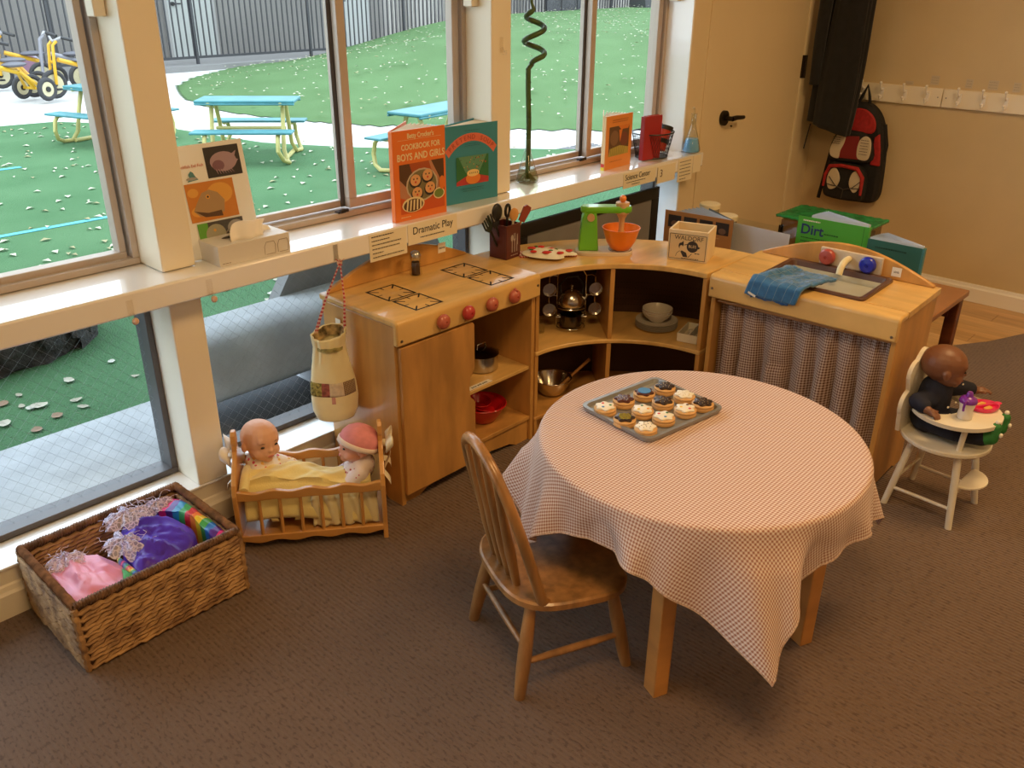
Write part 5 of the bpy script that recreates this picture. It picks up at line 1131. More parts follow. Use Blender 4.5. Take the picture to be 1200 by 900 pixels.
# pot on the stove shelf
t = thing('saucepan', 'steel saucepan with glass lid on the stove shelf', 'pot', (1.905, 1.905, .291)); 
b = MB(); b.lathe([(0, 0), (.052, 0), (.057, .004), (.057, .052), (.060, .054), (.060, .056), (.055, .056), (.055, .006), (0, .005)], n=40); b.build('pot_body', M_steel, t)
b = MB(); b.lathe([(.060, .057), (.056, .060), (.03, .070), (0, .073)], n=36); b.build('lid', glassmat('lid_glass', (.30, .26, .22), 2.5), t); b = MB(); b.tube([(-.02, 0, .071), (-.018, 0, .088), (.018, 0, .088), (.02, 0, .071)], .003, 8); b.build('lid_handle', M_chr, t)
for s in (-1, 1): b = MB(); b.tube([(s * .056, -.018, .045), (s * .072, -.014, .047), (s * .072, .014, .047), (s * .056, .018, .045)], .003, 8); b.build('handle', M_chr, t)
# red bowls
M_rb = mat('red_plastic', (.50, .008, .012), .3, coat=.2); M_rm = glassmat('red_clear', (.75, .12, .10), 1.5)
t = thing('red_bowl', 'large red plastic bowl on the bottom stove shelf', 'bowl', (1.895, 1.890, .1005)); b = MB(); b.lathe([(0, 0), (.035, 0), (.045, .006), (.068, .040), (.080, .066), (.083, .066), (.081, .069), (.077, .066), (.064, .040), (.04, .010), (0, .005)], n=40); b.build('bowl_body', M_rb, t)
for i, (x, y, z, r, lab) in enumerate(((1.905, 1.885, .130, .78, 'red colander nested in the large red bowl'), (1.885, 1.900, .150, .58, 'small red measuring bowl on top of the nested red bowls'))):
    t = thing('red_bowl', lab, 'bowl', (x, y, z)); b = MB(); b.T = Matrix.Rotation(.15, 4, 'X') @ Matrix.Scale(r, 4); b.lathe([(0, 0), (.035, 0), (.045, .006), (.064, .036), (.070, .046), (.073, .046), (.071, .049), (.066, .044), (.058, .034), (.04, .010), (0, .005)], n=36); b.build('bowl_body', M_rb, t)
t = thing('red_whisk', 'red toy utensil sticking out of the red bowls', 'utensil', (1.862, 1.885, .145)); b = MB(); b.tube([(0, 0, 0), (-.05, -.01, .055)], [.006, .0045], 8); b.build('handle', M_rb, t)
for q in (-1, 1): b = MB(); b.tube([(0, 0, 0), (.02, q * .012, -.008), (.035, 0, -.012)], .002, 6); b.build('loop', M_rb, t)

# blue towel on the sink
tw = thing('dish_towel', 'blue checked dish towel draped over the sink edge', 'towel', (2.452, 1.370, 0), math.radians(-88))
M_tow = mat('towel_blue', (.015, .13, .42), .9, noise=.25, scale=60, bump=.001, bscale=400, sheen=.4)
def towel(off, x0, x1, yb, zd, seed, skew=0):
    def f(u, v):
        # v: 0 at back on the counter .. 1 front bottom
        L1, L2 = yb + .024, .625 + off - zd; s = v * (L1 + L2)
        x = x0 + (x1 - x0) * u + skew * (1 - v)
        if s < L1: y = yb - s; z = .6315 + off + .0045 * fbm(x * 60 + seed, y * 50) + .012 * math.exp(-((u - .15) / .12) ** 2)
        else: y = -.024 - off * .8 - .003 * math.sin(u * 8 + seed); z = .6315 + off - (s - L1) + .004 * fbm(x * 60 + seed, 2)
        a = min(1, max(0, 1 - abs(s - L1) / .012)); z -= .004 * a; y += .004 * a
        return (x, y, z)
    return f
b = MB(); b.grid(towel(.003, .150, .275, .10, .575, 1, .03), 22, 26); b.build('lower_fold', M_tow, tw, solid=.007, smooth=80)
b = MB(); b.grid(towel(.013, .130, .300, .135, .583, 4, .055), 26, 30); b.build('upper_fold', mat('towel_blue2', (.03, .155, .37), .9, noise=.2, scale=50, bump=.001, bscale=400, sheen=.4), tw, solid=.008, smooth=80)
b = MB(); 
f_ = towel(.0185, .130, .300, .135, .583, 4, .055)
for q in range(6): b.tube([f_(.1 + q * .16, v / 24) for v in range(25)], .0007, 4)
for q in range(5): b.tube([f_(u / 20, .1 + q * .15) for u in range(21)], .0007, 4)
b.build('check_lines', mat('towel_line', (.25, .36, .45), .9), tw)['kind'] = 'stuff'
b = MB(); b.obox((.158, -.040, .594), (.028, .001, .007), Matrix.Rotation(.35, 3, 'Y')); b.build('care_label', M_paper, tw, smooth=0)

# framed dark picture leaning under the ledge
fp_ = thing('framed_board', 'black framed grey board standing behind the corner unit', 'framed board', (2.30, 2.098, 0))
b = MB(); frame_rect(b, 0, .905, .005, .672, 0, .016, .048); b.build('black_frame', mat('frame_black', (.012, .011, .011), .45), fp_, bevel=.0015)
b = MB(); b.box(.045, .86, .006, .012, .05, .63); b.build('grey_panel', mat('board_grey', (.25, .24, .235), .35, noise=.2, scale=2), fp_, smooth=0)

# things on the low table behind
TZ = .4975
b_ = thing('book', 'brown book with a row of dark photos, open behind the apple box', 'book', (2.965, 1.905, TZ), math.radians(-83), 'books')
b = MB(); b.box(0, .29, -.0015, .0015, 0, .150); b.build('front_cover', mat('kraft_cover', (.42, .20, .065), .5), b_)
fr = Frame((0, -.0016, 0), (1, 0, 0), (0, 0, 1))
for q in range(4): fr.rect(.016 + q * .068, .085, .072 + q * .068, .134, dk); fr.disc(.045 + q * .068, .100, .016, c_('photo_brown', (.18, .11, .08)), .012)
lines(fr, .15, .24, .070, c_('gold2', (.6, .4, .15)), .003); fr.build('cover_photos', b_)
b = MB(); b.T = Matrix.Translation((.29, .002, 0)) @ Matrix.Rotation(math.radians(142), 4, 'Z'); b.box(0, .20, -.0015, .0015, 0, .150); b.build('back_cover', mat('cover_blue_grey', (.10, .13, .16), .5), b_)
b = MB()
for q in range(7): b.T = Matrix.Translation((.288, .003, 0)) @ Matrix.Rotation(math.radians(176 - q * 5), 4, 'Z'); b.box(0, .24, -.0006, .0006, .002, .148)
b.build('pages', mat('pages_blue', (.55, .62, .74), .6), b_)
def jar(x, y, z0, lab, h=.12):
    t = thing('lidded_jar', lab, 'jar', (x, y, z0)); b = MB(); b.lathe([(0, 0), (.038, 0), (.040, .004), (.040, h), (0, h)], n=24); b.build('jar_body', glassmat('jar_glass', (.75, .80, .82), 2), t); b = MB(); b.lathe([(.043, h - .012), (.043, h + .004), (.040, h + .007), (0, h + .007)], n=28); b.build('lid', mat('lid_cream', (.78, .70, .50), .5), t)
    b = MB(); b.cyl((0, 0, .003), (0, 0, h * .7), .035, n=16); b.build('contents', mat('jar_contents', (.25, .22, .18), .8), t)
jar(3.215, 1.850, TZ, 'jar with cream lid behind the brown book, farther one', .135) ; jar(3.20, 1.755, TZ, 'jar with cream lid behind the brown book, nearer one', .105)
a_ = thing('acrylic_sign', 'blank white sheet in a clear stand on the low table', 'sign', (3.05, 1.645, TZ), math.radians(-92))
b = MB(); b.box(0, .245, 0, .0015, .003, .128); b.build('white_sheet', mat('sheet_white', (.72, .72, .78), .5), a_, smooth=0)
b = MB(); b.box(-.004, .249, -.003, -.001, 0, .15); b.box(-.004, .249, .003, .005, 0, .15); b.box(-.004, .249, -.03, .03, -.0, .002); b.build('clear_stand', glassmat('acrylic', (.98, .99, .99), .5), a_, smooth=0)
M_dg = mat('dirt_green', (.075, .42, .045), .45)
b_ = thing('book', 'bright green book titled Dirt behind the play sink', 'book', (3.085, 1.395, TZ), math.radians(-88), 'books')
b = MB(); b.box(0, .262, -.0015, .0015, 0, .195); b.build('front_cover', M_dg, b_)
b = MB(); b.box(.262, .266, -.0015, .016, 0, .195); b.build('spine', M_dg, b_)
b = MB()
for q in range(10): b.T = Matrix.Translation((.262, .002 + q * .0014, 0)) @ Matrix.Rotation(math.radians(179 - q * 2.6), 4, 'Z'); b.box(0, .215, -.0005, .0005, .002, .203)
b.build('pages', mat('pages_blue', (.55, .62, .74), .6), b_)
b = MB(); b.T = Matrix.Translation((.262, .018, 0)) @ Matrix.Rotation(math.radians(150), 4, 'Z'); b.box(0, .25, -.0015, .0015, 0, .195); b.build('back_cover', M_dg, b_)
text('Dirt', .052, mat('dirt_title', (.015, .03, .16), .5), b_, (.058, -.0018, .148), (1, 0, 0), (0, 0, 1), bold=.0010)
fr = Frame((0, -.0016, 0), (1, 0, 0), (0, 0, 1)); lines(fr, .020, .085, .182, M_paper, .005, 3); dgt = c_('darkgreen', (.01, .10, .02))
lines(fr, .105, .16, .142, dgt, .005, 4)
for q in range(5): lines(fr, .02, .235 if q else .20, .118 - q * .013, dgt, .004, q + 9)
fr.rect(.250, .0, .2515, .195, dgt); fr.build('cover_print', b_)
b_ = thing('book', 'dark teal open book beside the green Dirt book', 'book', (3.085, 1.125, TZ), math.radians(-90), 'books')
M_tl = mat('teal_book', (.03, .15, .13), .45)
b = MB(); b.box(0, .190, -.0015, .0015, 0, .160); b.build('front_cover', M_tl, b_); b = MB(); b.box(.190, .198, -.0015, .016, 0, .160); b.build('spine', mat('teal_spine', (.06, .24, .28), .45), b_)
b = MB()
for q in range(11): b.T = Matrix.Translation((.190, .002 + q * .0013, 0)) @ Matrix.Rotation(math.radians(180 - q * 2.8), 4, 'Z'); b.box(0, .185, -.0005, .0005, .002, .166)
b.build('pages', mat('pages_blue', (.55, .62, .74), .6), b_)
fr = Frame((0, -.0016, 0), (1, 0, 0), (0, 0, 1)); lines(fr, .03, .14, .135, c_('teal_dk', (.01, .06, .05)), .005, 4); outline(fr, [(.05, .02), (.05, .11), (.10, .11), (.10, .02)], .001, c_('teal_dk', (.01, .06, .05))); fr.build('cover_print', b_)
# clear tub with a green lid on the floor by the hook wall
g_ = thing('terrarium', 'clear tub with crinkled green lid on the floor by the wall', 'tub', (4.06, 1.67, .006), math.radians(90))
b = MB(); b.box(-.20, .20, -.12, .12, .003, .43); b.build('tub_body', glassmat('tub_plastic', (.55, .50, .42), 1.4), g_, bevel=.004)
b = MB(); b.box(-.18, .08, -.10, .10, .006, .40); b.build('dark_contents', mat('soil_dark', (.035, .025, .02), .9), g_)
b = MB(); b.grid(lambda u, v: (-.222 + .444 * u, -.135 + .27 * v, .447 + .0025 * fbm(u * 40, v * 28)), 60, 36); b.build('green_lid', mat('lid_green', (.025, .40, .14), .3, noise=.4, scale=25, bump=.003, bscale=60), g_, solid=.012, smooth=80)
# ================= tray of biscuits =================
ty = thing('biscuit_tray', 'grey metal baking tray on the checked tablecloth', 'tray', (1.650, 1.052, .5225), math.radians(-8.5))
M_tray = mat('tray_grey', (.30, .31, .32), .35, .4, noise=.08, scale=8)
b = MB(); w_, d_ = .138, .117
loft(b, [rr(-w_ + .004, w_ - .004, -d_ + .004, d_ - .004, .02, 0), rr(-w_, w_, -d_, d_, .022, .010), rr(-w_, w_, -d_, d_, .022, .0125), rr(-w_ + .009, w_ - .009, -d_ + .009, d_ - .009, .017, .0125), rr(-w_ + .013, w_ - .013, -d_ + .013, d_ - .013, .015, .003)], True, True)
b.build('tray_body', M_tray, ty, smooth=30)
M_bis = mat('biscuit_wood', (.66, .38, .15), .5, noise=.1, scale=12); M_ic = mat('icing_white', (.86, .80, .66), .35); M_ch = mat('icing_chocolate', (.035, .018, .013), .35); M_ch2 = mat('icing_red_brown', (.09, .025, .018), .35)
dots = {'r': mat('dot_red', (.70, .04, .03), .4), 'g': mat('dot_green', (.03, .20, .06), .4), 'b': mat('dot_blue', (.05, .22, .50), .4), 'y': mat('dot_yellow', (.88, .60, .05), .4), 'o': mat('dot_orange', (.85, .35, .05), .4), 'k': mat('dot_brown', (.10, .03, .02), .4), 's': mat('sprinkle_tan', (.62, .46, .22), .4), 'w': mat('sprinkle_pale', (.75, .65, .45), .4), 'n': mat('sprinkle_dark', (.14, .12, .10), .4)}
CK = [(1.551, 1.123, 'wh', [('r', .002, .012), ('b', -.010, -.004), ('g', .011, -.006)], 'white iced biscuit with red, blue and green dots, left corner of the tray'),
      (1.617, 1.115, 'rb', 'w', 'red-brown iced biscuit with pale sprinkles near the left corner'),
      (1.685, 1.101, 'bl', None, 'brown iced biscuit topped with a flat blue patch'),
      (1.751, 1.083, 'ch', 'w', 'chocolate biscuit with pale sprinkles at the far corner'),
      (1.536, 1.053, 'gy', None, 'dark iced biscuit with yellow piped squiggles'),
      (1.603, 1.048, 'wh', [('g', .004, .012), ('y', -.012, -.002), ('o', .010, -.008)], 'white iced biscuit with green, yellow and orange dots'),
      (1.677, 1.039, 'ch', 's', 'chocolate sprinkled biscuit in the middle of the tray'),
      (1.743, 1.019, 'wh', 'w', 'plain white iced biscuit behind the right corner'),
      (1.533, .990, 'wh', 'n', 'white iced biscuit with dark specks, nearest corner'),
      (1.608, .990, 'wh', [('r', -.010, .008), ('g', .011, .009), ('b', 0, -.010)], 'white iced biscuit with red, green and blue dots beside the speckled one'),
      (1.679, .975, 'wh', [('y', -.010, .004), ('k', .010, .010), ('r', .006, -.010)], 'white iced biscuit with yellow, brown and red dots'),
      (1.738, .962, 'ch', 's', 'chocolate sprinkled biscuit at the right corner of the tray')]
for i, (x, y, kind, tp, lab) in enumerate(CK):
    rnd = random.Random(i); t = thing('biscuit', lab, 'toy biscuit', (x, y, .5258), rnd.uniform(-.5, .5) - .6, 'toy biscuits on the tray')
    b = MB(); b.lathe([(0, 0), (.025, 0), (.0275, .002), (.0280, .006), (.0275, .0085), (.026, .010), (.0265, .0105), (.0275, .0115), (.0275, .015), (.025, .017), (0, .017)], n=28); b.build('biscuit_base', M_bis, t)
    n = 6; pts = [((.0225 + .0028 * math.cos(n * a)) * math.cos(a), (.0225 + .0028 * math.cos(n * a)) * math.sin(a)) for a in [2 * PI * k / 48 for k in range(48)]]
    m_ = {'wh': M_ic, 'ch': M_ch, 'rb': M_ch2, 'bl': M_ch2, 'gy': M_ch}[kind]
    b = MB(); loft(b, [[(p[0] * k, p[1] * k, z) for p in pts] for k, z in ((.97, .017), (1.0, .0185), (.98, .0205), (.9, .0215), (.4, .022))], True, True); ic = b.build('icing', m_, t)
    if isinstance(tp, list):
        for c, dx, dy in tp: b = MB(); b.ell((dx, dy, .0218), (.0038, .0038, .0014), n=10, m=6); b.build('dot', dots[c], ic)
    elif tp:
        b = MB()
        for q in range(13):
            a = 2.4 * q; r = .0052 * q ** .5; b.obox((r * math.cos(a), r * math.sin(a), .0226), (.0026, .0009, .0009), Matrix.Rotation(rnd.uniform(0, 3), 3, 'Z'))
        b.build('sprinkles', dots[tp], ic)['kind'] = 'stuff'
    if kind == 'bl': b = MB(); b.cyl((0, 0, .021), (0, 0, .0232), .0165, n=22); b.build('blue_patch', dots['b'], ic)
    if kind == 'gy':
        for q in range(6): b = MB(); b.tube([(-.015 + .0015 * abs(q - 2.5) + .03 * u / 10 * (1 - .1 * abs(q - 2.5)), -.0125 + q * .005 + .0016 * math.sin(u * 1.6), .0222) for u in range(11)], .0009, 5); b.build('piping', mat('piping_yellow', (.50, .42, .04), .4), ic)

# ================= basket of dressing-up clothes =================
bx = thing('wicker_basket', 'rectangular brown woven basket of dressing-up clothes', 'basket', (.470, 1.785, .006))
BW, BD, BH = .420, .325, .192
M_wk = mat('seagrass', (.50, .29, .12), .7, noise=.6, scale=22, col2=(.20, .10, .042), bump=.0015, bscale=220); M_wr = mat('seagrass_rim', (.24, .125, .065), .7, noise=.5, scale=40)
b = MB(); tk = .010
b.box(0, BW, 0, tk, 0, BH); b.box(0, BW, BD - tk, BD, 0, BH); b.box(0, tk, tk, BD - tk, 0, BH); b.box(BW - tk, BW, tk, BD - tk, 0, BH); b.box(tk, BW - tk, tk, BD - tk, 0, .008)
b.build('basket_shell', mat('seagrass_dark', (.05, .022, .010), .9), bx)
b = MB(); rnd = random.Random(11)
def strand(p, d, up, L_, r):
    d = Vector(d); up = Vector(up); q0 = Vector(p); pts = [q0 - d * L_ / 2 + up * r * .9, q0 - d * L_ * .22 - up * r * .1, q0 + d * L_ * .22 + up * r * .05, q0 + d * L_ / 2 - up * r * .9]
    b.tube(pts, [r * .45, r * 1.05, r * 1.1, r * .4], 6, caps=False)
rows = 15; rh = (BH - .022) / rows
def side(p0, d, L_, nrm):
    n = int(L_ / .031)
    for j in range(rows):
        for i in range(n):
            u = (i + .5 + (.5 if j % 2 else 0)) / n
            if u > 1.0: u -= 1; continue
            hl = L_ / n * .66; p = Vector(p0) + Vector(d) * min(L_ - hl, max(hl, u * L_)) + Vector(nrm) * (.002 + rnd.uniform(-.0005, .002)); p.z = .006 + rh * (j + .5) + rnd.uniform(-.0006, .0006)
            strand(p, Vector(d) + Vector((0, 0, rnd.uniform(.06, .26))), (0, 0, -1 if j % 2 else 1), L_ / n * 1.32, rh * rnd.uniform(.46, .62))
side((0, 0, 0), (1, 0, 0), BW, (0, -1, 0)); side((0, 0, 0), (0, 1, 0), BD, (-1, 0, 0)); side((BW, 0, 0), (0, 1, 0), BD, (1, 0, 0)); side((tk, BD - tk, 0), (1, 0, 0), BW - 2 * tk, (0, -1, 0)); side((BW - tk, tk, 0), (0, 1, 0), BD - 2 * tk, (-1, 0, 0)); side((tk, tk, 0), (0, 1, 0), BD - 2 * tk, (1, 0, 0))
b.build('woven_strands', M_wk, bx)['kind'] = 'stuff'
for cx_, cy_ in ((0, 0), (BW, 0), (0, BD), (BW, BD)):
    b = MB(); b.tube([(cx_ + .0015 * math.sin(z2 * 2.1), cy_ + .0015 * math.cos(z2 * 2.1), .004 + z2 * (BH - .012) / 20) for z2 in range(21)], [.0075 + .0012 * (z2 % 2) for z2 in range(21)], 7); b.build('corner_strand', M_wk, bx)
b = MB()
def rimseg(p0, p1, n):
    p0, p1 = Vector(p0), Vector(p1); d = (p1 - p0).normalized(); s_ = Vector((-d.y, d.x, 0))
    for i in range(n):
        c = p0.lerp(p1, (i + .5) / n); w2 = (p1 - p0).length / n * .52; r = rnd.uniform(.0065, .0080)
        b.tube([c + s_ * (r * math.cos(a)) + Vector((0, 0, r * 1.05 * math.sin(a))) + d * (w2 * .5 * math.sin(a)) for a in [k * PI / 5 for k in range(10)]], w2, 4, closed=True)
z_ = BH
rimseg((0, .004, z_ - .004), (BW, .004, z_ - .004), 60); rimseg((0, BD - .004, z_ - .004), (BW, BD - .004, z_ - .004), 60); rimseg((.004, 0, z_ - .004), (.004, BD, z_ - .004), 46); rimseg((BW - .004, 0, z_ - .004), (BW - .004, BD, z_ - .004), 46)
b.build('wrapped_rim', M_wr, bx)['kind'] = 'stuff'
def organza_mat():
    m = bpy.data.materials.new('organza'); m.use_nodes = True; nt = m.node_tree; nt.nodes.clear(); N = nt.nodes.new; L = nt.links.new
    out = N('ShaderNodeOutputMaterial'); mx = N('ShaderNodeMixShader'); tr = N('ShaderNodeBsdfTransparent'); df = N('ShaderNodeBsdfPrincipled'); df.inputs['Base Color'].default_value = (.72, .66, .84, 1); df.inputs['Roughness'].default_value = .45
    tc = N('ShaderNodeTexCoord'); vo = N('ShaderNodeTexVoronoi'); vo.feature = 'DISTANCE_TO_EDGE'; vo.inputs['Scale'].default_value = 95; L(tc.outputs['Object'], vo.inputs['Vector'])
    rp = N('ShaderNodeValToRGB'); rp.color_ramp.elements[0].position = .05; rp.color_ramp.elements[0].color = (.95, .95, .95, 1); rp.color_ramp.elements[1].position = .16; rp.color_ramp.elements[1].color = (.42, .42, .42, 1)
    L(vo.outputs['Distance'], rp.inputs[0]); L(rp.outputs[0], mx.inputs[0]); L(tr.outputs[0], mx.inputs[1]); L(df.outputs[0], mx.inputs[2]); L(mx.outputs[0], out.inputs[0]); return m
def cloth_heap(name_, lab, cat, outl, zb, h, m, seed, amp=.006, fd=(1, 0), freq=90, tilt=(0, 0)):
    cx = sum(p[0] for p in outl) / len(outl); cy = sum(p[1] for p in outl) / len(outl)
    t = thing(name_, lab, cat, (cx, cy, .02)); pts = dense([(p[0] - cx, p[1] - cy) for p in outl], 6); N_ = 16; vs = []; b = MB(); rs = []
    for r in range(N_ + 1):
        k = 1 - r / N_ * .985; ring = []
        for p in pts:
            x, y = p[0] * k, p[1] * k; s_ = x * fd[0] + y * fd[1]; c_2 = -x * fd[1] + y * fd[0]
            rid = 1 - 2 * abs(math.sin(c_2 * freq * .75 + 1.5 * math.sin(s_ * freq * .3 + seed))) ** .6
            z = zb - .02 + h * (1 - k ** 2.2) ** .45 + amp * (1 - k ** 6) * (.9 * rid + .7 * fbm(c_2 * freq + seed, s_ * freq * .35, seed) + .45 * fbm(c_2 * freq * 2.3, s_ * freq * 1.1 + seed)) + tilt[0] * x + tilt[1] * y
            if r == 0: z = .0
            ring.append((x, y, z))
        rs.append(ring)
    loft(b, rs, True, True); b.build('fabric', m, t, smooth=80, recalc=True); return t, (cx, cy)
M_pink = mat('pink_satin', (.85, .34, .60), .38, noise=.25, scale=9, col2=(.80, .26, .36), sheen=.2); M_purp = mat('purple_satin', (.085, .025, .50), .38, noise=.25, scale=10)
cloth_heap('pink_costume', 'pink satin costume at the left end of the basket', 'costume', [(.492, 1.815), (.565, 1.802), (.625, 1.83), (.632, 1.90), (.60, 1.985), (.545, 2.03), (.496, 2.01), (.486, 1.90)], .165, .022, M_pink, 1.0, .007, (.3, -.95), 60)
cloth_heap('purple_costume', 'purple satin costume heaped in the middle of the basket', 'costume', [(.640, 1.806), (.74, 1.803), (.80, 1.83), (.825, 1.90), (.80, 2.0), (.745, 2.055), (.69, 2.03), (.655, 1.96), (.638, 1.87)], .165, .046, M_purp, 4.0, .008, (.55, -.83), 65)
rb = [(.60, .02, .03), (.85, .20, .02), (.85, .60, .02), (.06, .35, .06), (.02, .16, .50), (.10, .03, .32), (.75, .03, .26), (.10, .03, .30), (.02, .25, .50), (.05, .35, .10)]
M_rain = stripes('rainbow_satin', rb, (.45, -.89, 0), .21, .35, 0); 
cloth_heap('rainbow_costume', 'rainbow striped satin costume in the right corner of the basket', 'costume', [(.836, 1.803), (.872, 1.803), (.874, 1.93), (.868, 2.06), (.80, 2.075), (.775, 2.06), (.815, 1.99), (.836, 1.90)], .168, .036, M_rain, 2.0, .004, (.45, -.89), 60)
cloth_heap('striped_scarf', 'narrow rainbow striped sash between the pink and purple costumes', 'costume', [(.628, 1.803), (.640, 1.803), (.640, 1.87), (.634, 1.93), (.624, 1.90), (.622, 1.84)], .172, .016, stripes('rainbow_sash', rb, (.1, -.99, 0), .07), 5.0, .002, (0, 1), 60)
cloth_heap('green_ribbon', 'small bit of green ribbon beside the pink costume', 'ribbon', [(.596, 1.797), (.62, 1.797), (.622, 1.83), (.616, 1.86), (.609, 1.84), (.598, 1.815)], .182, .012, mat('ribbon_green', (.05, .35, .08), .6), 3.0, .001)
M_lace = mat('silver_lace', (.74, .68, .84), .5); M_org = organza_mat()
def lace(lab, c, rx, ry, h, seed, n=12):
    rnd = random.Random(seed); t = thing('lace_ruffle', lab, 'lace trim', (c[0], c[1], c[2])); b = MB()
    b.grid(lambda u, v: ((rx * v * (1 + .12 * math.sin(u * 37))) * math.cos(2 * PI * u), (ry * v * (1 + .12 * math.sin(u * 37))) * math.sin(2 * PI * u), h * (1 - v * v) + .007 * v * math.sin(u * 2 * PI * 9 + seed) + .006 * fbm(u * 20, v * 9, seed)), 70, 8, wrap=True); b.build('organza', M_org, t, smooth=80)
    b = MB()
    for i in range(n):
        a = rnd.uniform(0, 6.28); k = rnd.uniform(.1, .9); p = Vector((rx * k * math.cos(a), ry * k * math.sin(a), h * (1 - k * k) + .006)); pts = [p.copy()]
        for q in range(5): a += rnd.uniform(-1.2, 1.2); p = p + Vector((math.cos(a) * .009, math.sin(a) * .009, rnd.uniform(-.005, .005))); pts.append(p.copy())
        b.tube(pts, .0006, 4)
    b.build('lace_threads', M_lace, t)['kind'] = 'stuff'
lace('pale lace ruffle on top of the purple costume', (.715, 2.035, .198), .062, .048, .025, 1)
lace('loose silvery lace edge on the left of the purple costume', (.655, 1.925, .198), .045, .060, .022, 2)
lace('pale pink lace ruffle on the back of the pink costume', (.535, 1.995, .172), .048, .038, .024, 3)
lace('thin lace edge between the purple and rainbow costumes', (.800, 2.045, .190), .045, .030, .020, 5, 8)

# ================= drawstring bag =================
bg = thing('drawstring_bag', 'cream drawstring bag with a patchwork band hanging from the ledge', 'bag', (1.372, 2.005, .262), math.radians(-34))
bp_ = [(0, .0), (.035, .001), (.056, .010), (.066, .035), (.069, .075), (.065, .125), (.056, .180), (.047, .225), (.045, .245), (.047, .262), (.049, .285)]
def bagf(z):
    for i in range(len(bp_) - 1):
        if bp_[i][1] <= z <= bp_[i + 1][1]: f = (z - bp_[i][1]) / (bp_[i + 1][1] - bp_[i][1] + 1e-9); return bp_[i][0] + (bp_[i + 1][0] - bp_[i][0]) * f
    return .045
def bagp(a, r, z): k = 1 + .035 * math.sin(5 * a + z * 20) * min(1, z / .1) + (.05 * math.sin(11 * a) if z > .2 else 0); return (r * k * math.cos(a) * 1.0 - .10 * (z - .13) * 0, r * k * math.sin(a) * .72, z + (.014 * math.sin(a + .6) if z > .24 else 0))
b = MB(); Z = [bp_[i][1] for i in range(len(bp_))]
def bgrid(u, v): i = v * (len(bp_) - 1); k = min(int(i), len(bp_) - 2); f = i - k; r = bp_[k][0] + (bp_[k + 1][0] - bp_[k][0]) * f; z = bp_[k][1] + (bp_[k + 1][1] - bp_[k][1]) * f; return bagp(2 * PI * u, max(r, .0005), z)
b.grid(bgrid, 56, 40, wrap=True); b.build('bag_body', mat('cream_fleece', (.90, .80, .47), .95, noise=.06, scale=12, sheen=.5, bump=.0006, bscale=300), bg, solid=.003, smooth=80)
def band(u0, u1, z0, z1, m, nm='patch'):
    b = MB(); b.grid(lambda u, v: bagp(2 * PI * (u0 + (u1 - u0) * u), bagf(z0 + (z1 - z0) * v) + .0028, z0 + (z1 - z0) * v), 12, 6, uv=lambda u, v: (u * .05, v * .05)); b.build(nm, m, bg, solid=.001, smooth=80)
pats = [gingham('patch_red', .004, (.70, .55, .50), (.25, .03, .05)), mat('patch_green', (.35, .30, .08), .9, noise=.7, scale=120), mat('patch_rose', (.40, .12, .10), .9, noise=.6, scale=60), mat('patch_cream', (.72, .60, .45), .9, noise=.2, scale=60), gingham('patch_brown', .005, (.55, .42, .25), (.10, .04, .02))]
ed = [.46, .54, .66, .72, .82, .94]
for i in range(5): band(ed[i], ed[i + 1], .095, .138, pats[i])
band(.73, .755, .072, .094, gingham('tag_red', .006, (.75, .6, .5), (.5, .03, .04)), 'bow_tag')
b = MB(); b.grid(lambda u, v: bagp(2 * PI * u, .0445 - .010 * v, .283 - .03 * v), 40, 4, wrap=True); b.build('lining', mat('patch_lining', (.42, .30, .13), .9, noise=.8, scale=45), bg, smooth=80)
b = MB(); b.cyl((0, 0, .235), (0, 0, .245), .042, n=24); b.T = Matrix.Identity(4); b.build('contents', mat('bag_contents', (.40, .36, .14), .9, noise=.6, scale=50), bg)
M_cord = stripes('cord_stripe', [(.45, .03, .04), (.70, .45, .40)], (.3, .2, 1), .012, .8)
for sx, ang in ((-1, 2.6), (1, -.2), (-.9, 2.9), (.9, .1)):
    b = MB(); p = bagp(ang, .047, .265); loc = Matrix.Rotation(math.radians(34), 4, 'Z') @ Vector((1.451 - 1.372, 2.032 - 2.005, 0)); hp = Vector((loc.x, loc.y, .735 - .262)); mid = Vector(p).lerp(hp, .5) + Vector((sx * .006, 0, 0)); b.tube([p, mid, hp], .0022, 6); b.build('cord', M_cord, bg)
b = MB()
for q in range(5): b.tube([tuple(hp), (hp.x + (q - 2) * .006, hp.y - .004, hp.z + .012 - q % 2 * .02)], .0014, 5)
b.build('cord_knot', M_cord, bg)

# ================= coat and backpack =================
ct_ = thing('black_coat', 'long black coat hanging in the corner by the door', 'coat', (4.535, 1.965, .78))
def coat(u, v):
    a = 2 * PI * u; z = .006 + 1.02 * v; wv_ = .108 * (1 - .10 * v) * (1 + .06 * math.sin(v * 7)); dv = .045
    k = 1 + .13 * math.sin(5 * a + 1.5 * v) * (1 - v * .4) + .06 * math.sin(11 * a + 3 * v)
    if v > .8: wv_ *= 1 - (v - .8) * 2.6
    return (dv * k * math.cos(a), wv_ * k * math.sin(a) - .05 * v, z + .03 * math.sin(a) * (1 - v))
b = MB(); b.grid(coat, 72, 40, wrap=True); b.build('coat_body', mat('black_cloth', (.008, .008, .010), .85, noise=.3, scale=30, sheen=.2), ct_, solid=.004, smooth=80)
b = MB(); b.tube([(-.02, .085, 1.02), (-.035, .09, .8), (-.04, .095, .45), (-.035, .095, .22)], [.03, .034, .030, .026], 12); b.build('sleeve', mat('black_cloth', (.008, .008, .01), .85), ct_)
b = MB(); b.tube([(.0, .10, .02), (.005, .112, -.05), (0, .118, -.11)], .0035, 6); b.build('hanging_strap', M_black, ct_)
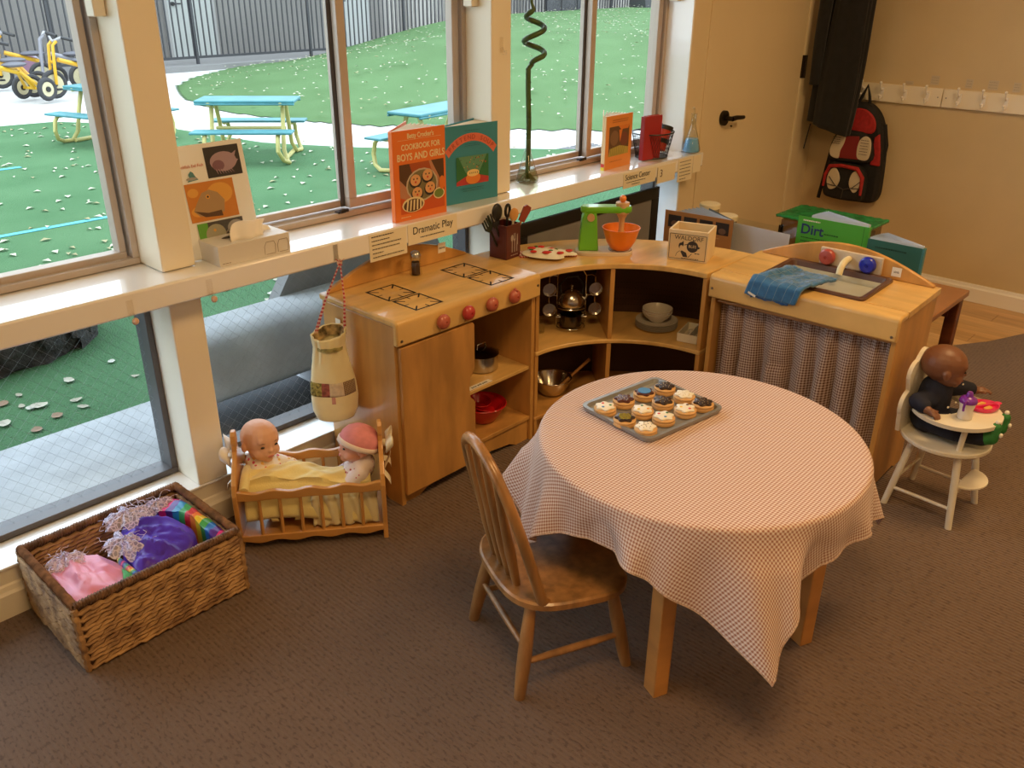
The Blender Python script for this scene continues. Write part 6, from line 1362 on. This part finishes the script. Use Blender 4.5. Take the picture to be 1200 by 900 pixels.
bp2 = thing('backpack', 'red and black backpack with white panels hanging on the coat rail', 'backpack', (4.69, 1.835, .42))
# local: x towards the room is -x ; width along y
def pk_(name_, poly, x0, x1, m, bev=.012): b = MB(); b.prism(poly, x0, x1, 'x'); return b.build(name_, m, bp2, bevel=bev, recalc=True, smooth=60)
M_bk = mat('pack_black', (.012, .011, .013), .8, noise=.3, scale=60); M_rd = mat('pack_red', (.42, .018, .02), .7, noise=.2, scale=50); M_wt = mat('pack_white', (.62, .54, .42), .7)
pk_('main_body', dense([(-.150, .03), (-.10, .0), (.09, .005), (.135, .04), (.140, .15), (.125, .30), (.10, .42), (.05, .49), (-.03, .495), (-.10, .43), (-.140, .30), (-.155, .12)]), -.09, -.004, M_bk, .02)
pk_('top_panel', dense([(-.075, .355), (.07, .37), (.085, .40), (.045, .465), (-.03, .47), (-.085, .42)]), -.1, -.085, M_rd, .006)
pk_('side_panel', [(-.145, .20), (-.095, .20), (-.095, .34), (-.118, .36), (-.135, .28)], -.098, -.02, M_rd, .006)
pk_('upper_pocket', dense([(-.095, .215), (.10, .205), (.118, .25), (.095, .34), (.04, .362), (-.055, .355), (-.10, .30)]), -.125, -.085, M_bk, .012)
pk_('pocket_center', [(-.045, .225), (.065, .222), (.045, .335), (-.030, .342)], -.129, -.12, mat('pack_dark_red', (.22, .012, .014), .7), .002)
pk_('white_patch', dense([(-.040, .230), (-.088, .228), (-.100, .27), (-.090, .330), (-.060, .345), (-.034, .32), (-.028, .27)]), -.130, -.12, M_wt, .003)
pk_('white_patch', dense([(.062, .220), (.106, .228), (.114, .27), (.084, .342), (.042, .342), (.042, .30), (.056, .26)]), -.130, -.12, M_wt, .003)
pk_('lower_pocket', dense([(-.100, .03), (-.05, .01), (.08, .012), (.118, .04), (.122, .12), (.10, .188), (.03, .198), (-.06, .190), (-.098, .14)]), -.14, -.085, M_bk, .014)
b = MB(); b.tube([(-.143, -.092, .05), (-.143, -.088, .14), (-.145, -.055, .182), (-.145, .03, .188), (-.145, .092, .178), (-.143, .112, .13), (-.143, .114, .07)], [.007, .011, .011, .009, .010, .008, .006], 8); b.build('red_trim', M_rd, bp2)
pk_('white_patch', dense([(-.050, .058), (-.022, .10), (-.030, .155), (-.062, .172), (-.080, .13), (-.074, .075)]), -.145, -.137, M_wt, .003)
pk_('white_patch', dense([(.055, .168), (.030, .12), (.044, .072), (.082, .060), (.100, .11), (.084, .162)]), -.145, -.137, M_wt, .003)
b = MB()
for s in (-1, 1): b.tube([(-.148, s * .088, .125), (-.15, s * .045, .082), (-.15, 0, .068)], .0022, 6); b.tube([(-.148, s * .092, .085), (-.15, s * .045, .080)], .0022, 6)
b.tube([(-.15, 0, .068), (-.148, .005, .02)], .002, 6); b.build('bungee_cord', mat('cord_grey', (.06, .055, .05), .6), bp2)
b = MB(); b.tube([(-.05, -.03, .47), (-.045, -.015, .53), (-.05, .0, .583), (-.05, .02, .53), (-.05, .045, .47)], .008, 8); b.build('hang_loop', M_bk, bp2)
b = MB(); b.tube([(-.03, .08, .44), (-.05, .135, .28), (-.04, .165, .06), (-.04, .175, -.02)], .010, 8); b.build('shoulder_strap', M_bk, bp2)
b = MB(); b.tube([(-.04, -.115, .40), (-.05, -.145, .30), (-.05, -.140, .20)], .012, 8); b.build('shoulder_strap', M_bk, bp2)
fr = Frame((-.1302, .075, .30), (0, -1, 0), (0, 0, 1))
for q in range(6): lines(fr, .118, .16, .025 - q * .014, c_('marker', (.05, .035, .04)), .003, q + 60)
for q in range(4): lines(fr, -.030, .012, .025 - q * .010, c_('marker', (.05, .035, .04)), .003, q + 70)
fr.build('handwriting', bp2)
# ================= cradle and dolls =================
cr = thing('doll_cradle', 'wooden doll cradle with wavy rails and two dolls in it', 'cradle', (1.205, 1.912, .006), math.radians(-37.4))
M_cr = mat('cradle_pine', (.60, .29, .075), .35, noise=.15, scale=4, coat=.25)
L2 = .198
ep = [(-.118, .0), (-.112, .05), (-.118, .12), (-.118, .18), (-.105, .21), (-.075, .235), (-.035, .255), (-.017, .27), (-.015, .285), (-.020, .295), (-.017, .318), (-.008, .328), (.008, .328), (.017, .318), (.020, .295), (.015, .285), (.017, .27), (.035, .255), (.075, .235), (.105, .21), (.118, .18), (.118, .12), (.112, .05), (.118, 0), (.09, 0), (.06, .018), (-.06, .018), (-.09, 0)]
for s in (-1, 1): b = MB(); b.prism(ep, s * (L2 + .006) - .007, s * (L2 + .006) + .007, 'x'); b.build('end_board', M_cr, cr, bevel=.003, recalc=True, smooth=0)
def wav(z, a, n=40, k=4): return [(-L2 + 2 * L2 * i / n, z + a * math.cos(2 * PI * k * i / n)) for i in range(n + 1)]
for s in (-1, 1):
    top = wav(.188, .004); bot = wav(.162, .001); b = MB(); b.prism(bot + top[::-1], s * .108 - .007, s * .108 + .007, 'y'); b.build('top_rail', M_cr, cr, bevel=.002, recalc=True, smooth=30)
    top = wav(.046, 0); bot = wav(.024, .004); b = MB(); b.prism(bot + top[::-1], s * .108 - .007, s * .108 + .007, 'y'); b.build('bottom_rail', M_cr, cr, bevel=.002, recalc=True, smooth=30)
    for i in range(6):
        x = -L2 + 2 * L2 * (i + 1) / 7; b = MB(); b.cyl((x, s * .108, .045), (x, s * .108, .163), .0052, n=10); b.build('spindle', M_cr, cr)
b = MB(); b.box(-L2, L2, -.101, .101, .028, .038); b.build('base_board', M_cr, cr)
CRM = Matrix.Translation((1.205, 1.912, .006)) @ Matrix.Rotation(math.radians(-37.4), 4, 'Z')
def bow(lab, s, m, nm):
    t = thing('ribbon_bow', lab, 'bow', (CRM @ Vector((s * (L2 + .012), 0, .255)))[:], math.radians(-37.4) + (0 if s > 0 else PI))
    b = MB(); b.ell((.006, 0, 0), (.010, .012, .011)); b.build('knot', m, t)
    for q, (dy, dz, L_) in enumerate(((-1, .35, .055), (1, .2, .048))):
        def loop(u, v):
            a = PI * u; r = L_ * math.sin(a) if u < .999 else 0; off = .016 * math.sin(2 * a)
            return (.010 + (v - .5) * .022 * math.sin(a) + .010 * math.sin(a), dy * (L_ * .5 - L_ * .5 * math.cos(2 * a) ) , dz * (L_ * .5 - L_ * .5 * math.cos(2 * a)) + off * 1.3 + (v - .5) * .020)
        b = MB(); b.grid(loop, 20, 4); b.build('loop', m, t, solid=.0012, smooth=80)
    for q, (dy, L_) in enumerate(((-.25, .12), (.35, .10))):
        b = MB(); b.grid(lambda u, v: (.010 + .012 * math.sin(u * 7 + q), dy * L_ * u + (v - .5) * .026 * (.5 + u * .6), -L_ * u + .006 * math.sin(u * 9) + (.008 if v > .5 else 0) * u), 16, 4); b.build('tail', m, t, solid=.0012, smooth=80)
bow('cream satin ribbon bow tied on the right end of the cradle', 1, mat('satin_cream', (.86, .76, .52), .3, sheen=.4), 'r')
bow('white fabric bow tied on the left end of the cradle', -1, mat('bow_white', (.84, .82, .80), .5), 'l')

def cap(b, p0, p1, r0, r1=None, k=6):
    p0, p1 = Vector(p0), Vector(p1); r1 = r0 if r1 is None else r1
    b.tube([p0.lerp(p1, i / k) for i in range(k + 1)], [r0 + (r1 - r0) * i / k for i in range(k + 1)], 14); b.ell(p0, r0, n=14, m=8); b.ell(p1, r1, n=14, m=8)
def head_shape(b, c, s, R):
    T = b.T; b.T = T @ Matrix.Translation(c) @ R.to_4x4() @ Matrix.Scale(s, 4)
    for p, r in (((0, .10, .22), (.98, 1.12, .96)), ((0, -.22, -.25), (.82, .76, .74)), ((.42, -.52, -.40), (.36, .34, .34)), ((-.42, -.52, -.40), (.36, .34, .34)), ((0, -.66, -.78), (.26, .24, .22)), ((0, -.98, -.22), (.13, .14, .11)), ((0, -.90, -.05), (.09, .12, .20)), ((.97, .05, -.12), (.12, .20, .28)), ((-.97, .05, -.12), (.12, .20, .28)), ((0, -.78, .30), (.62, .22, .30)), ((0, -.90, -.52), (.22, .10, .07)), ((0, -.88, -.62), (.18, .09, .06))):
        b.ell(p, r, n=20, m=12)
    b.T = T
def face(c, s, R, par, lip, eye, closed=False):
    T = Matrix.Translation(c) @ R.to_4x4() @ Matrix.Scale(s, 4)
    for q in (-1, 1):
        b = MB(); b.T = T; b.ell((q * .38, -.895, .02), (.13, .06, .055), n=12, m=8); b.build('eye', eye, par)
        b = MB(); b.T = T; b.tube([(q * .20, -.96, .20), (q * .38, -.94, .26), (q * .56, -.84, .22)], [.015, .028, .012], 6); b.build('eyebrow', mat('brow', (.22, .12, .07), .8), par)
    b = MB(); b.T = T; b.ell((0, -.985, -.555), (.19, .05, .055), n=12, m=8); b.build('mouth', lip, par)
def hand(b, w_, d, up, s, side=1):
    """palm + 5 fingers; w_ wrist, d finger direction, up palm normal"""
    d = Vector(d).normalized(); up = Vector(up); up = (up - d * up.dot(d)).normalized(); l = d.cross(up) * side; w_ = Vector(w_)
    cap(b, w_, w_ + d * s * .45, s * .30, s * .34, 3); b.ell(w_ + d * s * .45, s * .36, n=10, m=6)
    for i, (o, L_) in enumerate(((-.34, .52), (-.12, .62), (.11, .60), (.32, .46))):
        p0 = w_ + d * s * .62 + l * o * s; p1 = p0 + d * s * L_ * .6 - up * s * .05; p2 = p1 + d * s * L_ * .35 - up * s * .22; cap(b, p0, p1, s * .115, s * .105, 2); cap(b, p1, p2, s * .105, s * .09, 2)
    p0 = w_ + d * s * .15 - l * .32 * s; p1 = p0 + (d * .45 - l * .35) * s; cap(b, p0, p1, s * .13, s * .10, 3)
def rotz(a, pitch=0, roll=0): return Matrix.Rotation(math.radians(a), 3, 'Z') @ Matrix.Rotation(math.radians(pitch), 3, 'X') @ Matrix.Rotation(math.radians(roll), 3, 'Y')
M_sk = mat('doll_vinyl', (.76, .43, .28), .45, noise=.05, scale=20, spec=.4); M_sk2 = mat('doll_vinyl_pink', (.74, .36, .26), .45, noise=.05, scale=20); M_sk3 = mat('doll_vinyl_brown', (.20, .083, .042), .42, noise=.06, scale=20)
M_eye = mat('eye_black', (.01, .008, .008), .15); M_lip = mat('lip_rose', (.50, .14, .10), .45)
M_flor = dotmat('floral_cotton', (.84, .76, .68), (.60, .08, .12), 75, .34, (.75, .45, .12)); 
# doll 1 (bald, left)
d1 = thing('baby_doll', 'bald baby doll in floral clothes at the left end of the cradle', 'doll', (1.105, 2.035, .044))
def W(p, o): return tuple(Vector(p) - Vector(o))
o1 = (1.105, 2.035, .044)
ax = Vector((.79, -.61, 0)); 
H1 = Vector((1.122, 2.030, .272)); R1 = rotz(-2, -2, 3)
b = MB(); head_shape(b, W(H1, o1), .054, R1)
neck = Vector((1.115, 2.038, .215)); hip = Vector((1.150, 1.995, .085))
cap(b, W(neck + Vector((0, 0, .02)), o1), W(neck, o1), .024); cap(b, W(neck - Vector((0, 0, .02)), o1), W(hip, o1), .034, .042)
sh1 = neck + Vector((.028, .028, -.022)); sh2 = neck + Vector((-.028, -.03, -.022)); e1 = Vector((1.20, 2.01, .165)); h1 = Vector((1.232, 1.965, .150))
cap(b, W(sh1, o1), W(e1, o1), .019, .016); cap(b, W(e1, o1), W(h1, o1), .016, .012); hand(b, W(h1, o1), (.6, -.6, -.1), (0, 0, 1), .028)
e2 = Vector((1.09, 1.975, .13)); h2 = Vector((1.135, 1.935, .115)); cap(b, W(sh2, o1), W(e2, o1), .019, .016); cap(b, W(e2, o1), W(h2, o1), .016, .012); hand(b, W(h2, o1), (.7, -.5, -.1), (0, 0, 1), .028, -1)
for q, (kx, ky, fx, fy) in enumerate(((1.20, 1.985, 1.262, 1.935), (1.135, 1.945, 1.155, 1.895))):
    k1 = Vector((kx, ky, .095)); f1 = Vector((fx, fy, .075)); cap(b, W(hip, o1), W(k1, o1), .028, .023); cap(b, W(k1, o1), W(f1, o1), .022, .014); ft = f1 + Vector((.012, -.008, .018)); cap(b, W(f1, o1), W(ft, o1), .015, .013)
    for j in range(5): tp = ft + Vector((-.010 + .006 * j, -.010 + .0045 * j, .012 - .001 * j)); b.ell(W(tp, o1), .0048 if j else .006, n=8, m=6)
body = remesh_mesh(b, 'doll_body', M_sk, d1, .0026, 4)
face(W(H1, o1), .054, R1, body, M_lip, M_eye)
b = MB(); cap(b, W(neck - Vector((0, 0, .012)), o1), W(hip, o1), .042, .048); cap(b, W(sh1, o1), W(e1, o1), .026, .024); cap(b, W(sh2, o1), W(e2, o1), .026, .024); b.ell(W(neck + Vector((0, 0, -.008)), o1), (.040, .036, .02)); remesh_mesh(b, 'floral_top', M_flor, d1, .004, 4)
b = MB(); rnd = random.Random(2)
for i in range(16): a = rnd.uniform(0, 6.28); p = neck + Vector((.040 * math.cos(a), .036 * math.sin(a), -.008 + rnd.uniform(-.02, .004))); b.ell(W(p, o1), .005, n=8, m=5)
b.build('rose_trim', mat('rose_red', (.55, .05, .05), .8), d1)['kind'] = 'stuff'
b = MB(); cap(b, W(hip + Vector((-.01, -.045, -.015)), o1), W(Vector((1.175, 1.905, .064)), o1), .020, .016); b.build('red_trousers', mat('red_trouser', (.42, .03, .03), .8), d1)
# doll 2 (pink hat, right)
o2 = (1.325, 1.830, .044)
d2 = thing('baby_doll', 'baby doll in a pink hat at the right end of the cradle', 'doll', o2)
H2 = Vector((1.312, 1.832, .258)); R2 = rotz(-108, -8, 0)
b = MB(); head_shape(b, W(H2, o2), .048, R2); neck = Vector((1.322, 1.825, .205)); hip = Vector((1.280, 1.862, .085))
cap(b, W(neck + Vector((0, 0, .02)), o2), W(neck, o2), .022); cap(b, W(neck - Vector((0, 0, .02)), o2), W(hip, o2), .033, .040)
s1 = neck + Vector((.02, .028, -.022)); s2 = neck + Vector((-.025, -.026, -.022))
e1 = Vector((1.285, 1.885, .15)); h1 = Vector((1.250, 1.905, .145)); cap(b, W(s1, o2), W(e1, o2), .018, .015); cap(b, W(e1, o2), W(h1, o2), .015, .011); hand(b, W(h1, o2), (-.8, .4, 0), (0, 0, 1), .026)
e2 = Vector((1.262, 1.818, .145)); h2 = Vector((1.235, 1.858, .150)); cap(b, W(s2, o2), W(e2, o2), .018, .015); cap(b, W(e2, o2), W(h2, o2), .015, .011); hand(b, W(h2, o2), (-.7, .6, 0), (0, 0, 1), .026, -1)
for q, (kx, ky, fx, fy) in enumerate(((1.215, 1.925, 1.165, 1.965), (1.205, 1.870, 1.150, 1.915))):
    k1 = Vector((kx, ky, .085)); f1 = Vector((fx + .03, fy - .02, .068)); cap(b, W(hip, o2), W(k1, o2), .026, .021); cap(b, W(k1, o2), W(f1, o2), .020, .013); cap(b, W(f1, o2), W(f1 + Vector((-.008, .006, .018)), o2), .013, .012)
body = remesh_mesh(b, 'doll_body', M_sk2, d2, .0026, 4); face(W(H2, o2), .048, R2, body, M_lip, M_eye)
b = MB(); cap(b, W(neck - Vector((0, 0, .010)), o2), W(hip, o2), .041, .047); cap(b, W(s1, o2), W(e1, o2), .025, .023); cap(b, W(s2, o2), W(e2, o2), .025, .023); remesh_mesh(b, 'spotted_top', dotmat('spot_cotton', (.84, .74, .72), (.60, .18, .24), 85, .20), d2, .004, 4)
b = MB(); rnd = random.Random(9)
for i in range(24): u = rnd.random(); p = (neck - Vector((0, 0, .01))).lerp(hip, u * .7); a = rnd.uniform(2.4, 5.6); p = p + Vector((.0425 * math.cos(a), .0425 * math.sin(a), .008)); b.ell(W(p, o2), .0028, n=6, m=4)
b.build('spots', mat('spot_red', (.55, .12, .14), .9), d2)['kind'] = 'stuff'
T2 = Matrix.Translation(W(H2, o2)) @ R2.to_4x4() @ Matrix.Scale(.048, 4)
b = MB(); b.T = T2 @ Matrix.Rotation(math.radians(-18), 4, 'X'); b.lathe([(1.10, .12), (1.12, .35), (1.08, .65), (.9, 1.0), (.55, 1.28), (.2, 1.38), (0, 1.39)], (0, .12, 0), 36, sy=1.14); b.build('pink_hat', mat('hat_pink', (.74, .27, .29), .9, noise=.08, scale=60), d2, smooth=80)
b = MB(); b.T = T2 @ Matrix.Rotation(math.radians(-18), 4, 'X'); b.lathe([(1.12, -.02), (1.18, 0), (1.18, .28), (1.12, .31)], (0, .12, 0), 36, sy=1.14); b.build('hat_brim', mat('hat_brim_cream', (.82, .68, .60), .9), d2, smooth=80)
# blankets
M_yb = mat('yellow_fleece', (.88, .74, .30), .95, noise=.08, scale=14, sheen=.6, bump=.0008, bscale=260); M_cb = mat('cream_fleece2', (.84, .74, .42), .95, sheen=.6, bump=.0008, bscale=260)
bl_ = thing('yellow_blanket', 'yellow fleece blanket tucked over the dolls in the cradle', 'blanket', (1.205, 1.912, .006), math.radians(-37.4))
def blk(u, v):
    x = -.185 + .355 * u; top = .192 - .022 * u + .012 * math.sin(u * 5); y = .036 - .131 * v
    z = top - .012 * v + .010 * math.sin(v * PI) + .006 * fbm(u * 9, v * 6) + .004 * math.sin(u * 16 + v * 7)
    if v > .72: f = (v - .72) / .28; y = -.050 - .040 * math.sin(f * PI / 2); z = top - .012 - .10 * f ** 1.2
    if v < .12: z -= (.12 - v) * .25
    return (x, y, z)
b = MB(); b.grid(blk, 50, 36); b.build('fleece', M_yb, bl_, solid=.006, smooth=80)
b = MB(); b.tube([(-.180, .030 - .13 * k / 10, .186 + .010 * math.sin(k / 10 * PI)) for k in range(11)], .014, 12); b.build('rolled_edge', M_yb, bl_)
for x, dx in ((-.115, .01), (-.030, -.012), (.000, .010)): b = MB(); b.grid(lambda u, v: (x + dx * v + .020 * (u - .5), -.088 - .003 * v, .110 - .036 * v), 3, 5); b.build('fringe_strip', M_yb, bl_, solid=.002, smooth=80)
b2 = thing('cream_blanket', 'pale cream blanket bunched behind the right spindles of the cradle', 'blanket', (1.205, 1.912, .006), math.radians(-37.4))
def blk2(u, v):
    x = .0 + .185 * u; y = -.093 + .010 * math.sin(u * 9) * v + .006 * math.sin(u * 31 + v * 4) + .10 * max(0, v - .75); z = .045 + .120 * min(v, .85) + .004 * fbm(u * 12, v * 12); return (x, y + .004, z)
b = MB(); b.grid(blk2, 30, 20); b.build('fleece', M_cb, b2, solid=.007, smooth=80)

# doll in the high chair
o3 = (2.590, .655, .2515); V_ = Vector(o3)
d3 = thing('baby_doll', 'brown baby doll in navy pyjamas sitting in the high chair', 'doll', o3)
H3 = V_ + Vector((.008, .0, .205)); R3 = rotz(28, 4, 0)
b = MB(); head_shape(b, W(H3, o3), .058, R3)
neck = V_ + Vector((.004, .008, .140)); hip = V_ + Vector((0, .012, .042))
cap(b, W(neck + Vector((0, 0, .02)), o3), W(neck, o3), .024); cap(b, W(neck, o3), W(hip, o3), .038, .045)
s1 = neck + Vector((-.046, .0, -.022)); e1 = V_ + Vector((-.085, .0, .105)); h1 = V_ + Vector((-.088, .028, .105)); h1 = V_ + Vector((-.098, -.008, .104))
s2 = neck + Vector((.046, -.004, -.018)); e2 = V_ + Vector((.082, -.035, .125)); h2 = V_ + Vector((.112, -.075, .118))
s1e = V_ + Vector((-.075, .030, .112)); cap(b, W(s1, o3), W(s1e, o3), .020, .018); cap(b, W(s1e, o3), W(h1, o3), .018, .013); hand(b, W(h1, o3), (-.2, -.9, -.15), (0, 0, 1), .034)
cap(b, W(s2, o3), W(e2, o3), .020, .018); cap(b, W(e2, o3), W(h2, o3), .018, .013); hand(b, W(h2, o3), (.5, -.8, .1), (0, 0, 1), .034, -1)
legs = []
for q in (-1, 1):
    k1 = V_ + Vector((q * .045, -.085, .042)); f1 = V_ + Vector((q * .042 + .012, -.150, .040)); legs.append((k1, f1)); cap(b, W(hip + Vector((q * .018, 0, -.008)), o3), W(k1, o3), .031, .026); cap(b, W(k1, o3), W(f1, o3), .025, .018)
body = remesh_mesh(b, 'doll_body', M_sk3, d3, .0028, 4); face(W(H3, o3), .058, R3, body, mat('lip_brown', (.16, .04, .03), .45), M_eye)
b = MB(); cap(b, W(neck - Vector((0, 0, .008)), o3), W(hip, o3), .047, .053); cap(b, W(s1, o3), W(s1e, o3), .028, .026); cap(b, W(s1e, o3), W(s1e.lerp(h1, .6), o3), .026, .022); cap(b, W(s2, o3), W(e2, o3), .028, .026); cap(b, W(e2, o3), W(e2.lerp(h2, .6), o3), .026, .022)
for q, (k1, f1) in zip((-1, 1), legs): cap(b, W(hip + Vector((q * .018, 0, -.006)), o3), W(k1, o3), .036, .032); cap(b, W(k1, o3), W(f1, o3), .032, .026)
remesh_mesh(b, 'navy_pyjamas', mat('navy_cotton', (.010, .013, .032), .85, noise=.4, scale=30), d3, .0045, 4)
b = MB(); rnd = random.Random(12)
for p in [(-.040, -.046, .105), (-.02, -.050, .075), (.02, -.049, .100), (-.072, .0, .118), (.07, -.045, .142), (-.05, -.08, .07), (-.035, -.10, .076), (.0, -.052, .045), (-.078, -.012, .10)]: b.ell(p, (.006, .003, .003), n=8, m=5)
b.build('print_motifs', mat('motif_white', (.65, .60, .50), .9), d3)['kind'] = 'stuff'
for k1, f1 in legs:
    b = MB(); cap(b, W(f1, o3), W(f1 + Vector((.004, -.020, .008)), o3), .025, .023); cap(b, W(f1 + Vector((.004, -.022, .006)), o3), W(f1 + Vector((.008, -.030, .040)), o3), .022, .015); fo = remesh_mesh(b, 'green_bootie', mat('bootie_green', (.03, .22, .05), .7, noise=.25, scale=40), d3, .004, 3)
    b = MB(); b.ell(W(f1 + Vector((.002, -.047, .022)), o3), (.007, .005, .007)); b.build('white_claw', M_paper, fo); b = MB(); b.ell(W(f1 + Vector((.010, -.030, .056)), o3), (.008, .007, .007)); b.build('white_claw', M_paper, fo)
# cup and plate on the high chair tray
TT = .3475 + .0005
t = thing('sippy_cup', 'white doll cup with a purple spouted lid on the tray', 'cup', (2.548, .560, .3405)); b = MB(); b.lathe([(0, 0), (.019, 0), (.021, .003), (.0205, .018), (.0185, .028), (.021, .040), (.022, .052), (0, .052)], n=28); b.build('cup_body', mat('cup_white', (.78, .74, .70), .3), t)
b = MB(); b.lathe([(.0225, .050), (.0245, .052), (.0245, .058), (.020, .066), (.010, .070), (.0085, .080), (.006, .084), (0, .084)], n=24); b.tube([(-.020, 0, .060), (-.032, 0, .058), (-.034, 0, .044), (-.031, 0, .034)], .0035, 8); b.build('purple_lid', mat('lid_purple', (.20, .03, .38), .3, coat=.3), t)
t = thing('doll_plate', 'bright pink divided doll plate on the high chair tray', 'plate', (2.652, .538, .3405), math.radians(-30)); M_hp = mat('hot_pink', (.80, .03, .16), .3, coat=.3)
b = MB(); loft(b, [[(.046 * k * math.cos(a), .036 * k * math.sin(a), z) for a in [2 * PI * i / 36 for i in range(36)]] for k, z in ((.85, 0), (1, .010), (1.0, .013), (.92, .013), (.80, .004))], True, True); b.box(-.040, .040, -.003, .003, .004, .012); b.ell((.050, 0, .011), (.012, .010, .003)); b.ell((-.050, 0, .011), (.012, .010, .003)); b.build('plate_body', M_hp, t)
for y, lab in ((.014, 'flat yellow toy snack in the far half of the pink plate'), (-.015, 'lumpy yellow toy food in the near half of the pink plate')):
    f = thing('toy_food', lab, 'toy food', (Matrix.Translation((2.652, .538, .3405)) @ Matrix.Rotation(math.radians(-30), 4, 'Z') @ Vector((0, y, .0048)))[:], math.radians(-30)); b = MB(); b.ell((0, 0, .004), (.020 if y > 0 else .016, .006 if y > 0 else .008, .004), n=14, m=7); b.ell((.006, .002, .006), (.007, .005, .003), n=10, m=6); b.build('food', mat('food_yellow', (.80, .42, .10), .5), f)
